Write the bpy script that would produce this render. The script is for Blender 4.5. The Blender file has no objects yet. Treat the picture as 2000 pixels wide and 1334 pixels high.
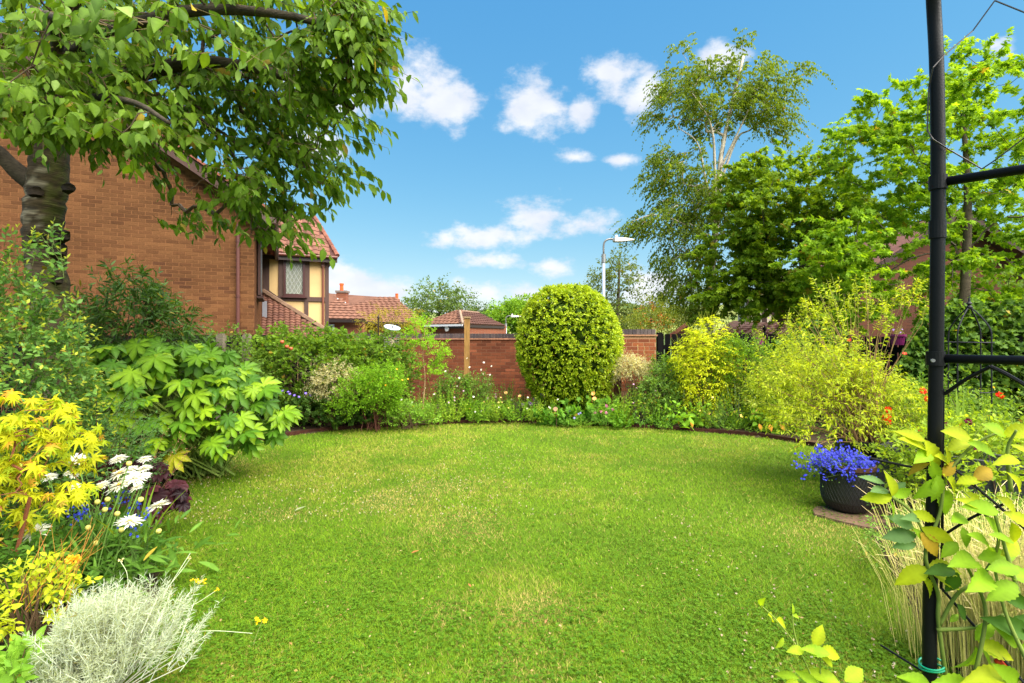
import bpy, math, random
import numpy as np
from mathutils import Matrix, Vector

# ------------------------------------------------------------------ camera, sky, sun, exposure
scene = bpy.context.scene
COL = scene.collection
EYE = 1.6                       # eye height over the lawn
HORIZON, FPX = 655.0, 1000.0    # where the horizon sits in the 2000 px photograph, focal length in its pixels
cam_data = bpy.data.cameras.new('camera')
cam_data.sensor_width = 36.0
cam_data.lens = 18.0
cam_data.shift_y = -0.006
cam_data.clip_start = 0.05
cam_data.clip_end = 6000.0
cam = bpy.data.objects.new('camera', cam_data)
cam.location = (0, 0, EYE)
cam.rotation_euler = (math.radians(90), 0, 0)
COL.objects.link(cam)
scene.camera = cam

SUN_EL, SUN_AZ = math.radians(56), math.radians(130)   # azimuth clockwise from +Y (straight ahead): behind, to the right
sun_dir = Vector((math.sin(SUN_AZ) * math.cos(SUN_EL), math.cos(SUN_AZ) * math.cos(SUN_EL), math.sin(SUN_EL)))
sun_data = bpy.data.lights.new('sun', 'SUN')
sun_data.energy = 3.0
sun_data.angle = math.radians(80)
sun_data.color = (1.0, 0.94, 0.84)
sun = bpy.data.objects.new('sun', sun_data)
sun.rotation_euler = sun_dir.to_track_quat('Z', 'Y').to_euler()
sun.location = (4, -4, 12)
COL.objects.link(sun)

scene.view_settings.view_transform = 'Standard'
scene.view_settings.look = 'None'
scene.view_settings.exposure = 2.45
scene.view_settings.gamma = 1.0
scene.view_settings.use_curve_mapping = False

world = bpy.data.worlds.new('World')
scene.world = world
world.use_nodes = True
NT = world.node_tree
NT.nodes.clear()

def node(nt, kind, **kw):
    n = nt.nodes.new(kind)
    for k, v in kw.items():
        setattr(n, k, v)
    return n

def mth(nt, op, a, b=None, c=None, clamp=False):
    n = nt.nodes.new('ShaderNodeMath')
    n.operation = op
    n.use_clamp = clamp
    for i, s in enumerate((a, b, c)):
        if s is None:
            continue
        if isinstance(s, (int, float)):
            n.inputs[i].default_value = s
        else:
            nt.links.new(s, n.inputs[i])
    return n.outputs[0]

def build_world():
    nt, lk = NT, NT.links
    sky = node(nt, 'ShaderNodeTexSky', sky_type='NISHITA', sun_disc=False)
    sky.sun_elevation = SUN_EL
    sky.sun_rotation = SUN_AZ
    sky.altitude = 60
    sky.air_density = 1.0
    sky.dust_density = 0.05
    sky.ozone_density = 2.2
    hs = node(nt, 'ShaderNodeHueSaturation')
    hs.inputs['Saturation'].default_value = 1.12
    hs.inputs['Hue'].default_value = 0.496
    lk.new(sky.outputs[0], hs.inputs['Color'])
    # exposed as in the photograph: the bright horizon held back, each channel on its own curve
    sp = node(nt, 'ShaderNodeSeparateColor')
    cb = node(nt, 'ShaderNodeCombineColor')
    lk.new(hs.outputs[0], sp.inputs[0])
    for k, (gain, pw) in enumerate(((0.46, 0.95), (0.92, 0.576), (1.66, 0.29))):
        lk.new(mth(nt, 'MULTIPLY', mth(nt, 'POWER', sp.outputs[k], pw), gain), cb.inputs[k])
    tc = node(nt, 'ShaderNodeTexCoord')
    sep = node(nt, 'ShaderNodeSeparateXYZ')
    lk.new(tc.outputs['Generated'], sep.inputs[0])
    x, y, z = sep.outputs
    # angles of the direction: azimuth as tan on the +Y side, height as slope
    yy = mth(nt, 'MAXIMUM', y, 0.05)
    u = mth(nt, 'DIVIDE', x, yy)
    v = mth(nt, 'DIVIDE', z, yy)
    n1 = node(nt, 'ShaderNodeTexNoise')
    n1.inputs['Scale'].default_value = 11.0
    n1.inputs['Detail'].default_value = 9.0
    n1.inputs['Roughness'].default_value = 0.62
    mp = node(nt, 'ShaderNodeMapping')
    mp.inputs['Scale'].default_value = (1.0, 1.0, 1.7)
    mp.inputs['Location'].default_value = (0.35, 0.2, 0.1)
    lk.new(tc.outputs['Generated'], mp.inputs[0])
    lk.new(mp.outputs[0], n1.inputs['Vector'])
    clouds = [(650, 165, 110, 80), (790, 160, 95, 85), (880, 205, 85, 48), (620, 280, 70, 50), (1035, 205, 78, 66), (1140, 218, 34, 34),
              (1200, 150, 66, 50), (1262, 175, 66, 58), (1400, 112, 56, 36), (1125, 308, 46, 20), (1212, 312, 44, 18),
              (1045, 425, 86, 40), (1140, 436, 72, 34), (960, 462, 104, 30), (955, 510, 68, 22), (1080, 520, 44, 22),
              (660, 545, 95, 48), (750, 572, 95, 30), (950, 572, 80, 32), (1025, 584, 60, 26), (1270, 560, 60, 46), (1955, 95, 46, 34)]
    best, shade = None, None
    for (px, py, rx, ry) in clouds:
        du = mth(nt, 'DIVIDE', mth(nt, 'SUBTRACT', u, (px - 1000) / FPX), rx / FPX)
        dv = mth(nt, 'DIVIDE', mth(nt, 'SUBTRACT', v, (HORIZON - py) / FPX), ry / FPX)
        d2 = mth(nt, 'ADD', mth(nt, 'MULTIPLY', du, du), mth(nt, 'MULTIPLY', dv, dv))
        b = mth(nt, 'SUBTRACT', 1.0, mth(nt, 'SQRT', d2))
        sh = mth(nt, 'SUBTRACT', b, mth(nt, 'MULTIPLY', dv, -0.0))
        best = b if best is None else mth(nt, 'SMOOTH_MAX', best, b, 0.18)
    # elsewhere in the sky: scattered fair-weather cloud of the same kind
    n2 = node(nt, 'ShaderNodeTexNoise')
    n2.inputs['Scale'].default_value = 3.2
    n2.inputs['Detail'].default_value = 2.0
    lk.new(mp.outputs[0], n2.inputs['Vector'])
    gen = mth(nt, 'MULTIPLY', mth(nt, 'SUBTRACT', n2.outputs[0], 0.60), 4.0)
    au = mth(nt, 'ABSOLUTE', u)
    outside = mth(nt, 'GREATER_THAN', mth(nt, 'MAXIMUM', au, v), 1.25)
    behind = mth(nt, 'LESS_THAN', y, 0.02)
    out = mth(nt, 'MAXIMUM', outside, behind)
    field = mth(nt, 'ADD', mth(nt, 'MULTIPLY', gen, out), mth(nt, 'MULTIPLY', best, mth(nt, 'SUBTRACT', 1.0, out)))
    nz = mth(nt, 'MULTIPLY', mth(nt, 'SUBTRACT', n1.outputs[0], 0.5), 3.2)
    dens = node(nt, 'ShaderNodeMapRange', interpolation_type='SMOOTHSTEP')
    dens.inputs['From Min'].default_value = 0.02
    dens.inputs['From Max'].default_value = 0.95
    dens.inputs['To Max'].default_value = 0.93
    lk.new(mth(nt, 'ADD', mth(nt, 'ADD', field, 0.14), nz), dens.inputs['Value'])
    # cloud tops white, their thicker middles a little greyer
    n3 = node(nt, 'ShaderNodeTexNoise')
    n3.inputs['Scale'].default_value = 14.0
    n3.inputs['Detail'].default_value = 5.0
    lk.new(mp.outputs[0], n3.inputs['Vector'])
    cr = node(nt, 'ShaderNodeMix', data_type='RGBA')
    cr.inputs['A'].default_value = (2.45, 2.58, 2.9, 1)
    cr.inputs['B'].default_value = (3.2, 3.22, 3.3, 1)
    lk.new(mth(nt, 'MULTIPLY', mth(nt, 'SUBTRACT', n3.outputs[0], 0.3), 2.2, clamp=True), cr.inputs['Factor'])
    mix = node(nt, 'ShaderNodeMix', data_type='RGBA')
    lk.new(dens.outputs[0], mix.inputs['Factor'])
    lk.new(cb.outputs[0], mix.inputs['A'])
    lk.new(cr.outputs['Result'], mix.inputs['B'])
    bg = node(nt, 'ShaderNodeBackground')
    bg.inputs['Strength'].default_value = 0.063
    lk.new(mix.outputs['Result'], bg.inputs['Color'])
    wo = node(nt, 'ShaderNodeOutputWorld')
    lk.new(bg.outputs[0], wo.inputs['Surface'])
build_world()

# ------------------------------------------------------------------ helpers
rng = np.random.default_rng(7)
random.seed(7)
UP = np.array([0., 0., 1.])
SUNV = np.array(sun_dir)

def srgb(r, g, b):
    f = lambda c: (c / 255 / 12.92) if c / 255 <= 0.04045 else ((c / 255 + 0.055) / 1.055) ** 2.4
    return np.array([f(r), f(g), f(b)])

def P(px, py, Y):
    """the point seen at that place of the photograph, Y metres ahead of the camera"""
    return np.array([(px - 1000) / FPX * Y, Y, EYE - (py - HORIZON) / FPX * Y])

def G(px, Y, z=0.0):
    return np.array([(px - 1000) / FPX * Y, Y, z])

def unit(a):
    a = np.asarray(a, float)
    return a / np.maximum(np.linalg.norm(a, axis=-1, keepdims=True), 1e-9)

def mesh_data(name, V, F, C, mat, smooth=False):
    me = bpy.data.meshes.new(name)
    V = np.asarray(V, np.float32)
    me.vertices.add(len(V))
    me.vertices.foreach_set('co', V.ravel())
    loops = np.concatenate([f.ravel() for f in F]).astype(np.int32)
    tot = np.concatenate([np.full(len(f), f.shape[1], np.int32) for f in F])
    start = np.concatenate([[0], np.cumsum(tot)[:-1]]).astype(np.int32)
    me.loops.add(len(loops))
    me.loops.foreach_set('vertex_index', loops)
    me.polygons.add(len(tot))
    me.polygons.foreach_set('loop_start', start)
    me.polygons.foreach_set('loop_total', tot)
    soft = smooth or mat.name in ('leaf_blade', 'waxy_leaf', 'grass_blade', 'petal', 'far_land')
    me.polygons.foreach_set('use_smooth', np.full(len(tot), soft))
    me.update(calc_edges=True)
    at = me.attributes.new('col', 'FLOAT_COLOR', 'POINT')
    C4 = np.ones((len(V), 4), np.float32)
    C4[:, :3] = C
    at.data.foreach_set('color', C4.ravel())
    me.materials.append(mat)
    return me

class Bag:
    """collects shapes in world space; build() makes them ONE mesh"""
    def __init__(self):
        self.V, self.F, self.C, self.n = [], [], [], 0
    def add(self, V, F, C):
        V = np.asarray(V, float).reshape(-1, 3)
        self.V.append(V)
        for f in F:
            self.F.append(np.asarray(f, np.int64) + self.n)
        C = np.asarray(C, float)
        self.C.append(np.broadcast_to(C, (len(V), 3)) if C.ndim == 1 else C)
        self.n += len(V)
        return self
    def data(self, name, mat, origin=(0, 0, 0), smooth=False):
        V = np.concatenate(self.V) - np.asarray(origin)
        by = {}
        for f in self.F:
            by.setdefault(f.shape[1], []).append(f)
        return mesh_data(name, V, [np.concatenate(v) for v in by.values()], np.concatenate(self.C), mat, smooth)

def obj(name, me, parent=None, loc=(0, 0, 0)):
    o = bpy.data.objects.new(name, me)
    COL.objects.link(o)
    if parent is not None:
        o.parent = parent
    o.location = loc
    return o

def worldloc(o):
    p = np.array(o.location)
    while o.parent is not None:
        o = o.parent
        p = p + np.array(o.location)
    return p

def part(name, bag, mat, parent, kind=None, smooth=False, label=None):
    o = obj(name, bag.data(name, mat, worldloc(parent), smooth), parent)
    if kind:
        o['kind'] = kind
    if label:
        o['label'] = label
    return o

LABELS = {}
def tag(o, label, cat, group=None):
    if label in LABELS and not (group and LABELS[label] == group):
        print('DUPLICATE LABEL', label)
    LABELS[label] = group
    o['label'] = label
    o['category'] = cat
    if group:
        o['group'] = group
    return o

def thing(name, label, cat, loc, group=None):
    o = bpy.data.objects.new(name, None)
    o.empty_display_size = 0.05
    COL.objects.link(o)
    o.location = tuple(float(v) for v in loc)
    return tag(o, label, cat, group)

def single(name, bag, mat, label, cat, loc, group=None, smooth=False):
    o = obj(name, bag.data(name, mat, loc, smooth), None, tuple(float(v) for v in loc))
    return tag(o, label, cat, group)

def struct(name, bag, mat, smooth=False):
    o = obj(name, bag.data(name, mat, (0, 0, 0), smooth))
    o['kind'] = 'structure'
    return o

# --- shapes
BOXF = np.array([[0, 3, 2, 1], [4, 5, 6, 7], [0, 1, 5, 4], [1, 2, 6, 5], [2, 3, 7, 6], [3, 0, 4, 7]])
def obox(bag, o, ex, ey, ez, C):
    """box from corner o with edge vectors ex, ey, ez"""
    o, ex, ey, ez = (np.asarray(v, float) for v in (o, ex, ey, ez))
    V = [o, o + ex, o + ex + ey, o + ey, o + ez, o + ex + ez, o + ex + ey + ez, o + ey + ez]
    return bag.add(V, [BOXF], C)
def box(bag, lo, hi, C):
    lo, hi = np.asarray(lo, float), np.asarray(hi, float)
    d = hi - lo
    return obox(bag, lo, (d[0], 0, 0), (0, d[1], 0), (0, 0, d[2]), C)
def cbox(bag, c, ax, ay, az, sx, sy, sz, C):
    ax, ay, az = unit(ax), unit(ay), unit(az)
    o = np.asarray(c) - ax * sx / 2 - ay * sy / 2 - az * sz / 2
    return obox(bag, o, ax * sx, ay * sy, az * sz, C)
def bar(bag, a, b, w, h, C, side=(0, 0, 1)):
    """straight bar from a to b, w across and h along `side`"""
    a, b = np.asarray(a, float), np.asarray(b, float)
    d = unit(b - a)
    s = np.asarray(side, float)
    s = unit(s - d * np.dot(s, d))
    w_ = np.cross(d, s)
    return obox(bag, a - w_ * w / 2 - s * h / 2, b - a, w_ * w, s * h, C)

def tube(bag, path, rad, C, sides=8, caps=True, wob=0.0):
    path = np.asarray(path, float)
    m = len(path)
    rad = np.broadcast_to(np.asarray(rad, float), (m,))
    T = np.gradient(path, axis=0)
    T = unit(T)
    ref = np.array([0., 0., 1.]) if abs(T[0, 2]) < 0.9 else np.array([1., 0., 0.])
    V = []
    u = unit(np.cross(T[0], ref))
    for i in range(m):
        u = unit(u - T[i] * np.dot(u, T[i]))
        w = np.cross(T[i], u)
        a = np.arange(sides) / sides * 2 * math.pi
        r = rad[i] * (1 + wob * rng.normal(size=sides)) if wob else rad[i]
        V.append(path[i] + (np.cos(a) * r)[:, None] * u + (np.sin(a) * r)[:, None] * w)
    V = np.concatenate(V)
    F = []
    i0 = np.arange(m - 1)[:, None] * sides
    j = np.arange(sides)[None, :]
    j2 = (j + 1) % sides
    F.append(np.stack([i0 + j, i0 + j2, i0 + sides + j2, i0 + sides + j], -1).reshape(-1, 4))
    if caps:
        F.append(np.arange(sides)[::-1].reshape(1, -1))
        F.append((np.arange(sides) + (m - 1) * sides).reshape(1, -1))
    return bag.add(V, F, C)

def smooth_path(pts, n=24):
    """Catmull-Rom through the points"""
    p = np.asarray(pts, float)
    p = np.vstack([2 * p[0] - p[1], p, 2 * p[-1] - p[-2]])
    out = []
    k = len(p) - 3
    for q in np.linspace(0, k, n):
        i = min(int(q), k - 1)
        t = q - i
        a, b, c, d = p[i:i + 4]
        out.append(0.5 * (2 * b + (c - a) * t + (2 * a - 5 * b + 4 * c - d) * t * t + (-a + 3 * b - 3 * c + d) * t ** 3))
    return np.array(out)

def sticks(bag, A, B, ra, rb, C, bend=None):
    """many thin three-sided stems at once, each with one bend"""
    A, B = np.asarray(A, float), np.asarray(B, float)
    n = len(A)
    if n == 0:
        return bag
    M = (A + B) / 2 + (bend if bend is not None else 0)
    d = unit(B - A)
    ref = np.where(np.abs(d[:, 2:3]) < 0.9, UP, np.array([1., 0, 0]))
    u = unit(np.cross(d, ref))
    w = np.cross(d, u)
    V = np.zeros((n, 9, 3))
    for k, (c, r) in enumerate(((A, ra), (M, (np.asarray(ra) + rb) / 2), (B, rb))):
        r = np.broadcast_to(np.asarray(r, float), (n,))[:, None]
        for j in range(3):
            a = j * 2.0944
            V[:, k * 3 + j] = c + r * (math.cos(a) * u + math.sin(a) * w)
    f = []
    for k in range(2):
        for j in range(3):
            f.append([k * 3 + j, k * 3 + (j + 1) % 3, k * 3 + 3 + (j + 1) % 3, k * 3 + 3 + j])
    F = (np.array(f)[None] + (np.arange(n) * 9)[:, None, None]).reshape(-1, 4)
    C = np.asarray(C, float)
    if C.ndim == 2:
        C = np.repeat(C, 9, axis=0)
    return bag.add(V.reshape(-1, 3), [F], C)

def lathe(bag, prof, C, c=(0, 0, 0), n=24):
    """prof: (radius, height) from bottom to top"""
    c = np.asarray(c, float)
    a = np.arange(n) / n * 2 * math.pi
    V = np.concatenate([np.stack([r * np.cos(a), r * np.sin(a), np.full(n, h)], 1) for r, h in prof]) + c
    m = len(prof)
    i0 = np.arange(m - 1)[:, None] * n
    j = np.arange(n)[None]
    j2 = (j + 1) % n
    F = np.stack([i0 + j, i0 + j2, i0 + n + j2, i0 + n + j], -1).reshape(-1, 4)
    return bag.add(V, [F], C)

# --- leaves: templates with the stalk at the origin, the blade along +Y, its upper side +Z: (verts, faces, tint)
def ovate(w=0.5, seg=4, fold=0.08, curl=0.12, p=0.8, rib=1.25, wav=0.0, ser=0.0):
    V, T = [], []
    for i in range(seg + 1):
        t = i / seg
        hw = w / 2 * math.sin(math.pi * min(1, t ** p)) if 0 < i < seg else (0.02 if i == 0 else 0.004)
        hw *= 1 + ser * (1 if i % 2 else -1)
        z = -curl * t * t
        q = wav * (1 if i % 2 else -1)
        V += [(-hw, t, z + fold * hw * 2 + q), (0, t, z), (hw, t, z + fold * hw * 2 - q)]
        T += [1 + .07 * (i % 2), rib, 0.97 + .07 * (i % 2)]
    F = []
    for i in range(seg):
        a = i * 3
        F += [(a, a + 1, a + 4, a + 3), (a + 1, a + 2, a + 5, a + 4)]
    return np.array(V), [np.array(F)], np.array(T)

def diamond(w=0.5, fold=0.1, at=0.45):
    V = np.array([(0, 0, 0), (w / 2, at, fold * w), (0, 1, -0.08), (-w / 2, at, fold * w)])
    return V, [np.array([(0, 1, 2), (0, 2, 3)])], np.array([1.1, 1, 1, 0.95])

def palmate(nl=7, spread=250, sinus=0.4, sh=0.66, width=0.55, droop=0.2, short=0.5, rib=1.3, ripple=0.04):
    ang = np.radians(np.linspace(-spread / 2, spread / 2, nl))
    da = ang[1] - ang[0]
    V, T, F3, F4 = [(0, 0, 0)], [rib], [], []
    R = 1 - short * (np.abs(ang) / ang[-1]) ** 1.6
    def pt(r, a, z=0.0):
        return (r * math.sin(a), r * math.cos(a), -droop * r * r + z)
    sin_i = []
    for i in range(nl + 1):
        a = ang[0] - da * 0.5 + i * da
        r = sinus * min(R[max(0, i - 1)], R[min(nl - 1, i)])
        sin_i.append(len(V)); V.append(pt(r, a, ripple)); T.append(0.95)
    for i in range(nl):
        a, r = ang[i], R[i]
        k = len(V)
        V.append(pt(r * 0.55, a, -ripple * 0.5)); T.append(rib)
        V.append(pt(r * sh, a - da * width, ripple)); T.append(1.0)
        V.append(pt(r, a, -ripple)); T.append(1.02)
        V.append(pt(r * sh, a + da * width, ripple)); T.append(0.97)
        F4 += [(0, k, k + 1, sin_i[i]), (0, sin_i[i + 1], k + 3, k)]
        F3 += [(k, k + 2, k + 1), (k, k + 3, k + 2)]
    V = np.array(V)
    # turn faces upward
    return V, [np.array(F4), np.array(F3)], np.array(T)

def scatter(bag, tm, Pp, D, N, S, C, W=None):
    tv, tf, tt = tm
    n, k = len(Pp), len(tv)
    if n == 0:
        return bag
    D = unit(D)
    N = unit(N - D * np.sum(N * D, 1, keepdims=True))
    X = np.cross(D, N)
    S = np.broadcast_to(np.asarray(S, float), (n,))[:, None, None]
    W = rng.uniform(.78, 1.18, n)[:, None, None] if W is None else np.asarray(W)[:, None, None]
    V = Pp[:, None] + S * (tv[None, :, 0:1] * W * X[:, None] + tv[None, :, 1:2] * D[:, None] + tv[None, :, 2:3] * N[:, None])
    F = [(f[None] + (np.arange(n) * k)[:, None, None]).reshape(-1, f.shape[1]) for f in tf]
    C = np.broadcast_to(np.asarray(C, float), (n, 3))
    return bag.add(V.reshape(-1, 3), F, (C[:, None] * tt[None, :, None]).reshape(-1, 3))

def template_mesh(name, tm, mat):
    v, f, t = tm
    return mesh_data(name, v, f, np.repeat(t[:, None], 3, 1), mat)

def in_view(Pp, m=30):
    Y = np.maximum(Pp[:, 1], 0.05)
    px = 1000 + Pp[:, 0] / Y * FPX
    py = HORIZON + (EYE - Pp[:, 2]) / Y * FPX
    return (Pp[:, 1] > 0.3) & (px > -m) & (px < 2000 + m) & (py > -m) & (py < 1334 + m)

def place_leaves(parent, me, name, Pp, D, N, S, C, loc):
    """each leaf an object of its own, sharing one mesh"""
    D = unit(D)
    N = unit(N - D * np.sum(N * D, 1, keepdims=True))
    X = np.cross(D, N) * rng.uniform(.78, 1.15, (len(Pp), 1))
    N = N * rng.uniform(.5, 2.0, (len(Pp), 1))
    S = np.broadcast_to(np.asarray(S, float), (len(Pp),))
    for i in range(len(Pp)):
        o = bpy.data.objects.new(name, me)
        s = S[i]
        q = Pp[i] - loc
        o.parent = parent
        o.matrix_basis = Matrix(((X[i][0] * s, D[i][0] * s, N[i][0] * s, q[0]), (X[i][1] * s, D[i][1] * s, N[i][1] * s, q[1]),
                                 (X[i][2] * s, D[i][2] * s, N[i][2] * s, q[2]), (0, 0, 0, 1)))
        o.color = (C[i][0], C[i][1], C[i][2], 1)
        COL.objects.link(o)

def leaves(parent, tm, arrays, mat, loc, limit=300, name='leaf', mass='foliage', minpx=10, low=None):
    """the leaves that show largest as parts, the rest as one mass of real leaves"""
    Pp, D, N, S, C = arrays
    px = S / np.maximum(Pp[:, 1], 0.2) * FPX
    ok = in_view(Pp) & (px >= minpx)
    idx = np.where(ok)[0]
    if limit and len(idx):
        # nearest of those in view, in front of the rest
        idx = idx[np.argsort(-(px[idx]))][:limit]
        me = template_mesh(name, tm, mat)
        place_leaves(parent, me, name, Pp[idx], D[idx], N[idx], S[idx], C[idx], loc)
    else:
        idx = np.array([], int)
    rest = np.ones(len(Pp), bool)
    rest[idx] = False
    if rest.any():
        b = Bag()
        scatter(b, low or tm, Pp[rest], D[rest], N[rest], S[rest], C[rest])
        o = obj(mass, b.data(mass, mat, loc), parent)
        o['kind'] = 'stuff'

def mixcol(c1, c2, t):
    t = np.asarray(t)[..., None]
    return np.asarray(c1) * (1 - t) + np.asarray(c2) * t

def sprigs(O, A, L, K, size, c1, c2, droop=0.25, ang=55, planar=False, face_up=0.7, jit=0.25, hang=0.0, sv=0.25, tip=None, spread_t=(0.15, 1.0), age=.012):
    """leaves set along many shoots: O bases, A directions, L lengths, K leaves on each"""
    n = len(O)
    A = unit(A)
    L = np.broadcast_to(np.asarray(L, float), (n,))[:, None, None]
    t = np.linspace(spread_t[0], spread_t[1], K)[None, :, None] + rng.normal(0, 0.3 / K, (n, K, 1))
    pos = O[:, None] + A[:, None] * L * t - UP * droop * L * t * t
    ax = unit(A[:, None] - UP * 2 * droop * t)
    ref = np.where(np.abs(A[:, 2:3]) < 0.95, UP, np.array([1., 0, 0]))
    u = unit(np.cross(A, ref))
    v = np.cross(u, A)
    k = np.arange(K)[None]
    phi = (k % 2) * math.pi + rng.normal(0, 0.35, (n, K)) if planar else k * 2.399 + rng.uniform(0, 6.28, (n, 1)) + rng.normal(0, 0.3, (n, K))
    rad = np.cos(phi)[..., None] * u[:, None] + np.sin(phi)[..., None] * v[:, None]
    a = np.radians(ang) * (1 - 0.75 * (t > 0.93))
    D = unit(ax * np.cos(a) + rad * np.sin(a) + rng.normal(0, jit, (n, K, 3)) - UP * hang)
    N = unit((UP * .65 + SUNV * .6) * face_up + rad * 0.3 * (1 - planar) + ax * -0.1 + rng.normal(0, jit + 0.1, (n, K, 3)))
    S = size * (1 + sv * rng.uniform(-1, 1, (n, K))) * np.clip(1.15 - 0.45 * t[..., 0], 0.5, 1.2)
    C = mixcol(c1, c2, np.clip(0.5 * rng.uniform(0, 1, (n, 1)) + 0.5 * rng.uniform(0, 1, (n, K)), 0, 1))
    C = C * 1.12
    old = rng.uniform(0, 1, (n, K)) < age
    C[old] = np.array((.34, .25, .03)) * rng.uniform(.5, 1.2, (old.sum(), 1))
    if tip is not None:
        C = C * (1 - (t > 0.85)) + np.asarray(tip) * (t > 0.85)
    return pos.reshape(-1, 3), D.reshape(-1, 3), N.reshape(-1, 3), S.ravel(), C.reshape(-1, 3)

def cat(*arrs):
    return tuple(np.concatenate(x) for x in zip(*arrs))

def lump(D, seed, amp):
    r = np.random.default_rng(seed)
    s = np.zeros(len(D))
    for f in (2.0, 3.5, 6.0):
        for _ in range(3):
            w = r.normal(size=3) * f
            s += np.sin(D @ w + r.uniform(0, 6.28)) / f
    return 1 + amp * s / 1.2

def shell(n, c, r, seed, inner=0.7, amp=0.12, zmin=-0.6, power=2.0):
    """points in the outer part of a lumpy ellipsoid and the outward direction there"""
    D = unit(rng.normal(size=(n * 3, 3)) * np.array([1, 1, 1.0]))
    D = D[D[:, 2] > zmin][:n]
    R = (inner + (1 - inner) * rng.uniform(0, 1, len(D)) ** (1 / power)) * lump(D, seed, amp)
    O = np.asarray(c) + D * np.asarray(r) * R[:, None]
    return O, unit(D / np.asarray(r))

def blobs_points(n, blobs, Y, thick):
    """points in a crown whose outline in the photograph is a union of ellipses (px, py, rx, ry)"""
    B = np.array(blobs, float)
    w = B[:, 2] * B[:, 3]
    i = rng.choice(len(B), n, p=w / w.sum())
    r = np.sqrt(rng.uniform(0, 1, n))
    a = rng.uniform(0, 2 * math.pi, n)
    dep = Y + thick * np.sqrt(1 - r * r * 0.9) * rng.uniform(-1, 1, n)
    px = B[i, 0] + B[i, 2] * r * np.cos(a)
    py = B[i, 1] + B[i, 3] * r * np.sin(a)
    return np.stack([(px - 1000) / FPX * Y, dep, EYE - (py - HORIZON) / FPX * Y], 1)

class Skeleton:
    """branches that grow from given limbs to reach target points, thickening by what they carry"""
    def __init__(self):
        self.p, self.par, self.w = [], [], []
    def limb(self, pts, parent=-1):
        for q in pts:
            self.p.append(np.asarray(q, float)); self.par.append(parent); self.w.append(0.0)
            parent = len(self.p) - 1
        return parent
    def reach(self, targets, origin, sag=0.12, cost=0.35):
        targets = np.asarray(targets)
        order = np.argsort(np.linalg.norm(targets - origin, axis=1))
        ends = {}
        for i in order:
            q = targets[i]
            PA = np.array(self.p)
            d = np.linalg.norm(PA - q, axis=1)
            back = np.linalg.norm(PA - origin, axis=1)
            j = int(np.argmin(d + cost * back * 0.3 + np.where(PA[:, 2] > q[2] + 0.5, 0.3 * d, 0)))
            a = PA[j]
            L = np.linalg.norm(q - a)
            m1 = a + (q - a) * 0.4 + UP * sag * L + rng.normal(0, 0.05 * L, 3)
            m2 = a + (q - a) * 0.75 + UP * sag * 0.7 * L + rng.normal(0, 0.04 * L, 3)
            ends[i] = self.limb([m1, m2, q] if L > 0.12 else [q], j)
        for i, e in ends.items():
            while e >= 0:
                self.w[e] += 1
                e = self.par[e]
    def build(self, bag, tip, base, C, sides=6, power=0.5, skip=0):
        wmax = max(self.w) or 1
        rad = [max(tip, base * (max(w, 0.3) / wmax) ** power) for w in self.w]
        for k, (q, j) in enumerate(zip(self.p, self.par)):
            if j < skip:
                continue
            r1, r0 = rad[k], min(rad[j], rad[k] * 1.35)
            s = sides if r0 > base * 0.15 else 4
            tube(bag, [self.p[j], q], [r0, r1], C * rng.uniform(0.8, 1.2), s, caps=False)

def value_noise(x, y, f, seed):
    r = np.random.default_rng(seed)
    Gd = r.uniform(0, 1, (64, 64))
    X, Yv = x * f + 100, y * f + 100
    i, j = np.floor(X).astype(int), np.floor(Yv).astype(int)
    a, b = X - i, Yv - j
    a, b = a * a * (3 - 2 * a), b * b * (3 - 2 * b)
    g = lambda p, q: Gd[p % 64, q % 64]
    return (g(i, j) * (1 - a) + g(i + 1, j) * a) * (1 - b) + (g(i, j + 1) * (1 - a) + g(i + 1, j + 1) * a) * b

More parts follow.
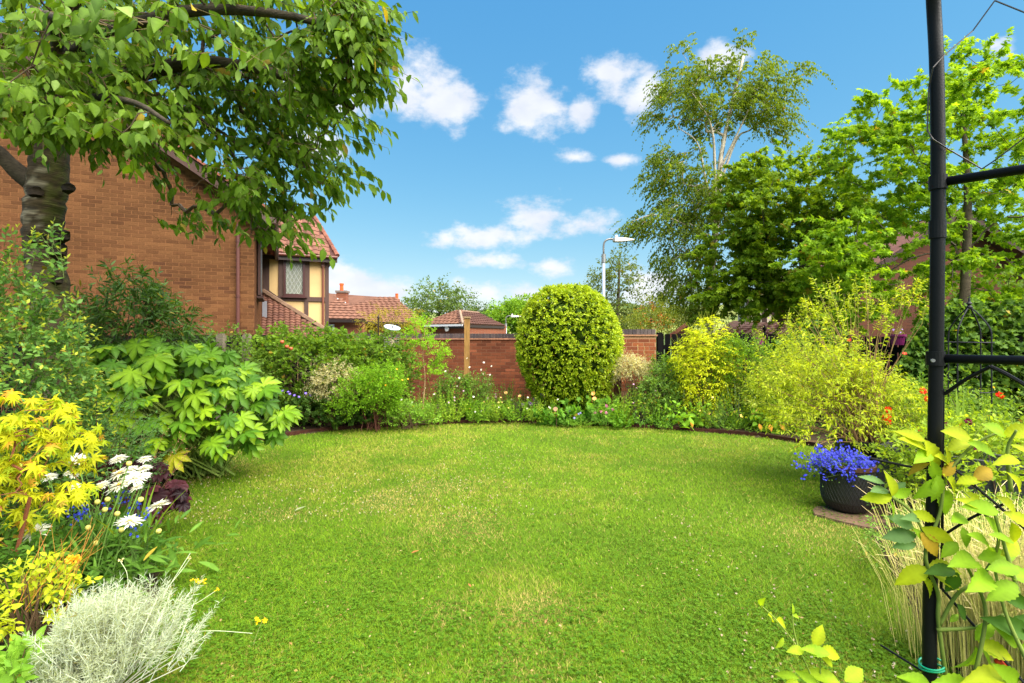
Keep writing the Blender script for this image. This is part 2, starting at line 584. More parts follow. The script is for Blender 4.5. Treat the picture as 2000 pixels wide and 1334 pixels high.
# ------------------------------------------------------------------ materials: colour comes from the 'col' attribute and the object's own colour
def mat_c(name, rough=0.6, spec=0.4, metal=0.0, transl=0.0, grain=0.0, gscale=60.0, bump=0.0, bscale=80.0, stretch=(1, 1, 1), coat=0.0, stain=0.0, sscale=2.0, upnormal=0.0):
    m = bpy.data.materials.new(name)
    m.use_nodes = True
    nt = m.node_tree
    lk = nt.links
    nt.nodes.clear()
    out = node(nt, 'ShaderNodeOutputMaterial')
    bs = node(nt, 'ShaderNodeBsdfPrincipled')
    bs.inputs['Roughness'].default_value = rough
    bs.inputs['Metallic'].default_value = metal
    bs.inputs['Specular IOR Level'].default_value = spec
    bs.inputs['Coat Weight'].default_value = coat
    at = node(nt, 'ShaderNodeAttribute', attribute_name='col')
    oi = node(nt, 'ShaderNodeObjectInfo')
    mul = node(nt, 'ShaderNodeMix', data_type='RGBA', blend_type='MULTIPLY')
    mul.inputs['Factor'].default_value = 1
    lk.new(at.outputs['Color'], mul.inputs['A'])
    lk.new(oi.outputs['Color'], mul.inputs['B'])
    colr = mul.outputs['Result']
    tc = node(nt, 'ShaderNodeTexCoord')
    geo = node(nt, 'ShaderNodeNewGeometry')
    mp = node(nt, 'ShaderNodeMapping')
    mp.inputs['Scale'].default_value = stretch
    lk.new(geo.outputs['Position'], mp.inputs[0])
    def nz(scale, detail=4.0):
        n = node(nt, 'ShaderNodeTexNoise')
        n.inputs['Scale'].default_value = scale
        n.inputs['Detail'].default_value = detail
        lk.new(mp.outputs[0], n.inputs['Vector'])
        return n.outputs[0]
    def darken(c, fac, lo, hi):
        r = node(nt, 'ShaderNodeMapRange')
        r.inputs['From Min'].default_value = 0.3
        r.inputs['From Max'].default_value = 0.7
        r.inputs['To Min'].default_value = lo
        r.inputs['To Max'].default_value = hi
        lk.new(fac, r.inputs['Value'])
        v = node(nt, 'ShaderNodeVectorMath', operation='SCALE')
        lk.new(c, v.inputs[0])
        lk.new(r.outputs[0], v.inputs['Scale'])
        return v.outputs[0]
    if grain:
        colr = darken(colr, nz(gscale), 1 - grain, 1 + grain)
    if stain:
        colr = darken(colr, nz(sscale, 6.0), 1 - stain, 1 + stain * 0.6)
    lk.new(colr, bs.inputs['Base Color'])
    if bump:
        bp = node(nt, 'ShaderNodeBump')
        bp.inputs['Strength'].default_value = bump
        bp.inputs['Distance'].default_value = 0.01
        lk.new(nz(bscale, 5.0), bp.inputs['Height'])
        lk.new(bp.outputs[0], bs.inputs['Normal'])
    nup = None
    if upnormal:
        vm = node(nt, 'ShaderNodeVectorMath', operation='SCALE')
        lk.new(geo.outputs['Normal'], vm.inputs[0])
        vm.inputs['Scale'].default_value = 1 - upnormal
        va = node(nt, 'ShaderNodeVectorMath', operation='ADD')
        lk.new(vm.outputs[0], va.inputs[0])
        va.inputs[1].default_value = (0, 0, upnormal)
        vn = node(nt, 'ShaderNodeVectorMath', operation='NORMALIZE')
        lk.new(va.outputs[0], vn.inputs[0])
        nup = vn.outputs[0]
        lk.new(nup, bs.inputs['Normal'])
    sh = bs.outputs[0]
    if transl:
        tr = node(nt, 'ShaderNodeBsdfTranslucent')
        warm = node(nt, 'ShaderNodeMix', data_type='RGBA', blend_type='MULTIPLY')
        warm.inputs['Factor'].default_value = 1
        warm.inputs['B'].default_value = (1.5, 1.35, 0.6, 1)
        lk.new(colr, warm.inputs['A'])
        lk.new(warm.outputs['Result'], tr.inputs['Color'])
        ms = node(nt, 'ShaderNodeMixShader')
        ms.inputs[0].default_value = transl
        lk.new(sh, ms.inputs[1])
        lk.new(tr.outputs[0], ms.inputs[2])
        sh = ms.outputs[0]
    lk.new(sh, out.inputs['Surface'])
    return m

LEAF = mat_c('leaf_blade', 0.6, 0.16, transl=0.45, grain=0.12, gscale=45)
WAXY = mat_c('waxy_leaf', 0.45, 0.22, transl=0.36, grain=0.1, gscale=30)
GRASS = mat_c('grass_blade', 0.7, 0.15, transl=0.2, upnormal=0.65)
PETAL = mat_c('petal', 0.6, 0.2, transl=0.25)
CHERRYBARK = mat_c('cherry_bark', 0.8, 0.2, grain=0.5, gscale=9, bump=0.8, bscale=11, stretch=(1.2, 1.2, 9), stain=0.35, sscale=3)
BARK = mat_c('bark', 0.85, 0.2, grain=0.35, gscale=26, bump=0.9, bscale=60, stretch=(1, 1, 2.5), stain=0.3, sscale=5)
TWIG = mat_c('twig', 0.75, 0.25, grain=0.2, gscale=60)
BRICK = mat_c('brick', 0.9, 0.15, grain=0.22, gscale=70, bump=0.4, bscale=140, stain=0.28, sscale=0.9)
MORTAR = mat_c('mortar', 0.95, 0.1, grain=0.15, gscale=120, bump=0.4, bscale=200)
TILE = mat_c('clay_tile', 0.85, 0.2, grain=0.2, gscale=30, bump=0.4, bscale=90, stain=0.2, sscale=2.5)
TIMBER = mat_c('stained_timber', 0.7, 0.3, grain=0.2, gscale=16, bump=0.3, bscale=40, stretch=(3, 3, 0.4))
RAWWOOD = mat_c('weathered_post', 0.85, 0.2, grain=0.25, gscale=14, bump=0.4, bscale=30, stretch=(4, 4, 0.5), stain=0.2, sscale=4)
BLACKWOOD = mat_c('black_stained_board', 0.9, 0.08, grain=0.3, gscale=12, bump=0.4, bscale=40, stretch=(4, 4, 0.5), stain=0.3, sscale=5)
RENDER = mat_c('cream_render', 0.9, 0.1, grain=0.05, gscale=90, bump=0.25, bscale=220, stain=0.07, sscale=2.0)
PLASTIC = mat_c('painted_plastic', 0.4, 0.4, grain=0.04, gscale=20)
STEEL = mat_c('galvanised_steel', 0.45, 0.5, metal=0.5, grain=0.08, gscale=20)
POWDER = mat_c('powder_coated_tube', 0.45, 0.15, grain=0.1, gscale=40, bump=0.06, bscale=300)
STONE = mat_c('stone', 0.9, 0.2, grain=0.2, gscale=40, bump=0.5, bscale=60, stain=0.25, sscale=8)
SOIL = mat_c('soil', 0.95, 0.1, grain=0.4, gscale=25, bump=1.0, bscale=30, stain=0.3, sscale=3)
TURF = mat_c('turf', 0.9, 0.1, grain=0.35, gscale=70, bump=0.7, bscale=120)
RUST = mat_c('rusted_steel', 0.9, 0.2, grain=0.3, gscale=25, bump=0.3, bscale=60, stain=0.3, sscale=6)
FAR = mat_c('far_land', 0.95, 0.05, grain=0.35, gscale=0.05, stain=0.3, sscale=0.02)
ASPHALT = mat_c('asphalt', 0.9, 0.2, grain=0.2, gscale=30)
CLOTH = mat_c('net_curtain', 0.9, 0.1, transl=0.3)

def glass_mat():
    m = bpy.data.materials.new('window_glass')
    m.use_nodes = True
    nt = m.node_tree
    b = nt.nodes['Principled BSDF']
    b.inputs['Base Color'].default_value = (0.9, 0.95, 0.95, 1)
    b.inputs['Roughness'].default_value = 0.03
    b.inputs['Transmission Weight'].default_value = 0.95
    b.inputs['IOR'].default_value = 1.12
    return m
GLASS = glass_mat()

def brick_wall_mat(name, e, c1, c2, cm):
    """far walls: courses too small to pick apart; e = horizontal direction along the wall"""
    m = bpy.data.materials.new(name)
    m.use_nodes = True
    nt = m.node_tree
    lk = nt.links
    b = nt.nodes['Principled BSDF']
    b.inputs['Roughness'].default_value = 0.9
    geo = node(nt, 'ShaderNodeNewGeometry')
    dp = node(nt, 'ShaderNodeVectorMath', operation='DOT_PRODUCT')
    dp.inputs[1].default_value = (e[0], e[1], 0)
    sp = node(nt, 'ShaderNodeSeparateXYZ')
    cb = node(nt, 'ShaderNodeCombineXYZ')
    lk.new(geo.outputs['Position'], dp.inputs[0])
    lk.new(geo.outputs['Position'], sp.inputs[0])
    lk.new(dp.outputs['Value'], cb.inputs[0])
    lk.new(sp.outputs[2], cb.inputs[1])
    t = node(nt, 'ShaderNodeTexBrick')
    t.inputs['Scale'].default_value = 1.0
    t.inputs['Brick Width'].default_value = 0.225
    t.inputs['Row Height'].default_value = 0.063
    t.inputs['Mortar Size'].default_value = 0.006
    t.inputs['Color1'].default_value = (*c1, 1)
    t.inputs['Color2'].default_value = (*c2, 1)
    t.inputs['Mortar'].default_value = (*cm, 1)
    lk.new(cb.outputs[0], t.inputs['Vector'])
    lk.new(t.outputs['Color'], b.inputs['Base Color'])
    return m
# ------------------------------------------------------------------ the setting
LAWN_EDGE = [(-1.9, -1.2), (-1.8, 1.6), (-1.85, 2.36), (-2.1, 3.05), (-2.65, 3.76), (-3.2, 4.64), (-3.75, 5.6), (-3.95, 6.6), (-3.85, 7.6), (-3.3, 8.35), (-2.5, 8.8),
             (-1.6, 9.1), (-0.9, 9.28), (0.1, 9.38), (1.0, 9.2), (2.0, 8.92), (3.0, 8.5), (3.9, 8.0), (4.35, 7.2), (4.1, 6.2), (3.6, 5.2), (3.0, 4.3), (2.55, 3.4), (2.2, 2.7), (2.0, 1.8), (1.9, -1.2)]
edge = smooth_path([(x, y, 0) for x, y in LAWN_EDGE], 150)[:, :2]

def inside(x, y, poly):
    r = np.zeros(len(x), bool)
    j = len(poly) - 1
    for i in range(len(poly)):
        xi, yi = poly[i]
        xj, yj = poly[j]
        c = ((yi > y) != (yj > y)) & (x < (xj - xi) * (y - yi) / ((yj - yi) if yj != yi else 1e-9) + xi)
        r ^= c
        j = i
    return r

b = Bag()
b.add([(-3000, -400, -0.03), (3000, -400, -0.03), (3000, 3000, -0.03), (-3000, 3000, -0.03)], [np.array([[0, 1, 2, 3]])], np.array((0.07, 0.10, 0.03)))
struct('ground', b, FAR)
# planted soil round the lawn, gently mounded
b = Bag()
nx, ny = 110, 110
gx, gy = np.meshgrid(np.linspace(-9, 9, nx), np.linspace(-2, 12.4, ny), indexing='ij')
gz = 0.035 + 0.03 * (value_noise(gx, gy, 1.3, 3) - 0.5) + 0.02 * (value_noise(gx, gy, 5, 4) - 0.5)
ii = np.arange(nx * ny).reshape(nx, ny)
F = np.stack([ii[:-1, :-1], ii[1:, :-1], ii[1:, 1:], ii[:-1, 1:]], -1).reshape(-1, 4)
gz = np.where(inside(gx.ravel(), gy.ravel(), edge).reshape(gx.shape), -.06, gz)
b.add(np.stack([gx, gy, gz], -1).reshape(-1, 3), [F], np.array((0.045, 0.030, 0.018)))
struct('soil_bed', b, SOIL)
# turf sheet
b = Bag()
b.add(np.c_[edge, np.zeros(len(edge))], [np.arange(len(edge)).reshape(1, -1)], np.array((0.065, 0.11, 0.008)))
lawn = struct('lawn', b, TURF)
# weathered steel edging along the back of the lawn, one piece of the setting
b = Bag()
k0 = np.argmin(np.hypot(edge[:, 0] + 3.9, edge[:, 1] - 7.2))
k1 = np.argmin(np.hypot(edge[:, 0] - 4.3, edge[:, 1] - 7.0))
run = edge[k0:k1 + 1]
for q0, q1 in zip(run[:-1], run[1:]):
    d = unit(q1 - q0)
    nrm = np.array([-d[1], d[0]])
    obox(b, (*q0, -0.02), (*(q1 - q0), 0), (*(nrm * 0.012), 0), (0, 0, 0.085), srgb(62, 34, 24))
single('lawn_edging', b, RUST, 'rusty brown steel edging strip along the back of the lawn', 'edging', (0, 9.3, 0))

# grass
def grass(n, seed):
    r = np.random.default_rng(seed)
    Y = 1.7 * (9.6 / 1.7) ** r.uniform(0, 1, n * 2)
    X = r.uniform(-1.06, 1.06, n * 2) * Y
    ok = inside(X, Y, edge)
    X, Y = X[ok][:n], Y[ok][:n]
    return X, Y
X, Y = grass(430000, 11)
n = len(X)
big = value_noise(X, Y, 0.55, 21) * 0.55 + value_noise(X, Y, 1.3, 22) * 0.45
mid = value_noise(X, Y, 3.1, 23) * 0.6 + value_noise(X, Y, 8.0, 24) * 0.4
dry = np.clip((0.55 * big + 0.45 * mid - 0.47) * 4.5, 0, 1)
wear = np.exp(-(((X - 2.7) / 0.5) ** 2 + ((Y - 4.1) / 0.35) ** 2)) + np.exp(-(((X + 3.7) / 0.4) ** 2 + ((Y - 6.0) / 0.9) ** 2)) * 0.8
for (wx, wy, wr) in ((-0.35, 2.95, 0.16), (0.15, 3.0, 0.20), (-2.1, 4.6, 0.22), (0.0, 2.45, 0.25), (-0.75, 5.4, 0.3), (-0.4, 4.3, 0.35), (-1.2, 4.9, 0.3)):
    wear += 0.9 * np.exp(-((X - wx) ** 2 + (Y - wy) ** 2) / (wr * wr))
wear = np.clip(wear * (0.05 + 1.7 * mid), 0, 1)
t = r_ = rng.uniform(0, 1, n)
g1, g2 = np.array((0.076, 0.166, 0.005)), np.array((0.180, 0.306, 0.009))
cg = mixcol(g1, g2, np.clip(t * 0.6 + 0.6 * value_noise(X, Y, 2.2, 31) - 0.05, 0, 1))
cg = mixcol(cg, np.array((0.27, 0.32, 0.025)), np.clip(dry * 0.7, 0, 1))
straw = np.array((0.44, 0.34, 0.10))
isdry = rng.uniform(0, 1, n) < np.clip(0.04 + 0.16 * dry + 0.75 * wear, 0, 0.9)
cg[isdry] = straw * rng.uniform(0.6, 1.15, isdry.sum())[:, None]
keep = rng.uniform(0, 1, n) > wear * 0.45
X, Y, cg, wear = X[keep], Y[keep], cg[keep], wear[keep]
n = len(X)
h = rng.uniform(0.014, 0.034, n) * (1 - 0.4 * wear)
w = np.maximum(0.0030, Y * 0.00105) * rng.uniform(0.7, 1.3, n)
a = rng.uniform(0, 2 * math.pi, n)
lean = rng.uniform(0.2, 1.3, n) * h
la = rng.uniform(0, 2 * math.pi, n)
V = np.zeros((n, 3, 3))
base = np.stack([X, Y, np.zeros(n)], 1)
side = np.stack([np.cos(a), np.sin(a), np.zeros(n)], 1) * w[:, None] / 2
V[:, 0] = base - side
V[:, 1] = base + side
V[:, 2] = base + np.stack([np.cos(la) * lean, np.sin(la) * lean, h], 1)
b = Bag()
b.add(V.reshape(-1, 3), [np.arange(n * 3).reshape(-1, 3)], np.repeat(cg, 3, 0))
me = b.data('grass', GRASS)
o = obj('grass', me)
o['kind'] = 'stuff'; o['label'] = 'short green lawn grass with pale dry patches'; o['category'] = 'grass'
# clover among the grass
X, Y = grass(60000, 12)
cl = value_noise(X, Y, 0.8, 41) * 0.6 + value_noise(X, Y, 2.5, 42) * 0.4 + 0.12 * (Y < 4) + 0.1 * (X < 0)
ok = (rng.uniform(0, 1, len(X)) < np.clip((cl - .38) * 3.2, 0, .85) * np.clip((7.5 - Y) / 4, 0, 1))
X, Y = X[ok], Y[ok]
n = len(X)
tri = (np.array([(0, 0, 0), (.42, .3, .03), (.3, .9, 0), (0, .8, .02), (-.3, .9, 0), (-.42, .3, .03)]), [np.array([[0, 1, 2, 3], [0, 3, 4, 5]])], np.array([.8, 1, 1, 1.1, 1, 1]))
b = Bag()
Pp = np.stack([X, Y, rng.uniform(0.012, 0.035, n)], 1)
a0 = rng.uniform(0, 6.28, n)
for k in range(3):
    a = a0 + k * 2.094
    scatter(b, tri, Pp, np.stack([np.cos(a), np.sin(a), rng.uniform(-.1, .3, n)], 1), UP + rng.normal(0, .25, (n, 3)), rng.uniform(.008, .014, n), mixcol((.062, .155, .007), (.14, .27, .014), rng.uniform(0, 1, n)))
o = obj('clover_leaves', b.data('clover_leaves', LEAF)); o['kind'] = 'stuff'; o['label'] = 'dark green clover growing through the lawn'; o['category'] = 'clover'
# clover heads, too many to count
X, Y = grass(5200, 13)
cl = value_noise(X, Y, 0.6, 51)
ok = (cl > 0.5) & ((X < 0.2) | (rng.uniform(0, 1, len(X)) < 0.3)) & (Y < 7.5)
X, Y = X[ok][:800], Y[ok][:800]
b = Bag()
pet = diamond(0.6, 0.1)
for x, y in zip(X, Y):
    c = np.array([x, y, rng.uniform(.03, .045)])
    D = unit(rng.normal(size=(9, 3)) + UP * .4)
    scatter(b, pet, np.repeat(c[None], 9, 0), D, rng.normal(size=(9, 3)), rng.uniform(.006, .010), mixcol((.62, .56, .42), (.55, .36, .26), rng.uniform(0, 1)) * rng.uniform(.7, 1.1, (9, 1)))
o = obj('clover_flowers', b.data('clover_flowers', PETAL)); o['kind'] = 'stuff'; o['label'] = 'tiny white and faded clover heads dotted over the lawn'; o['category'] = 'clover'

# dry scraps of leaf and cut grass lying in the turf
X, Y = grass(900, 14)
b = Bag()
n = len(X)
scatter(b, diamond(.5, .2), np.stack([X, Y, rng.uniform(.018, .034, n)], 1), rng.normal(size=(n, 3)) * np.array([1, 1, .25]), UP + rng.normal(0, .4, (n, 3)), rng.uniform(.010, .026, n), mixcol((.36, .20, .07), (.46, .38, .18), rng.uniform(0, 1, n)))
o = obj('leaf_litter', b.data('leaf_litter', LEAF)); o['kind'] = 'stuff'; o['label'] = 'dry brown and straw scraps scattered in the lawn'; o['category'] = 'litter'

# hills beyond the houses
def hill(name, y0, x0, x1, hfun, seed, c1, c2):
    b = Bag()
    nx, ny = 160, 26
    xs = np.linspace(x0, x1, nx)
    ys = np.linspace(0, 420, ny)
    gx, gy = np.meshgrid(xs, ys, indexing='ij')
    prof = np.sin(np.clip(gy / 300, 0, 1) * math.pi / 2)
    z = hfun(gx) * prof + (value_noise(gx, gy, 0.02, seed) - .5) * 6 * prof - 1
    tr = value_noise(gx, gy, 0.035, seed + 1) * .5 + value_noise(gx, gy, 0.11, seed + 2) * .5
    z = z + np.clip((tr - .5) * 60, 0, 7) * prof
    ii = np.arange(nx * ny).reshape(nx, ny)
    F = np.stack([ii[:-1, :-1], ii[1:, :-1], ii[1:, 1:], ii[:-1, 1:]], -1).reshape(-1, 4)
    C = mixcol(c1, c2, np.clip((tr - .46) * 9, 0, 1).ravel())
    b.add(np.stack([gx, gy + y0, z], -1).reshape(-1, 3), [F], C)
    return struct(name, b, FAR)
hill('hills', 750, -1500, 1500, lambda x: 52 + 12 * np.sin(x / 170 + 0.4) + 8 * np.sin(x / 60), 61, np.array((.20, .22, .06)), np.array((.06, .10, .03)))
b = Bag()
b.add([(-60, 16, 0.0), (60, 16, 0.0), (60, 26, 0.0), (-60, 26, 0.0)], [np.array([[0, 1, 2, 3]])], np.array((.05, .05, .052)))
struct('road', b, ASPHALT)

# ------------------------------------------------------------------ bricks
BW, BH, MJ = 0.215, 0.065, 0.010
def brick_tm(wd=BW, ht=BH, dp=0.03):
    """a brick face proud of its mortar: local x along, y up, z out"""
    e = 0.0015
    V = np.array([(0, 0, -dp), (wd, 0, -dp), (wd, ht, -dp), (0, ht, -dp), (e, e, 0), (wd - e, e, 0), (wd - e, ht - e, 0), (e, ht - e, 0)])
    F = np.array([[4, 5, 6, 7], [0, 1, 5, 4], [1, 2, 6, 5], [2, 3, 7, 6], [3, 0, 4, 7]])
    return V, [F], np.ones(8)

def lay_bricks(parent, origin, ex, nrm, width, z0, z1, colf, limit, mask=None, mat=None, first=0, bond=0.5, name='brick', proud=0.0):
    """stretcher bond on a vertical wall; bricks that show largest are parts, the rest one mass"""
    ex, nrm = unit(ex), unit(nrm)
    rows = int((z1 - z0) / 0.075)
    L = []
    for r in range(rows):
        z = z0 + r * 0.075
        x = -(bond * 0.225 if r % 2 else 0)
        while x < width:
            a, c = max(x, 0), min(x + BW, width)
            if c - a > 0.03 and (mask is None or (mask(a, z) and mask(c, z + BH) and mask(a, z + BH) and mask(c, z))):
                L.append((a, c, z, r))
            x += 0.225
    o = np.asarray(origin, float)
    loc = worldloc(parent)
    cache = {}
    q = [(o + ex * l[0])[:2] for l in L]
    dist = np.array([np.hypot(*v) for v in q])
    pc = np.array([o + ex * (l[0] + l[1]) / 2 + UP * l[2] for l in L])
    vis = in_view(pc, 0)
    score = np.where(vis, dist, 1e6 + dist)
    pick = set(np.argsort(score)[:limit])
    rest = Bag()
    for i, (a, c, z, r) in enumerate(L):
        col = colf(a, z, i)
        p = o + ex * a + UP * z + nrm * (0.004 + proud + rng.uniform(-.0012, .0012))
        wd = round(c - a, 3)
        if i in pick and vis[i]:
            if wd not in cache:
                tv, tf, tt = brick_tm(wd)
                cache[wd] = mesh_data(name, tv, tf, np.ones((8, 3)), mat or BRICK)
            ob = bpy.data.objects.new(name, cache[wd])
            ob.parent = parent
            q_ = p - loc
            ob.matrix_basis = Matrix(((ex[0], 0, nrm[0], q_[0]), (ex[1], 0, nrm[1], q_[1]), (ex[2], 1, nrm[2], q_[2]), (0, 0, 0, 1)))
            ob.color = (*col, 1)
            COL.objects.link(ob)
        else:
            tv, tf, tt = brick_tm(wd)
            V = p + tv[:, 0:1] * ex + tv[:, 1:2] * UP + tv[:, 2:3] * nrm
            rest.add(V, tf, col)
    if rest.n:
        part('brickwork', rest, mat or BRICK, parent, 'stuff')

# ------------------------------------------------------------------ brick house with the half-timbered wing
e_g = unit((0.91, 0.415, 0))            # along the gable, to the right
e_b = unit((-0.415, 0.91, 0))           # along the side wall, away
HC = np.array([-5.49, 10.9, 0.0])       # the corner by the downpipe
n_g = -e_b                              # the gable faces this way
n_s = e_g
def H(a, bb, z):
    """a metres to the left along the gable, bb metres back, z up"""
    return HC - e_g * a + e_b * bb + UP * z
EAVE, PITCH = 4.27, 0.66
GW = 8.4
house = thing('brick_house', 'brown brick gable-ended house beyond the cherry tree with half-timbered cream wing', 'house', H(0, 0, 0))
mort = srgb(118, 80, 52)
b = Bag()
gp = [H(0, 0, 0), H(GW, 0, 0), H(GW, 0, EAVE), H(GW / 2, 0, EAVE + PITCH * GW / 2), H(0, 0, EAVE)]
gp2 = [q + e_b * 0.2 for q in gp]
b.add(gp + gp2, [np.array([[0, 1, 2, 3, 4][::-1]]), np.array([[5, 6, 7, 8, 9]])], mort)
obox(b, H(0, 0.002, 0), e_b * 6.5, -e_g * 0.25, UP * EAVE, mort)
part('wall', b, MORTAR, house)
def house_col(a, z, i):
    s = 0.5 + 0.5 * value_noise(np.array([a]), np.array([z]), 0.5, 71)[0]
    c = mixcol(srgb(84, 53, 31), srgb(101, 67, 40), rng.uniform(0, 1))
    if rng.uniform() < 0.05:
        c = srgb(76, 47, 29)
    return np.asarray(c) * (0.82 + 0.3 * s) * rng.uniform(0.9, 1.1)
gable_w = 5.4
def gmask(x, z):
    a = gable_w - x
    return z < EAVE - 0.05 + PITCH * min(a, GW - a)
lay_bricks(house, H(gable_w, 0, 0), e_g, n_g, gable_w, 0.9, 7.2, house_col, 300, gmask)
lay_bricks(house, H(0, 0, 0), e_b, n_s, 6.4, 0.9, EAVE - 0.05, lambda a, z, i: house_col(a, z, i) * np.array((1.2, 1.1, 1.0)), 60)  # side wall bricks tinted lighter and warmer: its sunlight is put into their colour
# bargeboard, soffit and roof of the gable
brown = srgb(66, 44, 38)
b = Bag()
for sgn in (0, 1):
    a0, a1 = (-0.35, GW / 2) if sgn == 0 else (GW + 0.35, GW / 2)
    z0, z1 = EAVE - 0.35 * PITCH + 0.02, EAVE + PITCH * GW / 2 + 0.02
    bar(b, H(a0, -0.28, z0), H(a1, -0.28, z1), 0.03, 0.24, brown)
    bar(b, H(a0, -0.14, z0 - 0.09), H(a1, -0.14, z1 - 0.09), 0.26, 0.02, brown * 1.2, side=UP)
part('bargeboard', b, TIMBER, house)
rf = Bag()
rz = lambda a: EAVE + 0.14 + PITCH * min(a, GW - a)
for a0, a1 in ((-0.45, GW / 2), (GW + 0.45, GW / 2)):
    rf.add([H(a0, -0.34, rz(a0)), H(a1, -0.34, rz(a1)), H(a1, 9, rz(a1)), H(a0, 9, rz(a0)),
            H(a0, -0.34, rz(a0) + .06), H(a1, -0.34, rz(a1) + .06), H(a1, 9, rz(a1) + .06), H(a0, 9, rz(a0) + .06)], [BOXF], srgb(120, 72, 58))
roof = part('roof', rf, TILE, house)
# gutter at the right-hand eave, box end and downpipe
b = Bag()
tube(b, [H(-0.42, -0.3, EAVE - 0.18), H(-0.42, 6.3, EAVE - 0.18)], 0.06, brown, 8)
cbox(b, H(-0.2, -0.2, EAVE - 0.2), e_g, e_b, UP, 0.44, 0.34, 0.24, brown)
part('gutter', b, PLASTIC, house)
b = Bag()
dp = H(0.30, -0.06, 0)
tube(b, [dp + UP * 0.1, dp + UP * (EAVE - 0.35), H(0.1, -0.12, EAVE - 0.25)], 0.036, srgb(88, 52, 46), 10)
for zz in (1.2, 2.4, 3.55):
    tube(b, [dp + UP * zz, dp + UP * (zz + 0.05)], 0.044, srgb(80, 46, 42), 10)
part('downpipe', b, PLASTIC, house, smooth=False)
# window in the oblique side wall
b = Bag()
obox(b, H(-0.03, 1.2, 2.55), e_b * 1.3, e_g * 0.06, UP * 1.35, srgb(70, 48, 42))
obox(b, H(-0.01, 1.1, 2.47), e_b * 1.5, e_g * 0.13, UP * 0.05, srgb(60, 40, 36))
wn = part('window', b, TIMBER, house)
b = Bag()
obox(b, H(-0.085, 1.32, 2.66), e_b * 1.06, e_g * 0.008, UP * 1.12, np.array((.05, .06, .07)))
part('pane', b, PLASTIC, wn)
# the half-timbered wing: wall at 6.5 m back, reaching to the right of the gable corner
WB, WW = 6.5, 2.05
def Wg(x, z, out=0.0):
    """x metres right from the inner corner, on the wing's front"""
    return H(-x, WB - out, z)
cream = srgb(200, 168, 118)
b = Bag()
obox(b, Wg(0, 0), e_g * WW, e_b * 3.0, UP * 4.35, cream)
wing = part('rendered_wall', b, RENDER, house)
tim = srgb(74, 54, 48)
TBK = iter(range(40))
def tb(x0, z0, x1, z1, w):
    out = .018 + .003 * next(TBK)
    part('timber', bar(Bag(), Wg(x0, z0, out), Wg(x1, z1, out), w, 0.045, tim * rng.uniform(.9, 1.1), side=e_b), TIMBER, house)
tb(0.09, 1.3, 0.09, 4.2, 0.22)
tb(0.545, 2.75, 0.545, 4.25, 0.15)
tb(1.36, 2.75, 1.36, 4.25, 0.15)
tb(WW - 0.06, 1.2, WW - 0.06, 4.3, 0.12)
tb(0.2, 2.83, WW - 0.12, 2.83, 0.15)
tb(1.33, 1.7, 1.33, 2.75, 0.13)
tb(0.1, 3.05, 1.75, 1.75, 0.17)
tb(0.2, 4.22, WW - 0.12, 4.22, 0.10)
wf = srgb(62, 26, 24)
wi = thing_window = None
b = Bag()
X0, X1, Z0, Z1 = 0.66, 1.25, 2.95, 4.12
for (x0, z0, x1, z1, w) in ((X0, Z0, X0, Z1, .07), (X1, Z0, X1, Z1, .07), (X0 - .035, Z0, X1 + .035, Z0, .08), (X0 - .035, Z1, X1 + .035, Z1, .08)):
    out = .05 if x0 == x1 else .053
    bar(b, Wg(x0, z0, out), Wg(x1, z1, out), w, 0.09, wf, side=e_b)
bar(b, Wg(X0 - .1, Z0 - .07, .09), Wg(X1 + .1, Z0 - .07, .09), .05, .14, wf, side=e_b)
wi = part('window', b, PLASTIC, house)
part('pane', obox(Bag(), Wg(X0 + .03, Z0 + .03, .035), e_g * (X1 - X0 - .06), -e_b * .006, UP * (Z1 - Z0 - .06), np.ones(3)), GLASS, wi)
b = Bag()
cw, ch = (X1 - X0 - .06), (Z1 - Z0 - .06)
for k in range(-9, 8):
    for s in (1, -1):
        # lead lines at a steep angle clipped to the pane
        x0, z0 = k * 0.13, 0.0
        pts = []
        for tt in np.linspace(0, ch, 25):
            xx = x0 + s * tt * 0.55 + (0 if s > 0 else 0.65)
            if 0 <= xx <= cw:
                pts.append((xx, tt))
        if len(pts) > 1:
            (xa, za), (xb, zb) = pts[0], pts[-1]
            bar(b, Wg(X0 + .03 + xa, Z0 + .03 + za, .046), Wg(X0 + .03 + xb, Z0 + .03 + zb, .046), .011, .006, np.array((.4, .4, .34)), side=e_b)
part('leaded_lattice', b, PLASTIC, wi)
b = Bag()
m_ = 46
xs = np.linspace(0, cw, m_)
zc = 0.02 * np.sin(xs * 60) + 0.01 * np.sin(xs * 140)
V = [Wg(X0 + .03 + x, Z0 + .03, -.0 + .012 + 0.3 * q) for x, q in zip(xs, zc)] + [Wg(X0 + .03 + x, Z1 - .03, .012 + 0.3 * q) for x, q in zip(xs, zc)]
b.add(V, [np.array([[i, i + 1, m_ + i + 1, m_ + i] for i in range(m_ - 1)])], np.array((.26, .25, .18)))
part('net_curtain', b, CLOTH, wi)
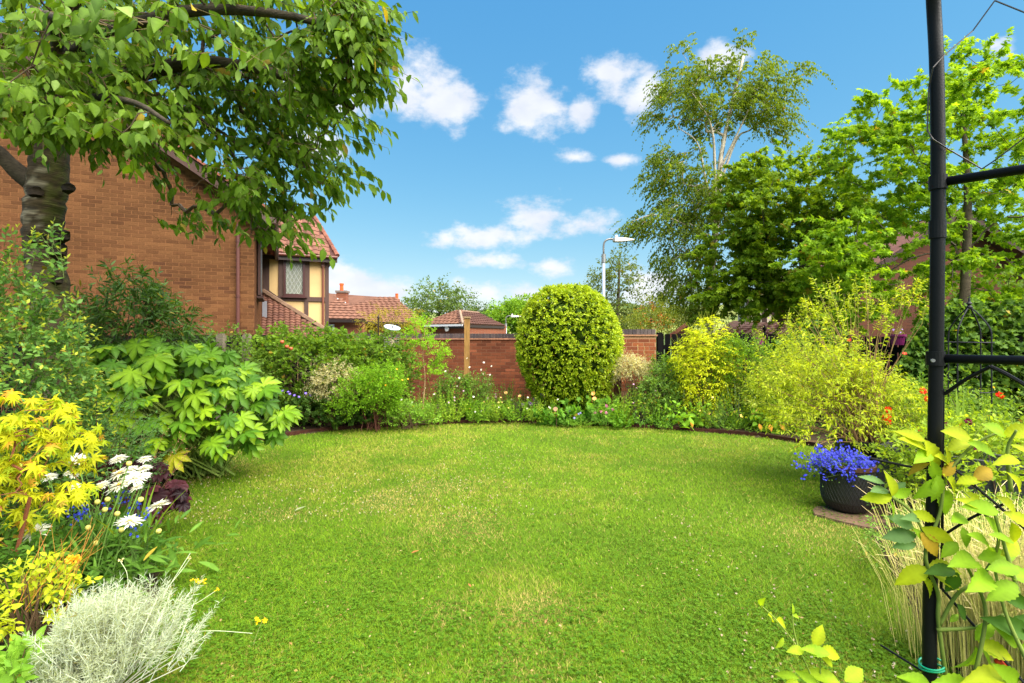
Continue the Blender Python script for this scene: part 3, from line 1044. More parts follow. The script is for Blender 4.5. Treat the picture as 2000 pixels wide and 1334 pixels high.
# wing roof: curved clay tiles, each a part
def tile_tm(w=0.30, l=0.36):
    V, F = [], []
    xs = np.linspace(0, w, 7)
    prof = 0.026 * np.array([0.1, .75, 1.0, .75, .1, -.35, .0])
    for i, x in enumerate(xs):
        V += [(x, 0, prof[i] + .022), (x, l, prof[i]), (x, 0, prof[i] - .0)]
    for i in range(6):
        a = i * 3
        F += [(a, a + 3, a + 4, a + 1), (a + 2, a + 5, a + 3, a)]
    return np.array(V), [np.array(F)], np.ones(len(V))
def place_tiles(parent, org, ex, ey, rows, cols, gw, gl, colf, keep=lambda u, v: True, limit=300, name='tile'):
    """rows of tiles up a slope: ex along the eave, ey up the slope"""
    ex, ey = unit(ex), unit(ey)
    nz_ = unit(np.cross(ex, ey))
    tm = tile_tm(gw * 1.02, gl * 1.16)
    me = mesh_data(name, tm[0], tm[1], np.ones((len(tm[0]), 3)), TILE)
    loc = worldloc(parent)
    cnt = 0
    rest = Bag()
    for r in range(rows):
        for c in range(cols):
            u, v = c * gw, r * gl
            if not keep(u, v):
                continue
            p = np.asarray(org) + ex * u + ey * v + nz_ * (0.01 + rng.uniform(0, .006))
            e2 = unit(ex + nz_ * rng.normal(0, .008))
            col = colf() * rng.uniform(.8, 1.15)
            if cnt < limit:
                q = p - loc
                o = bpy.data.objects.new(name, me)
                o.parent = parent
                o.matrix_basis = Matrix(((e2[0], ey[0], nz_[0], q[0]), (e2[1], ey[1], nz_[1], q[1]), (e2[2], ey[2], nz_[2], q[2]), (0, 0, 0, 1)))
                o.color = (*col, 1)
                COL.objects.link(o)
            else:
                tv = tm[0]
                rest.add(p + tv[:, 0:1] * e2 + tv[:, 1:2] * ey + tv[:, 2:3] * nz_, tm[1], col)
            cnt += 1
    if rest.n:
        part('tiling', rest, TILE, parent, 'stuff')
tcol = lambda: np.asarray(mixcol(srgb(124, 84, 68), srgb(102, 68, 56), rng.uniform(0, 1)))
slope = unit(e_b * 1.0 + UP * 0.88)
rp = Bag()
r0 = Wg(-0.1, 4.30, .32)
top = 2.5
rp.add([r0, r0 + e_g * (WW + .35), r0 + e_g * (WW + .35 - 0.62) + slope * top, r0 + slope * top], [np.array([[0, 1, 2, 3]])], srgb(70, 44, 38))
hipR = r0 + e_g * (WW + .35)
rp.add([hipR, hipR + e_b * 4.2, hipR + e_b * 2.4 - e_g * .62 + UP * 1.65, hipR - e_g * 0.62 + slope * top], [np.array([[0, 1, 2, 3]])], srgb(110, 70, 58))
wroof = part('wing_roof', rp, TILE, house)
place_tiles(wroof, r0, e_g, slope, 10, 9, 0.27, 0.25, tcol, keep=lambda u, v: u < WW + .35 - .24 - 0.62 * v / top)
b = Bag()
for k in range(9):      # hip tiles
    q0 = hipR + (-e_g * 0.62 + slope * top) * (k / 9)
    q1 = hipR + (-e_g * 0.62 + slope * top) * ((k + 1.1) / 9)
    tube(b, [q0 + UP * .02, q1 + UP * .035], [.085, .065], srgb(120, 76, 62) * rng.uniform(.7, 1.1), 7)
part('hip_tiles', b, TILE, wroof)
b = Bag()
tube(b, [r0 - UP * .05 - e_b * .05, hipR - UP * .05 - e_b * .05], .05, srgb(96, 52, 42), 8)
obox(b, r0 - UP * .22 + e_b * 0.03, hipR - r0, e_b * .03, UP * .18, srgb(56, 40, 36))
part('wing_gutter', b, PLASTIC, house)
b = Bag()
dq = Wg(WW - .19, 0, .06)
tube(b, [dq + UP * 1.0, dq + UP * 3.95, dq + UP * 4.05, r0 + e_g * (WW - .1) - UP * .1], .038, srgb(118, 68, 52), 8)
cbox(b, dq + UP * 4.05, e_g, e_b, UP, .11, .1, .2, srgb(110, 62, 48))
part('wing_downpipe', b, PLASTIC, house)
# lower tiled slope in front of the wing, with its mortared hip
A0, A1, A2 = P(513, 572, 16.4), P(632, 646, 16.1), P(507, 668, 15.0)
A3 = P(628, 672, 15.6)
rp = Bag()
rp.add([A0, A2, A3, A1], [np.array([[0, 1, 2, 3]])], srgb(84, 54, 44))
lroof = part('lower_roof', rp, TILE, house)
ey = unit(A0 - A2)
ex = unit(np.array([1, 0.35, 0]) - ey * np.dot(np.array([1, .35, 0]), ey))
L0 = np.linalg.norm(A0 - A2)
place_tiles(lroof, A2, ex, ey, int(L0 / .11), 14, .16, .11, lambda: np.asarray(mixcol(srgb(112, 76, 60), srgb(92, 60, 50), rng.uniform(0, 1))), keep=lambda u, v: u < 1.90 * (1 - v / L0 * .98) - .05, limit=200)
b = Bag()
for k in range(12):
    q0, q1 = A0 + (A1 - A0) * k / 12, A0 + (A1 - A0) * (k + 1.08) / 12
    tube(b, [q0 + UP * .05 - e_b * .05, q1 + UP * .06 - e_b * .05], [.095, .08], srgb(116, 92, 74) * rng.uniform(.8, 1.1), 6)
part('verge_tiles', b, TILE, lroof)
b = Bag()
obox(b, H(-.02, 5.2, 0.9), e_g * .13, e_b * .05, UP * 1.75, srgb(130, 130, 138))
part('white_panel', b, PLASTIC, house)

# ------------------------------------------------------------------ far bungalow, garage and the houses to the right
def far_roof(parent, poly, ey_, C, gauge=0.3, name='roof'):
    """roof plane given by its corners (first edge = eave) with raised courses of tiles across it"""
    b = Bag()
    poly = [np.asarray(p, float) for p in poly]
    b.add(poly, [np.arange(len(poly)).reshape(1, -1)], C * .7)
    o = part(name, b, TILE, parent)
    ex = unit(poly[1] - poly[0])
    nrm = unit(np.cross(ex, poly[2] - poly[1]))
    if nrm[2] < 0:
        nrm = -nrm
    ey = np.cross(nrm, ex)
    if ey[2] < 0:
        ey = -ey
    Q = np.array([[(p - poly[0]) @ ex, (p - poly[0]) @ ey] for p in poly])
    rows = Bag()
    v = 0.0
    while v < Q[:, 1].max() - .05:
        xs = []
        vm = v + .02
        for i in range(len(Q)):
            a, c = Q[i], Q[(i + 1) % len(Q)]
            if (a[1] - vm) * (c[1] - vm) < 0:
                xs.append(a[0] + (c[0] - a[0]) * (vm - a[1]) / (c[1] - a[1]))
        if len(xs) >= 2:
            x0, x1 = min(xs), max(xs)
            m = max(2, int((x1 - x0) / .15))
            px = np.linspace(x0, x1, m + 1)
            hz = .05 + .03 * (np.arange(m + 1) % 2)
            lo = [poly[0] + ex * x + ey * v + nrm * h for x, h in zip(px, hz)]
            lo2 = [poly[0] + ex * x + ey * v for x in px]
            hi = [poly[0] + ex * x + ey * (v + gauge) + nrm * (h - .045) for x, h in zip(px, hz)]
            k = m + 1
            F = np.array([[i, i + 1, k + i + 1, k + i] for i in range(m)] + [[2 * k + i, 2 * k + i + 1, i + 1, i] for i in range(m)])
            cc = np.repeat((C * rng.uniform(.85, 1.12, (m + 1, 1)))[None], 3, 0).reshape(-1, 3)
            rows.add(lo + hi + lo2, [F], cc)
        v += gauge
    part('tile_courses', rows, TILE, o, 'stuff')
    return o
bung = thing('bungalow', 'far brick bungalow with long pinkish brown tiled roof and chimney', 'bungalow', (-9.0, 28, 0))
bm = brick_wall_mat('bungalow_brick', (1, 0.15), srgb(134, 72, 44), srgb(118, 60, 40), srgb(130, 100, 78))
rc = srgb(118, 82, 66)
b = Bag()
box(b, (-13.5, 28.4, 0), (-5.6, 35, 2.45), np.ones(3))
box(b, (-11.0, 27.4, 0), (-8.0, 28.45, 2.38), np.ones(3))
part('wall', b, bm, bung)
far_roof(bung, [P(600, 629, 27.9), P(826, 631, 27.9), P(772, 582, 31.6), P(600, 570, 31.6)], None, rc)
far_roof(bung, [P(590, 622, 26.9), P(714, 624, 26.9), P(664, 584, 28.9), P(618, 558, 28.9)], None, rc * .97, name='front_roof')
b = Bag()
bar(b, P(590, 626, 26.9), P(714, 627, 26.9), .1, .16, srgb(44, 34, 32))
bar(b, P(714, 630, 27.9), P(826, 634, 27.9), .1, .16, srgb(44, 34, 32))
part('fascia', b, PLASTIC, bung)
b = Bag()
c0 = P(669, 585, 29.6)
box(b, (c0[0] - .27, c0[1] - .27, 3.0), (c0[0] + .27, c0[1] + .27, 4.05), np.ones(3))
ch_ = part('chimney', b, bm, bung)
b = Bag()
box(b, (c0[0] - .32, c0[1] - .32, 4.052), (c0[0] + .32, c0[1] + .32, 4.17), srgb(120, 104, 96))
part('chimney_cap', b, STONE, ch_)
lathe_b = Bag()
lathe(lathe_b, [(.11, 4.17), (.10, 4.5), (.13, 4.52), (.12, 4.6), (.06, 4.61)], srgb(214, 92, 44), (c0[0] - .05, c0[1], 0), 10)
part('chimney_pot', lathe_b, TILE, ch_)
b = Bag()
c1 = P(775, 584, 31.8)
lathe(b, [(.2, 3.6), (.2, 3.85)], srgb(140, 90, 66), (c1[0], c1[1], 0), 4)
lathe(b, [(.10, 3.85), (.09, 4.15), (.11, 4.18), (.05, 4.2)], srgb(214, 96, 50), (c1[0], c1[1], 0), 10)
part('ridge_flue', b, TILE, bung)
b = Bag()
b.add([P(658, 582, 28.85), P(676, 591, 28.8), P(674, 593, 28.7), P(662, 589, 28.7)], [np.array([[0, 1, 2, 3]])], srgb(200, 198, 194))
part('lead_flashing', b, PLASTIC, bung)
b = Bag()
box(b, (-10.5, 27.34, 1.0), (-9.5, 27.39, 2.2), srgb(225, 225, 228))
w_ = part('window', b, PLASTIC, bung)
b = Bag()
for k in range(2):
    box(b, (-10.43 + k * .46, 27.32, 1.1), (-10.05 + k * .46, 27.335, 2.1), np.array((.06, .08, .09)))
part('pane', b, PLASTIC, w_)
b = Bag()
box(b, (-7.95, 28.33, .1), (-7.5, 28.39, 2.1), srgb(46, 30, 28))
part('door', b, PLASTIC, bung)

gar = thing('garage', 'small brick garage with dark brown hipped roof behind the garden wall', 'garage', (-2.6, 27, 0))
zE, zR = 2.18, 3.0
gc, gl, gr_ = np.array([-2.5, 26, zE]), np.array([-5.2, 28.2, zE]), np.array([-.45, 31, zE])
ra, rb_ = np.array([-3.0, 29.5, zR]), np.array([-2.1, 32.0, zR])
gm = brick_wall_mat('garage_brick', (-.77, .63), srgb(134, 68, 40), srgb(118, 58, 36), srgb(128, 96, 72))
far_roof(gar, [gl, gc, ra, ra + np.array([-.4, .3, 0])], None, srgb(122, 86, 68))
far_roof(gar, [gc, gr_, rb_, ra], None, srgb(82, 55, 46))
b = Bag()
tube(b, [gc, ra], .09, srgb(138, 116, 96), 6)
tube(b, [ra, rb_], .09, srgb(120, 96, 80), 6)
part('hip_tiles', b, TILE, gar)
b = Bag()
sh = np.array([.1, .35, 0])
b.add([gl + sh - UP * 2.3, gc + sh - UP * 2.3, gr_ + sh - UP * 2.3, gl + sh, gc + sh, gr_ + sh], [np.array([[0, 1, 4, 3], [1, 2, 5, 4]])], np.ones(3))
part('wall', b, gm, gar)
b = Bag()
bar(b, gl - UP * .06, gc - UP * .06, .06, .1, srgb(214, 214, 216))
bar(b, gl - UP * .17 + sh * .5, gc - UP * .17 + sh * .5, .06, .1, srgb(40, 34, 34))
bar(b, gc - UP * .1, gr_ - UP * .1, .06, .14, srgb(52, 38, 36))
part('fascia', b, PLASTIC, gar)
b = Bag()
q = P(874, 642, 26.9)
dirn = unit(np.array([-.63, -.77, 0]))
tube(b, [q, q + dirn * .06], .14, srgb(226, 222, 214), 14)
part('round_alarm_box', b, PLASTIC, gar)

# low roof behind the black fence, and the tall brick gable behind the maples
low = thing('outbuilding', 'low outbuilding with shallow brown tiled roof behind the black slat fence', 'outbuilding', (9.0, 19, 0))
far_roof(low, [P(1375, 662, 18.0), P(1560, 662, 18.0), P(1540, 632, 20.5), P(1432, 626, 20.5)], None, srgb(84, 58, 50))
b = Bag()
box(b, (P(1385, 662, 18.1)[0], 18.2, 0), (P(1550, 662, 18.1)[0], 21, 1.5), np.ones(3))
part('wall', b, bm, low)
b = Bag()
q = P(1340, 640, 15.5)
bar(b, P(1305, 659, 15.6), P(1340, 634, 15.6), .08, .1, srgb(120, 74, 56))
b.add([P(1305, 659, 15.6), P(1340, 634, 15.6), P(1372, 660, 15.6)], [np.array([[0, 1, 2]])], srgb(70, 40, 30))
part('porch_gable', b, TILE, low)
b = Bag()
q = P(1493, 655, 17.9)
lathe(b, [(.06, 0), (.075, .05), (.03, .12), (.07, .2), (.06, .28), (.015, .36)], srgb(30, 26, 26), q, 8)
part('roof_finial', b, TILE, low)
rh = thing('brick_house', 'red brick house half hidden behind the maples and ivy', 'house', (15.5, 21, 0))
rm = brick_wall_mat('dark_brick', (1, .1), srgb(96, 48, 26), srgb(78, 39, 23), srgb(84, 54, 36))
b = Bag()
gx0, gx1, gy_ = P(1660, 0, 20)[0], P(2080, 0, 20)[0], 20
gmx = (gx0 + gx1) / 2
zg = 3.6
b.add([(gx0, gy_, 0), (gx1, gy_ + .5, 0), (gx1, gy_ + .5, zg), (gmx, gy_ + .25, zg + 2.6), (gx0, gy_, zg), (gx0, gy_ + 7, 0), (gx0, gy_ + 7, zg)],
      [np.array([[0, 1, 2, 3, 4]]), np.array([[0, 4, 6, 5]])], np.ones(3))
part('wall', b, rm, rh)
b = Bag()
for s, xe in ((-1, gx0 - .4), (1, gx1 + .4)):
    bar(b, (xe, gy_ - .3, zg - .2), (gmx, gy_ - .3, zg + 2.75), .05, .26, srgb(58, 40, 36))
part('bargeboard', b, TIMBER, rh)
b = Bag()
b.add([(gx0 - .5, gy_ - .35, zg - .1), (gmx, gy_ - .35, zg + 2.9), (gmx, gy_ + 8, zg + 2.9), (gx0 - .5, gy_ + 8, zg - .1), (gx1 + .5, gy_ - .35, zg - .1), (gx1 + .5, gy_ + 8, zg - .1)],
      [np.array([[0, 1, 2, 3], [4, 5, 2, 1]])], srgb(104, 68, 58))
part('roof', b, TILE, rh)
b = Bag()
box(b, (P(1580, 0, 19)[0], 24, 0), (P(1650, 0, 19)[0], 25, 3.4), srgb(214, 200, 178))
side_wing = part('rendered_porch', b, RENDER, rh)
for xx in (1583, 1603, 1622, 1645):
    part('timber', box(Bag(), (P(xx, 0, 19)[0] - .1, 23.93, 0), (P(xx, 0, 19)[0] + .1, 23.995, 3.4), srgb(64, 46, 42)), TIMBER, rh)

# ------------------------------------------------------------------ garden wall, pillar, fences
wall = thing('garden_wall', 'long red brick garden wall with dark brick-on-edge coping at the back', 'wall', (-1.5, 12, 0))
wx0, wx1, wy, wt = -4.2, 0.75, 12.05, 0.215
b = Bag()
box(b, (wx0, wy, 0), (wx1, wy + wt, 1.50), srgb(116, 80, 60))
part('mortar_core', b, MORTAR, wall)
def gw_col(a, z, i):
    c = np.asarray(mixcol(srgb(128, 72, 46), srgb(102, 56, 38), rng.uniform(0, 1)))
    if rng.uniform() < .1:
        c = srgb(140, 80, 54)
    if z > 1.3:
        c = c * .82
    return c * rng.uniform(.85, 1.1)
lay_bricks(wall, (wx0, wy, 0), (1, 0, 0), (0, -1, 0), wx1 - wx0, .0, 1.5, gw_col, 300)
b = Bag()
x = wx0
while x < wx1:
    box(b, (x, wy - .03, 1.502), (min(x + .225, wx1), wy + wt + .03, 1.53), srgb(160, 112, 86) * rng.uniform(.85, 1.05))
    x += .228
part('tile_ledge', b, TILE, wall)
b = Bag()
box(b, (wx0, wy + .012, 1.531), (wx1, wy + wt - .012, 1.634), srgb(130, 120, 112))
part('coping_mortar', b, MORTAR, wall)
copme = Bag(); box(copme, (0, 0, 0), (.066, wt + .012, .105), np.ones(3))
copd = copme.data('coping_brick', BRICK)
x = wx0
while x < wx1 - .06:
    o = obj('coping_brick', copd, wall, tuple(np.array([x, wy - .006, 1.533 + rng.uniform(0, .004)]) - worldloc(wall)))
    c = mixcol(srgb(84, 70, 68), srgb(66, 58, 60), rng.uniform(0, 1)) * rng.uniform(.8, 1.2)
    o.color = (*c, 1)
    x += .076

pil = thing('brick_pillar', 'square brick gate pillar with dark coping beside the clipped domed bush', 'pillar', (2.5, 10.2, 0))
q0, q1 = G(1213.5, 10.2), G(1281, 10.2)
pw = q1[0] - q0[0]
b = Bag()
box(b, (q0[0], 10.2, 0), (q1[0], 10.2 + pw, 1.585), srgb(160, 120, 90))
part('mortar_core', b, MORTAR, pil)
pcol = lambda a, z, i: np.asarray(mixcol(srgb(150, 86, 52), srgb(122, 68, 46), rng.uniform(0, 1))) * rng.uniform(.88, 1.12)
lay_bricks(pil, (q0[0], 10.2, 0), (1, 0, 0), (0, -1, 0), pw, .485, 1.585, pcol, 120)
lay_bricks(pil, (q1[0], 10.2, 0), (0, 1, 0), (1, 0, 0), pw, .485, 1.585, pcol, 0)
b = Bag()
box(b, (q0[0] - .03, 10.17, 1.586), (q1[0] + .03, 10.2 + pw + .03, 1.615), srgb(162, 116, 88))
part('tile_ledge', b, TILE, pil)
x = q0[0] - .005
while x < q1[0] - .03:
    o = obj('coping_brick', copd, pil, tuple(np.array([x, 10.2 - .006, 1.617]) - worldloc(pil)))
    o.scale = (1, pw / (wt + .012), 1)
    c = mixcol(srgb(96, 84, 82), srgb(74, 66, 68), rng.uniform(0, 1))
    o.color = (*c, 1)
    x += .0765
obox_b = Bag(); box(obox_b, (q0[0], 10.21, 1.618), (q1[0], 10.19 + pw, 1.71), srgb(120, 112, 106)); part('coping_mortar', obox_b, MORTAR, pil)
b = Bag()
box(b, (wx1 - .02, 11.0, 0), (q0[0] + .3, 11.2, 1.5), srgb(118, 70, 48))
single('low_brick_return', b, brick_wall_mat('return_brick', (1, 0), srgb(150, 82, 52), srgb(120, 64, 42), srgb(130, 96, 72)), 'short brick wall stub between bush and square pillar', 'wall', (1.4, 11, 0))

blk = np.array((.0065, .006, .006))
def fence(label, pa, pb, z0, z1, bw, gap, rails, name='slat_fence', slack=.012, posts=()):
    pa, pb = np.asarray(pa, float), np.asarray(pb, float)
    t = thing(name, label, 'fence', (*((pa + pb) / 2)[:2], 0))
    d = unit(pb - pa)
    nr = np.array([d[1], -d[0], 0])
    L = np.linalg.norm(pb - pa)
    me = Bag(); box(me, (0, 0, 0), (bw, .02, 1), np.ones(3))
    md = me.data('plank', BLACKWOOD)
    x = 0
    loc = worldloc(t)
    while x < L:
        h = z1 - z0 + rng.uniform(-slack, slack)
        q = pa + d * x + UP * z0 - loc
        o = bpy.data.objects.new('plank', md); o.parent = t; COL.objects.link(o)
        o.matrix_basis = Matrix(((d[0], nr[0], 0, q[0]), (d[1], nr[1], 0, q[1]), (0, 0, h, q[2]), (0, 0, 0, 1)))
        c = blk * rng.uniform(.7, 1.6)
        o.color = (*c, 1)
        x += bw + gap
    for zr in rails:
        part('rail', bar(Bag(), pa + UP * zr + nr * .045, pb + UP * zr + nr * .045, .09, .04, blk, side=nr), BLACKWOOD, t)
    for q in posts:
        part('post', box(Bag(), (q[0] - .05, q[1] - .05, 0), (q[0] + .05, q[1] + .05, z1 + .04), blk), BLACKWOOD, t)
    return t
fence('black vertical slat fence with open gaps right of the brick pillar', G(1286, 10.5), G(1600, 9.6), .1, 1.62, .105, .022, (.55, 1.36), posts=(G(1288, 10.3),))
fence('black slat fence panel behind the ivy and the domed obelisk', G(1602, 9.6), G(2150, 6.6), .1, 1.58, .105, .022, (.55, 1.36), posts=(G(1600, 9.5),))
fence('black close-boarded fence below the brown brick gable', (-7.5, 6.5, 0), (-4.6, 9.6, 0), .05, 1.60, .115, .006, (.5,), name='board_fence')
fence('black board fence behind the tall apple hedge', (-4.6, 9.75, 0), (-2.5, 10.75, 0), .05, 1.45, .115, .006, (.5,), name='board_fence')
for k, (px, Y, lab) in enumerate(((432, 8.2, 'grey concrete fence post with a twining stem by the brick house corner'), (482, 8.9, 'second grey concrete fence post half hidden by the apple hedge'))):
    q = G(px, Y)
    b = Bag()
    V = []
    box(b, (q[0] - .055, Y - .055, 0), (q[0] + .055, Y + .055, 1.60), srgb(112, 102, 86))
    box(b, (q[0] - .04, Y - .04, 1.60), (q[0] + .04, Y + .04, 1.63), srgb(112, 102, 86))
    single('concrete_post', b, STONE, lab, 'post', q, 'concrete fence posts')
# timber post
q = G(911, 9.9)
t = thing('timber_post', 'pale square timber post with a flat cap before the garden wall', 'post', q)
part('shaft', bar(Bag(), q, q + np.array([.015, 0, 1.93]), .10, .10, srgb(140, 104, 58), side=(0, 1, 0)), RAWWOOD, t)
part('cap', box(Bag(), (q[0] - .05, 9.835, 1.932), (q[0] + .08, 9.965, 1.962), srgb(150, 124, 92)), RAWWOOD, t)
# ------------------------------------------------------------------ trees
CHERRY = ovate(.47, 6, .14, .18, .85, 1.25)
OV = ovate(.5, 3, .1, .12)
OVLOW = ovate(.55, 2, .12, .1)
DIA = diamond(.55, .12)
MAPLE = palmate(5, 230, .42, .62, .42, .25, .35)
NARROW = ovate(.26, 3, .1, .2)

# --- cherry
def cherry():
    Yt = 4.8
    base = G(98, Yt)
    t = thing('cherry_tree', 'large cherry tree with ringed grey bark leaning over the garden', 'tree', base)
    b = Bag()
    pts = [G(105, Yt), P(108, 900, Yt), P(104, 640, Yt), P(90, 520, Yt), P(84, 440, Yt), P(92, 370, Yt), P(98, 290, Yt), P(104, 210, Yt), P(112, 120, Yt - .1), P(120, 20, Yt - .2), P(128, -120, Yt - .3)]
    path = smooth_path(pts, 90)
    rad = np.interp(np.linspace(0, 1, 90), [0, .2, .38, .5, .6, .72, 1], [.19, .155, .146, .154, .142, .122, .075])
    rad = rad * (1 + .035 * np.sin(np.arange(90) * 1.9) + .03 * rng.normal(size=90))
    zz = path[:, 2]
    col = []
    n_s = 22
    V0 = b.n
    tube(b, path, rad, srgb(78, 65, 47), n_s, wob=.018)
    # pale lenticel rings of cherry bark
    C = np.array(b.C[-1]).copy()
    ring = np.repeat(rng.uniform(0, 1, 90), n_s)
    spk = rng.uniform(0, 1, 90 * n_s)
    C[(ring > .5) & (spk > .7)] = srgb(132, 122, 102)
    C[(ring < .3) & (spk > .6)] = srgb(64, 55, 43)
    mossy = np.tile(np.arange(n_s), 90)
    C[(mossy > 13) & (mossy < 18) & (spk > .3)] = srgb(84, 82, 44)
    b.C[-1] = C
    part('trunk', b, CHERRYBARK, t, smooth=True)
    for (px, py, r) in ((134, 368, .06), (70, 468, .08), (112, 490, .09), (122, 462, .07), (110, 548, .05), (70, 376, .07)):
        c = P(px, py, Yt - .13)
        b = Bag()
        a = np.linspace(0, 2 * math.pi, 11)[:-1]
        V = [c + np.array([0, 0, r])]
        for e in (.6, .1, -.4):
            V += [c + r * rng.uniform(.85, 1.15) * np.array([math.cos(q) * math.cos(e), math.sin(q) * math.cos(e) * .7, math.sin(e)]) for q in a]
        V += [c - np.array([0, 0, r])]
        F4 = [[1 + k * 10 + j, 1 + k * 10 + (j + 1) % 10, 11 + k * 10 + (j + 1) % 10, 11 + k * 10 + j] for k in range(2) for j in range(10)]
        F3 = [[0, 1 + j, 1 + (j + 1) % 10] for j in range(10)] + [[31, 21 + (j + 1) % 10, 21 + j] for j in range(10)]
        b.add(V, [np.array(F4), np.array(F3)], srgb(58, 48, 38))
        part('burl', b, BARK, t, smooth=True)
    
    sk = Skeleton()
    root = sk.limb(list(path[40:90:6]))
    p_at = lambda py: path[np.argmin(np.abs(path[:, 2] - P(0, py, Yt)[2]))]
    limbs = [
        ([p_at(370), P(40, 340, 4.75), P(-30, 275, 4.6), P(-150, 200, 4.3)], .10),
        ([p_at(215), P(20, 160, 4.9), P(-120, 80, 5.2)], .07),
        ([p_at(190), P(250, 150, 4.55), P(400, 120, 4.3), P(560, 150, 4.1), P(690, 210, 4.0)], .075),
        ([p_at(170), P(280, 122, 5.2), P(430, 140, 5.4), P(560, 170, 5.4), P(640, 260, 5.2)], .06),
        ([p_at(120), P(230, 60, 4.2), P(380, 20, 3.8), P(560, 30, 3.6), P(700, 70, 3.6)], .06),
        ([p_at(60), P(200, -60, 4.2), P(360, -150, 3.9), P(560, -120, 3.8)], .06),
        ([p_at(140), P(110, 60, 3.9), P(90, 30, 3.2), P(120, 40, 2.7)], .05),
        ([p_at(200), P(170, 190, 4.2), P(260, 200, 3.6), P(330, 240, 3.2)], .04),
        ([p_at(180), P(330, 200, 4.9), P(430, 270, 5.0), P(470, 330, 5.0)], .045),
        ([p_at(100), P(60, 0, 5.4), P(20, -100, 6.0)], .06)]
    lb = Bag()
    starts = []
    for pts_, r in limbs:
        pth = smooth_path(pts_, 14)
        tube(lb, pth, np.linspace(r, r * .32, 14), srgb(66, 58, 46), 8, wob=.03)
        sk.limb(list(pth[3:]), -1)
    part('limbs', lb, BARK, t, smooth=True)
    nfix = len(sk.p)
    # where the leafy shoots are: crown outline and its hanging edge
    groups = [(180, [(120, 60, 220, 120), (330, 60, 220, 110), (540, 90, 200, 120)], 4.2, .9), (74, [(560, 190, 130, 70), (430, 260, 120, 60), (330, 190, 150, 60)], 4.6, .7),
              (60, [(650, 80, 95, 85), (700, 60, 60, 55)], 3.8, .35), (50, [(520, 320, 120, 60), (590, 280, 80, 50), (470, 370, 100, 50)], 4.5, .5),
              (70, [(150, 190, 150, 60), (60, 220, 90, 45), (240, 230, 110, 45)], 3.9, .5), (60, [(200, -90, 330, 110), (520, -60, 200, 80)], 4.2, .8), (60, [(100, 20, 200, 60)], 5.6, .5)]
    T = np.concatenate([blobs_points(n, bl, Y, th) for n, bl, Y, th in groups])
    fixed = [(740, 40, 3.6), (755, 110, 3.7), (735, 150, 3.7), (700, 195, 3.9), (735, 215, 3.9), (720, 240, 3.9), (690, 260, 4.0), (670, 290, 4.2), (715, 325, 4.2), (735, 332, 4.2), (680, 360, 4.3), (650, 340, 4.3),
             (640, 400, 4.5), (600, 420, 4.5), (570, 450, 4.5), (540, 460, 4.6), (520, 430, 4.6), (600, 445, 4.4), (625, 430, 4.3), (480, 410, 4.9), (450, 390, 5.0), (395, 400, 5.2), (350, 400, 5.3), (335, 420, 5.3), (370, 425, 5.2), (420, 420, 5.1),
             (310, 330, 5.0), (250, 300, 4.8), (290, 310, 4.9), (270, 270, 4.6), (330, 360, 5.2), (500, 390, 4.8), (560, 390, 4.6), (590, 370, 4.5),
             (190, 40, 2.6), (250, 30, 2.55), (225, 55, 2.6), (330, 40, 2.7), (20, 160, 2.9), (40, 175, 2.9), (100, 190, 3.4), (215, 245, 3.2), (240, 260, 3.3), (60, 30, 2.8), (110, 45, 2.8), (370, 40, 2.8), (420, 60, 3.0), (160, 215, 3.6), (30, 230, 3.9), (120, 240, 4.0), (80, 255, 4.2)]
    T = np.concatenate([T, np.array([P(a - (28 if a > 500 else 0), c, d) for a, c, d in fixed])])
    T[:, 0] -= np.where(T[:, 0] / T[:, 1] > -.5, .10, 0)
    sk.reach(T, path[50], sag=.10)
    b = Bag()
    sk.build(b, .004, .07, srgb(72, 60, 46), 6, .5)
    # the limbs are already built: draw only grown branches
    b2 = Bag()
    wmax = max(sk.w)
    for k in range(nfix, len(sk.p)):
        j = sk.par[k]
        r1 = max(.0032, .034 * (sk.w[k] / wmax) ** .5)
        r0 = min(r1 * 1.3, .03)
        tube(b2, [sk.p[j], sk.p[k]], [r0, r1], srgb(84, 68, 52) * rng.uniform(.7, 1.2), 5, caps=False)
    part('branches', b2, TWIG, t, 'stuff')
    # shoots: several from each target, leaves hanging in two ranks
    n = len(T)
    m = 3
    O = np.repeat(T, m, 0) + rng.normal(0, .07, (n * m, 3))
    out = unit((T - np.array([path[55][0], Yt, 0])) * np.array([1, .7, 0]))
    A = unit(np.repeat(out, m, 0) * .8 + rng.normal(0, .75, (n * m, 3)) * np.array([1, 1, .35]) - UP * .15)
    arr = sprigs(O, A, rng.uniform(.16, .38, n * m), 7, .105, np.array((.036, .085, .006)), np.array((.135, .225, .013)), droop=.25, ang=48, planar=True, face_up=.6, jit=.32, hang=.9, sv=.4)
    P_, D_, N_, S_, C_ = arr
    pale = rng.uniform(0, 1, len(P_)) < .05
    C_[pale] = np.array((.22, .33, .07)) * rng.uniform(.8, 1.2, pale.sum())[:, None]
    ye = rng.uniform(0, 1, len(P_)) < .004
    C_[ye] = np.array((.42, .30, .03))
    # stalks of shoots
    sb = Bag()
    L = np.linalg.norm(arr[0].reshape(-1, 7, 3)[:, -1] - O, axis=1)
    sticks(sb, O, arr[0].reshape(-1, 7, 3)[:, -1], .0028, .0014, srgb(112, 96, 62))
    part('twigs', sb, TWIG, t, 'stuff')
    leaves(t, CHERRY, (P_, D_, N_, S_, C_), LEAF, np.array(base), 300, low=ovate(.47, 3, .14, .18, .85, 1.2))
cherry()

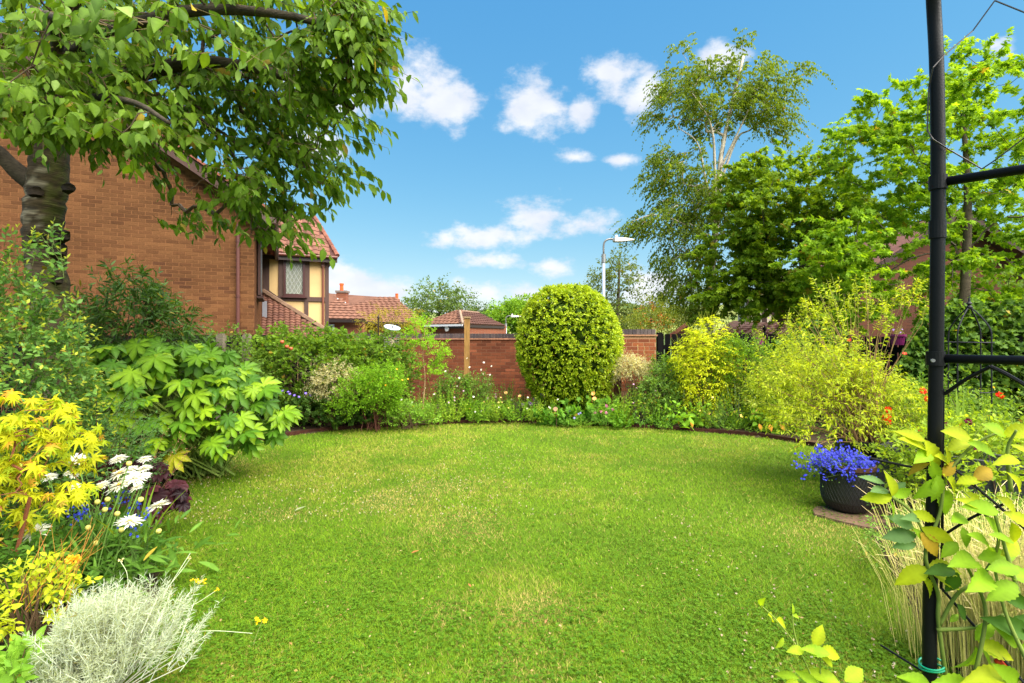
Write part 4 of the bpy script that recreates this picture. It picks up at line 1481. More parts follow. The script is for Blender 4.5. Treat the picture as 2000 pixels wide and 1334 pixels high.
def tree(name, label, catg, base, trunk, r0, blobs, Y, thick, ntar, per, leafn, size, tm, c1, c2, bark, group=None, sag=.1, hang=.1, droop=.2, face_up=.55, planar=False, L=(.25, .5), origin=None, tip=None, mat=None, limbs=(), ang=60, fixed=(), base_r=None, twig=.006, sizev=.25):
    t = thing(name, label, catg, base, group)
    b = Bag()
    pth = smooth_path(trunk, 30)
    k = np.linspace(0, 1, 30)
    tube(b, pth, r0 * (1 - .72 * k), bark, 10, wob=.03)
    C = np.array(b.C[-1]).copy()
    if name.startswith('birch') or 'birch' in name:
        dark = rng.uniform(0, 1, len(C)) < .22
        C[dark] = srgb(70, 62, 54)
        b.C[-1] = C
    part('trunk', b, BARK, t, smooth=True)
    sk = Skeleton()
    sk.limb(list(pth[8:]))
    lb = Bag()
    for lp, lr in limbs:
        q = smooth_path(lp, 16)
        tube(lb, q, np.linspace(lr, lr * .25, 16), bark * .8, 7, wob=.02)
        sk.limb(list(q[1:]))
    if lb.n:
        part('limbs', lb, BARK, t, smooth=True)
    nfix = len(sk.p)
    T = blobs_points(ntar, blobs, Y, thick)
    if len(fixed):
        T = np.concatenate([T, np.array([P(a, c, Y + rng.uniform(-thick, thick) * .3) for a, c in fixed])])
    og = pth[15] if origin is None else np.asarray(origin)
    sk.reach(T, og, sag=sag)
    b2 = Bag()
    wmax = max(sk.w)
    for q in range(nfix, len(sk.p)):
        r1 = max(twig, r0 * .38 * (sk.w[q] / wmax) ** .55)
        tube(b2, [sk.p[sk.par[q]], sk.p[q]], [r1 * 1.25, r1], bark * rng.uniform(.55, .9), 4, caps=False)
    part('branches', b2, TWIG, t, 'stuff')
    n = len(T)
    O = np.repeat(T, per, 0) + rng.normal(0, L[0] * .6, (n * per, 3)) * np.array([1, 1, .8])
    out = unit((T - og) * np.array([1, 1, .3]))
    A = unit(np.repeat(out, per, 0) + rng.normal(0, .8, (n * per, 3)) * np.array([1, 1, .5]))
    arr = sprigs(O, A, rng.uniform(*L, n * per), leafn, size, c1, c2, droop=droop, ang=ang, planar=planar, face_up=face_up, jit=.3, hang=hang, tip=tip, sv=sizev)
    b3 = Bag()
    scatter(b3, tm, *arr)
    o = part('crown', b3, mat or LEAF, t, 'stuff')
    return t, T
# silver birch
Yb = 18.0
tree('birch_tree', 'tall slender silver birch with pale trunk and airy hanging foliage', 'tree', G(1388, Yb),
     [G(1388, Yb), P(1388, 620, Yb), P(1392, 500, Yb), P(1400, 430, Yb), P(1406, 330, Yb), P(1411, 290, Yb), P(1430, 200, Yb), P(1452, 110, Yb)], .15,
     [(1350, 172, 55, 60), (1302, 225, 24, 36), (1450, 150, 42, 52), (1400, 215, 50, 40), (1478, 190, 32, 45), (1300, 330, 28, 40), (1340, 350, 55, 55), (1310, 440, 70, 36), (1335, 510, 42, 40), (1345, 580, 45, 35), (1390, 380, 40, 50), (1430, 440, 40, 60), (1535, 165, 16, 20), (1500, 230, 34, 28)], Yb, 1.3, 310, 10, 12, .11, diamond(.62, .12),
     np.array((.070, .120, .008)), np.array((.19, .26, .018)), srgb(206, 192, 172), sag=.16, hang=.9, droop=.75, face_up=.4, L=(.3, .65),
     limbs=[([P(1400, 430, Yb), P(1396, 330, Yb - .3), P(1392, 260, Yb - .5), P(1375, 215, Yb - .6), P(1350, 180, Yb - .7)], .06),
            ([P(1409, 350, Yb), P(1440, 270, Yb + .2), P(1470, 250, Yb + .3), P(1535, 190, Yb + .4)], .05), ([P(1407, 330, Yb), P(1450, 240, Yb - .4), P(1475, 180, Yb - .5)], .05),
            ([P(1398, 450, Yb), P(1378, 350, Yb - .2), P(1362, 280, Yb - .4), P(1325, 250, Yb - .6)], .05), ([P(1392, 480, Yb), P(1340, 440, Yb - .3), P(1280, 420, Yb - .5), P(1235, 432, Yb - .6)], .04),
            ([P(1392, 520, Yb), P(1350, 500, Yb), P(1310, 480, Yb - .3)], .035)],
     fixed=[(1272, 245), (1278, 225), (1275, 350), (1270, 345), (1250, 440), (1235, 440), (1265, 435), (1285, 455), (1555, 165), (1545, 150), (1530, 205), (1525, 260), (1540, 275), (1500, 120), (1460, 75), (1448, 78), (1330, 95), (1290, 170), (1350, 88)])
# maples
MC1, MC2 = np.array((.10, .205, .008)), np.array((.25, .385, .018))
tree('maple_tree', 'dense dark green maple standing next to the birch', 'tree', G(1590, 15.5),
     [G(1590, 15.5), P(1585, 640, 15.5), P(1570, 540, 15.5), P(1560, 450, 15.6), P(1545, 370, 15.6)], .16,
     [(1560, 410, 80, 75), (1480, 400, 60, 70), (1460, 480, 75, 60), (1560, 520, 110, 75), (1640, 440, 65, 65), (1500, 570, 90, 45), (1620, 570, 90, 50), (1480, 350, 38, 38), (1565, 345, 30, 24), (1440, 560, 60, 50)], 15.5, 1.5, 330, 5, 10, .14, MAPLE,
     np.array((.08, .160, .007)), np.array((.21, .305, .014)), srgb(86, 76, 64), hang=.25, droop=.15, L=(.3, .6), fixed=[(1480, 305), (1485, 320), (1560, 318), (1550, 330), (1610, 365), (1650, 365)])
tree('maple_tree', 'bright yellow-green maple spreading behind the black metal arch', 'tree', G(1880, 12.5),
     [G(1880, 12.5), P(1882, 640, 12.5), P(1885, 560, 12.5), P(1890, 440, 12.5), P(1888, 330, 12.5), P(1880, 220, 12.5)], .15,
     [(1850, 200, 75, 60), (1930, 180, 70, 60), (1760, 230, 70, 45), (1710, 280, 55, 40), (1800, 300, 120, 60), (1930, 290, 90, 80), (1740, 370, 90, 50), (1860, 400, 120, 60), (1960, 420, 70, 90), (1720, 450, 95, 50), (1800, 500, 130, 50), (1950, 540, 90, 70), (1690, 540, 90, 50), (2080, 350, 90, 180), (1880, 580, 110, 40), (1640, 480, 60, 60), (1660, 590, 60, 40)], 12.5, 1.6, 380, 4, 9, .13, MAPLE,
     MC1, MC2, srgb(96, 84, 68), hang=.2, droop=.1, L=(.25, .55), fixed=[(1645, 265), (1660, 262), (1690, 215), (1700, 205), (1735, 190), (1785, 165), (1875, 105), (1868, 115), (1910, 128), (1960, 130), (1990, 150), (1650, 300), (1640, 330)])
tree('rowan_tree', 'small rowan with clusters of orange berries behind the brick pillar', 'tree', G(1270, 16), [G(1270, 16), P(1270, 650, 16), P(1272, 610, 16)], .06,
     [(1270, 625, 38, 30), (1300, 635, 30, 22), (1250, 640, 25, 20), (1272, 600, 18, 16)], 16, .5, 80, 7, 9, .08, NARROW, np.array((.10, .15, .012)), np.array((.25, .27, .025)), srgb(90, 80, 66))
b = Bag()
T = blobs_points(48, [(1270, 620, 34, 28), (1295, 632, 24, 18), (1268, 600, 16, 14)], 15.6, .35)
for q in T:
    D = unit(rng.normal(size=(14, 3)))
    scatter(b, diamond(.9, .0), q + D * .05, D, rng.normal(size=(14, 3)), .028, srgb(196, 104, 24) * rng.uniform(.7, 1.2))
ob = part('berries', b, PLASTIC, [o for o in COL.objects if o.name.startswith('rowan_tree')][0], 'stuff')
tree('alder_tree', 'grey-green tree rising behind the street lamp post', 'tree', G(1205, 30), [G(1205, 30), P(1205, 640, 30), P(1208, 570, 30), P(1210, 510, 30)], .16,
     [(1205, 545, 36, 36), (1180, 560, 28, 24), (1225, 600, 36, 45), (1195, 620, 45, 40), (1208, 515, 18, 18)], 30, 1.5, 130, 5, 8, .19, OVLOW, np.array((.05, .075, .016)), np.array((.12, .16, .035)), srgb(80, 72, 60), L=(.5, .9), fixed=[(1160, 560), (1213, 500), (1245, 580), (1165, 548)])
tree('ash_tree', 'rounded green tree beyond the bungalow roof', 'tree', G(860, 42), [G(860, 42), P(858, 640, 42), P(858, 600, 42)], .2,
     [(860, 585, 48, 26), (830, 600, 34, 22), (890, 600, 28, 22), (860, 620, 50, 20)], 42, 2, 110, 5, 8, .26, OVLOW, np.array((.05, .085, .02)), np.array((.12, .18, .04)), srgb(80, 72, 60), L=(.7, 1.2), fixed=[(808, 590), (848, 560), (880, 565), (915, 590)])
tree('hedge_tree', 'bright green leafy tree behind the small street lamp', 'tree', G(985, 75), [G(985, 75), P(985, 650, 75), P(985, 620, 75)], .3,
     [(985, 630, 45, 26), (955, 640, 28, 16), (1010, 615, 28, 22), (1000, 602, 18, 10)], 75, 3, 150, 7, 8, .5, OVLOW, np.array((.075, .16, .01)), np.array((.18, .30, .02)), srgb(80, 72, 60), L=(1.1, 2.0))
tree('conifer_tree', 'dark far tree rising between bungalow and garage roofs', 'tree', G(930, 55), [G(930, 55), P(930, 645, 55), P(930, 615, 55)], .2,
     [(930, 622, 16, 18), (918, 630, 14, 14)], 55, 1, 50, 5, 7, .3, DIA, np.array((.04, .07, .03)), np.array((.08, .12, .04)), srgb(70, 62, 52), L=(.6, 1.0))
tree('willow_tree', 'soft olive green tree between the rowan and the birch', 'tree', G(1340, 21), [G(1340, 21), P(1340, 645, 21), P(1338, 610, 21)], .1,
     [(1345, 600, 45, 40), (1320, 625, 40, 25), (1380, 620, 40, 25)], 21, 1, 90, 5, 9, .12, NARROW, np.array((.055, .085, .018)), np.array((.13, .17, .035)), srgb(96, 84, 68), L=(.4, .8), hang=.5)
for k, (px, Y, h, w, lab) in enumerate(((1560, 26, 4.5, 3.5, 'dark evergreen mass of a tree behind the dark maple'), (1760, 24, 5.5, 4.0, 'deep green tree behind the red brick house gable'), (1980, 18, 4.0, 3.5, 'shaded green tree filling the gap behind the ivy fence'), (560, 45, 4.0, 4.0, 'far tree hidden behind the half-timbered wing'))):
    q = G(px, Y)
    if k == 3:
        continue
    tt = 1000 + q[0] / Y * 1000
    tree('lime_tree', lab, 'tree', q, [q, q + UP * h * .4, q + UP * h * .7], .15, [(px, HORIZON - (h * .55 - EYE) / Y * 1000, w * 500 / Y, h * 420 / Y)], Y, 1.4, 90, 5, 8, .2, OVLOW,
         np.array((.04, .085, .008)), np.array((.12, .20, .015)), srgb(80, 70, 58), L=(.5, .9))
# Japanese maple beyond the wall
tree('japanese_maple', 'flat-topped bronze and yellow Japanese maple beyond the garden wall', 'tree', G(760, 13.5), [G(760, 13.5), P(762, 660, 13.5), P(765, 630, 13.5)], .05,
     [(735, 622, 30, 11), (775, 620, 42, 13), (800, 634, 24, 10), (745, 640, 36, 9)], 13.5, .45, 70, 5, 8, .06, NARROW, np.array((.17, .17, .014)), np.array((.33, .25, .02)), srgb(90, 70, 55), L=(.15, .3), twig=.004)

# ------------------------------------------------------------------ street lamps
def street_lamp(label, px, Y, top, reach, r, sc):
    q = G(px, Y)
    t = thing('street_lamp', label, 'street lamp', q, 'street lamps')
    zt = EYE + (HORIZON - top) / 1000 * Y
    s = Y / 17.0 * sc
    b = Bag()
    tube(b, [q, q + UP * (zt - .75 * s)], [r * 1.15, r], srgb(178, 188, 198), 12)
    part('column', b, STEEL, t, smooth=True)
    b = Bag()
    tube(b, [q + UP * (zt - .78 * s), q + UP * (zt - .5 * s)], r * 1.3, srgb(150, 150, 148), 10)
    part('collar', b, STEEL, t)
    b = Bag()
    arc = [q + UP * (zt - .5 * s), q + UP * (zt - .2 * s), q + np.array([.06 * s, 0, zt - .06 * s]), q + np.array([.2 * s, 0, zt]), q + np.array([.42 * s, 0, zt - .005])]
    tube(b, smooth_path(arc, 16), r * .55, srgb(128, 124, 120), 8)
    part('bracket', b, STEEL, t, smooth=True)
    b = Bag()
    xs = np.array([.30, .36, .55, .8, 1.0]) * s * reach
    hh = np.array([.07, .12, .12, .07, .02]) * s
    ww = np.array([.1, .24, .28, .26, .16]) * s
    V = []
    for x, h, w in zip(xs, hh, ww):
        z = zt - .02 * s
        V += [q + np.array([x, -w / 2, z - h * .6]), q + np.array([x, w / 2, z - h * .6]), q + np.array([x, w * .4, z + h * .5]), q + np.array([x, -w * .4, z + h * .5])]
    F = [[k * 4 + j, k * 4 + (j + 1) % 4, k * 4 + 4 + (j + 1) % 4, k * 4 + 4 + j] for k in range(4) for j in range(4)] + [[3, 2, 1, 0], [16, 17, 18, 19]]
    b.add(V, [np.array(F)], srgb(186, 180, 168))
    part('lantern', b, STEEL, t)
    b = Bag()
    lathe(b, [(.055 * s, 0), (.055 * s, .07 * s), (.04 * s, .1 * s), (.005, .11 * s)], srgb(206, 200, 188), q + np.array([.42 * s, 0, zt + .03 * s]), 10)
    part('photocell', b, PLASTIC, t)
street_lamp('tall grey street lamp with flat lantern above the domed bush', 1179, 17, 467, 1.0, .055, 1.0)
street_lamp('tiny far white street lamp above the garden wall coping', 988, 58, 617, 1.0, .10, .5)

# ------------------------------------------------------------------ shrubs and plants
def shrub(name, label, catg, c, r, n, K, size, tm, c1, c2, seed, L=(.08, .16), inner=.6, amp=.14, zmin=-.6, droop=.15, ang=55, hang=.1, face_up=.6, stems=10, stemcol=(90, 70, 50), tip=None, mat=None, limit=0, group=None, planar=False, base=None, upb=.35, jit=.3, minpx=10, extra=None, sv=.25, sticksr=.004, warp=None):
    c, r = np.asarray(c, float), np.asarray(r, float)
    base = np.array([c[0], c[1], 0.03]) if base is None else np.asarray(base, float)
    t = thing(name, label, catg, base, group)
    O, D = shell(n, c, r, seed, inner, amp, zmin)
    if warp is not None:
        Du = unit((O - c) / r)
        O = c + warp(Du) * r * np.linalg.norm((O - c) / r, axis=1, keepdims=True)
    ok = O[:, 2] > .06
    O, D = O[ok], D[ok]
    A = unit(D + UP * upb + rng.normal(0, .4, D.shape))
    if extra is not None:
        O = np.concatenate([O, extra[0]]); A = np.concatenate([A, unit(extra[1])])
    Ls = rng.uniform(*L, len(O))
    O = O - A * Ls[:, None] * .5
    arr = sprigs(O, A, Ls, K, size, c1, c2, droop=droop, ang=ang, planar=planar, face_up=face_up, jit=jit, hang=hang, tip=tip, sv=sv)
    b = Bag()
    ns = len(O)
    if stems:
        pick = rng.choice(ns, min(ns, stems * 3), replace=False)
        mid = base + (O[pick] - base) * .45 + UP * .1 * r[2]
        foot = base + rng.normal(0, 1, (len(pick), 3)) * np.array([r[0], r[1], 0]) * .16
        sticks(b, foot, O[pick], sticksr * 1.6, sticksr * .6, srgb(*stemcol), bend=(O[pick] - base) * np.array([-.12, -.12, .06]))
    sticks(b, O, O + A * Ls[:, None] * .9, .0025, .0012, srgb(*stemcol) * .5 + np.asarray(c1) * .8)
    part('stems', b, TWIG, t, 'stuff')
    leaves(t, tm, arr, mat or LEAF, base, limit, minpx=minpx)
    return t

def flowers_at(t, pos, kind, size, col, name='flower', col2=(.7, .5, .05), single_parts=True, nrm=None):
    """small flower heads, each its own part"""
    for i, p in enumerate(pos):
        b = Bag()
        n_ = UP * .6 + np.array([0, -.8, 0]) + rng.normal(0, .3, 3) if nrm is None else nrm[i]
        n_ = unit(n_)
        u = unit(np.cross(n_, [.3, .9, .2])); v = np.cross(n_, u)
        if kind == 'ball':
            D = unit(rng.normal(size=(26, 3)))
            scatter(b, diamond(.8, .1), p + D * size * .2, D, rng.normal(size=(26, 3)), size * .45, np.asarray(col) * rng.uniform(.7, 1.2, (26, 1)))
        elif kind == 'rose':
            for ring, (k, rr, up) in enumerate(((7, 1.0, .2), (6, .75, .6), (5, .45, 1.2))):
                a = np.arange(k) / k * 6.283 + ring
                D = np.cos(a)[:, None] * u + np.sin(a)[:, None] * v + n_ * up
                scatter(b, ovate(.9, 2, .2, -.2), np.repeat(p[None], k, 0), D, np.repeat(n_[None], k, 0) - D * .2, size * .5 * rr, np.asarray(col) * (1 + .1 * ring))
        else:
            k = 5 if kind == 'five' else 12
            a = np.arange(k) / k * 6.283
            D = np.cos(a)[:, None] * u + np.sin(a)[:, None] * v + n_ * .15
            scatter(b, ovate(.75 if k == 5 else .35, 2, .05, .1), np.repeat(p[None], k, 0), D, np.repeat(n_[None], k, 0), size * .5, np.asarray(col) * rng.uniform(.85, 1.1, (k, 1)))
            tube(b, [p, p + n_ * size * .08], size * .1, np.asarray(col2), 6)
        part(name, b, PETAL, t)

def perennial(name, label, catg, px, Y, h, spread, nst, K, size, tm, c1, c2, fl=None, group=None, lean=.25, mat=None, limit=0, ang=50, hang=.15, stemcol=None, z0=.05, jit=.3, droop=.08, face_up=.6, planar=False, minpx=10, tip=None, base_fill=True):
    """upright leafy stems from one clump; fl = (kind, size, colour, count)"""
    base = G(px, Y, z0)
    t = thing(name, label, catg, base, group)
    a = rng.uniform(0, 6.283, nst)
    rr = np.sqrt(rng.uniform(0, 1, nst)) * spread
    foot = base + np.stack([np.cos(a) * rr * .45, np.sin(a) * rr * .45, np.zeros(nst)], 1)
    A = unit(np.stack([np.cos(a) * rr, np.sin(a) * rr, np.zeros(nst)], 1) * lean * 4 + UP * 1.0 * max(h, .1) + rng.normal(0, .08, (nst, 3)) * h)
    Ls = h * rng.uniform(.55, 1.05, nst)
    arr = sprigs(foot, A, Ls, K, size, c1, c2, droop=droop, ang=ang, hang=hang, jit=jit, face_up=face_up, planar=planar, spread_t=(.08, .98), tip=tip)
    b = Bag()
    tips = foot + A * Ls[:, None] - UP * droop * Ls[:, None]
    sticks(b, foot, tips, .004, .002, np.asarray(c1) * 1.2 if stemcol is None else srgb(*stemcol), bend=UP * (droop * Ls * .25)[:, None])
    part('stems', b, TWIG, t, 'stuff')
    leaves(t, tm, arr, mat or LEAF, base, limit, minpx=minpx)
    if fl:
        kind, fs, fc, cnt = fl[:4]
        pk = rng.choice(nst, min(cnt, nst), replace=False)
        flowers_at(t, tips[pk] + UP * .01, kind, fs, fc)
    return t

def strap_clump(name, label, catg, px, Y, h, n, w, c1, c2, spread=.35, z0=.05, group=None, limit=60, arch=.5):
    base = G(px, Y, z0)
    t = thing(name, label, catg, base, group)
    me_cols = mixcol(c1, c2, rng.uniform(0, 1, n))
    for i in range(n):
        a = rng.uniform(0, 6.283)
        L = h * rng.uniform(.7, 1.15)
        out = spread * rng.uniform(.3, 1.1)
        k = np.linspace(0, 1, 7)
        d = np.array([math.cos(a), math.sin(a), 0])
        s = np.array([-math.sin(a), math.cos(a), 0])
        path = base + d * .04 + np.outer(k ** 1.6 * out, d) + np.outer(L * (k - arch * .45 * k ** 3), UP)
        ww = w * np.sin(np.pi * np.clip(.12 + .88 * k, 0, 1)) * .5 + .0008
        V = np.concatenate([path - s * ww[:, None], path + UP * -w * .12, path + s * ww[:, None]])
        m = 7
        F = [[j, m + j, m + j + 1, j + 1] for j in range(m - 1)] + [[m + j, 2 * m + j, 2 * m + j + 1, m + j + 1] for j in range(m - 1)]
        b = Bag()
        b.add(V, [np.array(F)], me_cols[i])
        part('leaf', b, LEAF, t)
    return t
# ---- clipped domed bush
DG1, DG2 = np.array((.12, .205, .006)), np.array((.38, .455, .020))
Yd = 9.9
dc = np.array([1.10, Yd, 1.30])
def BOXY(D):
    p = 2.6
    k = 1 / (np.abs(D[:, 0]) ** p + np.abs(D[:, 1]) ** p + np.abs(D[:, 2]) ** p) ** (1 / p)
    B_ = D * k[:, None]
    B_[:, :2] *= np.clip(1.0 + .16 * np.minimum(B_[:, 2:3], 0) * 1.6, .7, 1)     # drawn in towards the ground
    return B_
shrub('clipped_bush', 'big clipped domed bush with small yellow-green variegated leaves', 'bush', dc, (.97, .85, 1.26), 4200, 6, .066, ovate(.55, 2, .12, .1), DG1, DG2, 101, L=(.05, .11), inner=.90, amp=.055, zmin=-.85, ang=60, face_up=.3, upb=.15, mat=WAXY, stems=14, jit=.4, warp=BOXY)
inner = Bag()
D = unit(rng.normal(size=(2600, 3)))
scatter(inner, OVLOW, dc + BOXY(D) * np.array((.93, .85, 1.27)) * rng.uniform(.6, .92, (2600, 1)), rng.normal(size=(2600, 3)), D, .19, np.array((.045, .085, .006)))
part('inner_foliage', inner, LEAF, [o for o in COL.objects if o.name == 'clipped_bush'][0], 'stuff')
# ---- apple hedge on the left fence
A1, A2 = np.array((.050, .105, .008)), np.array((.155, .26, .020))
h = shrub('apple_hedge', 'tall trained apple hedge with rounded leaves below the half-timbered wing', 'hedge', (-3.55, 9.2, .88), (1.6, .55, 1.0), 1700, 7, .075, ovate(.7, 3, .1, .1), A1, A2, 111, L=(.12, .26), inner=.55, amp=.2, zmin=-.9, face_up=.5, stems=30, upb=.5, planar=False)
apples = [P(551, 668, 8.7), P(568, 681, 8.65), P(560, 677, 8.7)]
for q in apples:
    b = Bag()
    lathe(b, [(.004, -.03), (.024, -.026), (.034, -.005), (.034, .012), (.022, .028), (.008, .024), (.002, .018)], srgb(176, 84, 52), q, 12)
    part('apple', b, PLASTIC, h, smooth=True)
shrub('climbing_plant', 'tangled twining climber on the fence by the concrete posts', 'climber', (-4.55, 8.3, .95), (.55, .3, .85), 330, 6, .06, ovate(.6, 3, .1, .1), np.array((.04, .085, .008)), np.array((.12, .21, .02)), 112, L=(.15, .3), inner=.4, amp=.25, zmin=-.95)
shrub('hedge_shrub', 'green rounded shrub filling the hedge beside the bird feeder pole', 'shrub', (-2.5, 9.9, .9), (.7, .5, .84), 700, 7, .065, ovate(.65, 3, .1, .1), A1 * .85, A2 * .9, 113, L=(.1, .22), inner=.5, amp=.16, zmin=-.9, stems=16)
# dark low planting in front of the hedge
shrub('geranium_clump', 'dark green cranesbill mound with violet flowers under the apple hedge', 'plant', (-3.15, 8.7, .22), (.9, .4, .38), 520, 6, .045, palmate(5, 240, .45, .7, .45, .1, .3), np.array((.022, .06, .008)), np.array((.07, .135, .018)), 114, L=(.06, .14), inner=.5, zmin=-.2)
ge = [o for o in COL.objects if o.name == 'geranium_clump'][0]
flowers_at(ge, [P(552, 763, 8.35), P(566, 769, 8.3), P(575, 772, 8.3), P(584, 775, 8.3), P(597, 768, 8.3), P(606, 772, 8.3), P(563, 765, 8.3)], 'five', .05, srgb(112, 92, 190))
# cream-flowered bush
cb = shrub('cream_flowered_shrub', 'airy shrub with cream speckled leaves beside the apple hedge', 'shrub', (-3.05, 8.75, .78), (.52, .35, .42), 560, 8, .034, DIA, np.array((.34, .33, .15)), np.array((.60, .55, .33)), 115, L=(.10, .22), inner=.3, amp=.25, zmin=-.7, stems=16, ang=65)
# bright green rounded shrub
shrub('hypericum_bush', 'bright green vase-shaped shrub with bare brown stems at the lawn edge', 'shrub', (-2.28, 8.55, .66), (.64, .5, .50), 1000, 8, .048, ovate(.5, 2, .1, .1), np.array((.075, .175, .006)), np.array((.19, .35, .014)), 116, L=(.1, .2), inner=.2, amp=.34, zmin=-.75, stems=8, stemcol=(84, 48, 36), upb=.5, sticksr=.005)
hy = [o for o in COL.objects if o.name == 'hypericum_bush'][0]
flowers_at(hy, [P(753, 752, 8.2), P(786, 742, 8.2), P(775, 721, 8.3), P(797, 740, 8.3)], 'five', .035, srgb(236, 170, 40))
shrub('low_hypericum', 'low green shoots spilling over the edging below the vase-shaped shrub', 'plant', (-1.75, 8.65, .20), (.5, .32, .3), 220, 6, .045, OV, np.array((.075, .16, .01)), np.array((.18, .32, .03)), 117, L=(.06, .14), inner=.3, zmin=-.2)
# young tree
yt = G(830, 9.3)
tree('young_tree', 'young slender tree with lime green tufted crown before the garden wall', 'tree', yt, [yt, P(826, 800, 9.3), P(830, 740, 9.3), P(826, 690, 9.3), P(830, 640, 9.3)], .018,
     [(826, 650, 26, 26), (850, 685, 26, 16), (812, 680, 18, 12), (845, 715, 28, 14), (820, 625, 12, 10)], 9.3, .2, 80, 5, 8, .038, OVLOW, np.array((.12, .26, .008)), np.array((.24, .42, .016)), srgb(150, 120, 84), L=(.08, .16), twig=.004)
# wild middle of the border
shrub('philadelphus_bush', 'loose grey-green bush with small white flowers at the timber post', 'shrub', (-.95, 9.75, .5), (.62, .35, .52), 480, 7, .05, OV, np.array((.055, .115, .012)), np.array((.16, .25, .04)), 121, L=(.12, .26), inner=.35, amp=.25, zmin=-.6, stems=14)
ph = [o for o in COL.objects if o.name == 'philadelphus_bush'][0]
flowers_at(ph, [P(x, y, 9.3) for x, y in ((897, 738), (917, 717), (925, 775), (940, 722), (912, 700), (870, 725), (957, 732), (945, 708), (960, 715), (848, 770))], 'five', .045, np.array((.78, .76, .66)))
perennial('shrub_rose', 'upright rose shoots with pinnate leaves rising before the wall', 'rose', 925, 9.6, .95, .22, 9, 14, .06, OV, np.array((.07, .16, .01)), np.array((.16, .32, .02)), lean=.15)
perennial('campanula', 'pale leafy shoots beside the young tree', 'plant', 868, 9.4, .9, .25, 12, 14, .05, OV, np.array((.10, .2, .012)), np.array((.22, .36, .03)), lean=.15)
strap_clump('daylily', 'arching bright green daylily clump in the middle of the border', 'plant', 915, 9.5, .50, 46, .022, np.array((.075, .18, .008)), np.array((.17, .33, .02)), .38)
strap_clump('iris_clump', 'upright strappy iris clump beside the young tree trunk', 'plant', 838, 9.35, .55, 26, .018, np.array((.09, .18, .01)), np.array((.2, .34, .03)), .22)
strap_clump('lily_leaves', 'thin grassy leaves arching by the fatsia end of the edging', 'plant', 655, 8.45, .34, 16, .016, np.array((.09, .18, .02)), np.array((.2, .32, .05)), .2)
strap_clump('daylily', 'narrow arching daylily leaves left of the clipped domed bush', 'plant', 985, 9.55, .42, 30, .018, np.array((.07, .17, .01)), np.array((.16, .3, .02)), .3)
perennial('yellow_loosestrife', 'yellowing leafy clump at the edging below the young tree', 'plant', 850, 9.25, .32, .25, 16, 8, .05, OV, np.array((.15, .22, .015)), np.array((.34, .36, .04)))
perennial('hellebore', 'mounded green leaves at the edging left of the daylilies', 'plant', 800, 9.05, .3, .3, 16, 7, .06, OV, np.array((.06, .14, .012)), np.array((.15, .28, .03)))
perennial('astrantia', 'mixed leafy clump with pale tips by the edging', 'plant', 955, 9.35, .33, .3, 22, 8, .05, OV, np.array((.08, .16, .012)), np.array((.2, .31, .03)), fl=('five', .035, np.array((.7, .68, .6)), 5))
perennial('purple_phlox', 'mauve-flowered stems left of the clipped domed bush', 'flowering plant', 1040, 9.45, .52, .22, 14, 9, .05, NARROW, np.array((.05, .12, .012)), np.array((.13, .24, .03)), fl=('ball', .06, srgb(146, 108, 170), 6))
perennial('pale_rose', 'rose bush with one soft yellow bloom before the garden wall', 'rose', 1000, 9.7, .72, .25, 9, 9, .05, OV, np.array((.05, .11, .012)), np.array((.14, .22, .03)), fl=('rose', .08, srgb(244, 214, 150), 2))
perennial('bronze_foliage', 'dusky purple leafed stems left of the domed bush', 'plant', 975, 9.75, .5, .22, 12, 8, .05, OV, np.array((.045, .03, .025)), np.array((.12, .09, .05)), fl=('ball', .04, srgb(206, 170, 180), 4))
# large-leaved front plants before the dome
LOBED = palmate(5, 220, .55, .8, .45, .15, .25)
for k, (px, Y, h_, lab) in enumerate(((1075, 9.15, .36, 'broad bright green lobed leaves left below the domed bush'), (1120, 9.2, .42, 'tall lobed leaves in front of the domed bush'), (1175, 9.15, .5, 'lobed green leaves beneath two pale peach roses'))):
    perennial('japanese_anemone', lab, 'plant', px, Y, h_, .3, 16, 5, .10, LOBED, np.array((.06, .16, .012)), np.array((.15, .31, .03)), group='lobed leafy plants below the bush', ang=60, face_up=.5, limit=40)
perennial('peach_rose', 'rose with two peach blooms below the right edge of the domed bush', 'rose', 1160, 8.95, .55, .12, 6, 7, .05, OV, np.array((.05, .12, .012)), np.array((.13, .26, .03)))
pr = [o for o in COL.objects if o.name == 'peach_rose'][0]
flowers_at(pr, [P(1159, 769, 8.8), P(1161, 779, 8.8)], 'rose', .085, srgb(246, 196, 128))
perennial('pink_scabious', 'low clump dotted with pink button flowers at the lawn edge', 'flowering plant', 1180, 8.85, .38, .22, 18, 8, .035, NARROW, np.array((.07, .16, .012)), np.array((.16, .3, .03)), fl=('ball', .045, srgb(214, 130, 176), 7))
perennial('blue_geranium', 'small violet blue flowers low in the middle of the border', 'flowering plant', 1110, 8.95, .25, .3, 18, 6, .04, LOBED, np.array((.06, .14, .012)), np.array((.14, .28, .03)), fl=('five', .045, srgb(140, 130, 210), 5))
perennial('groundcover_clump', 'fine yellow-green ground cover at the lawn edge', 'plant', 1135, 8.9, .16, .35, 60, 7, .022, DIA, np.array((.1, .2, .012)), np.array((.22, .36, .03)))
t = thing('garden_marker', 'small round terracotta disc on a stake in the border', 'ornament', G(1085, 8.95, .05))
tube_b = Bag(); tube(tube_b, [G(1087, 8.95, .0), P(1086, 803, 8.95)], .006, srgb(120, 90, 70), 6); part('stake', tube_b, TWIG, t)
tube_b = Bag(); q = P(1085, 799, 8.93); tube(tube_b, [q, q + np.array([-.005, -.012, .002])], .038, srgb(206, 158, 128), 16); part('disc', tube_b, TILE, t)
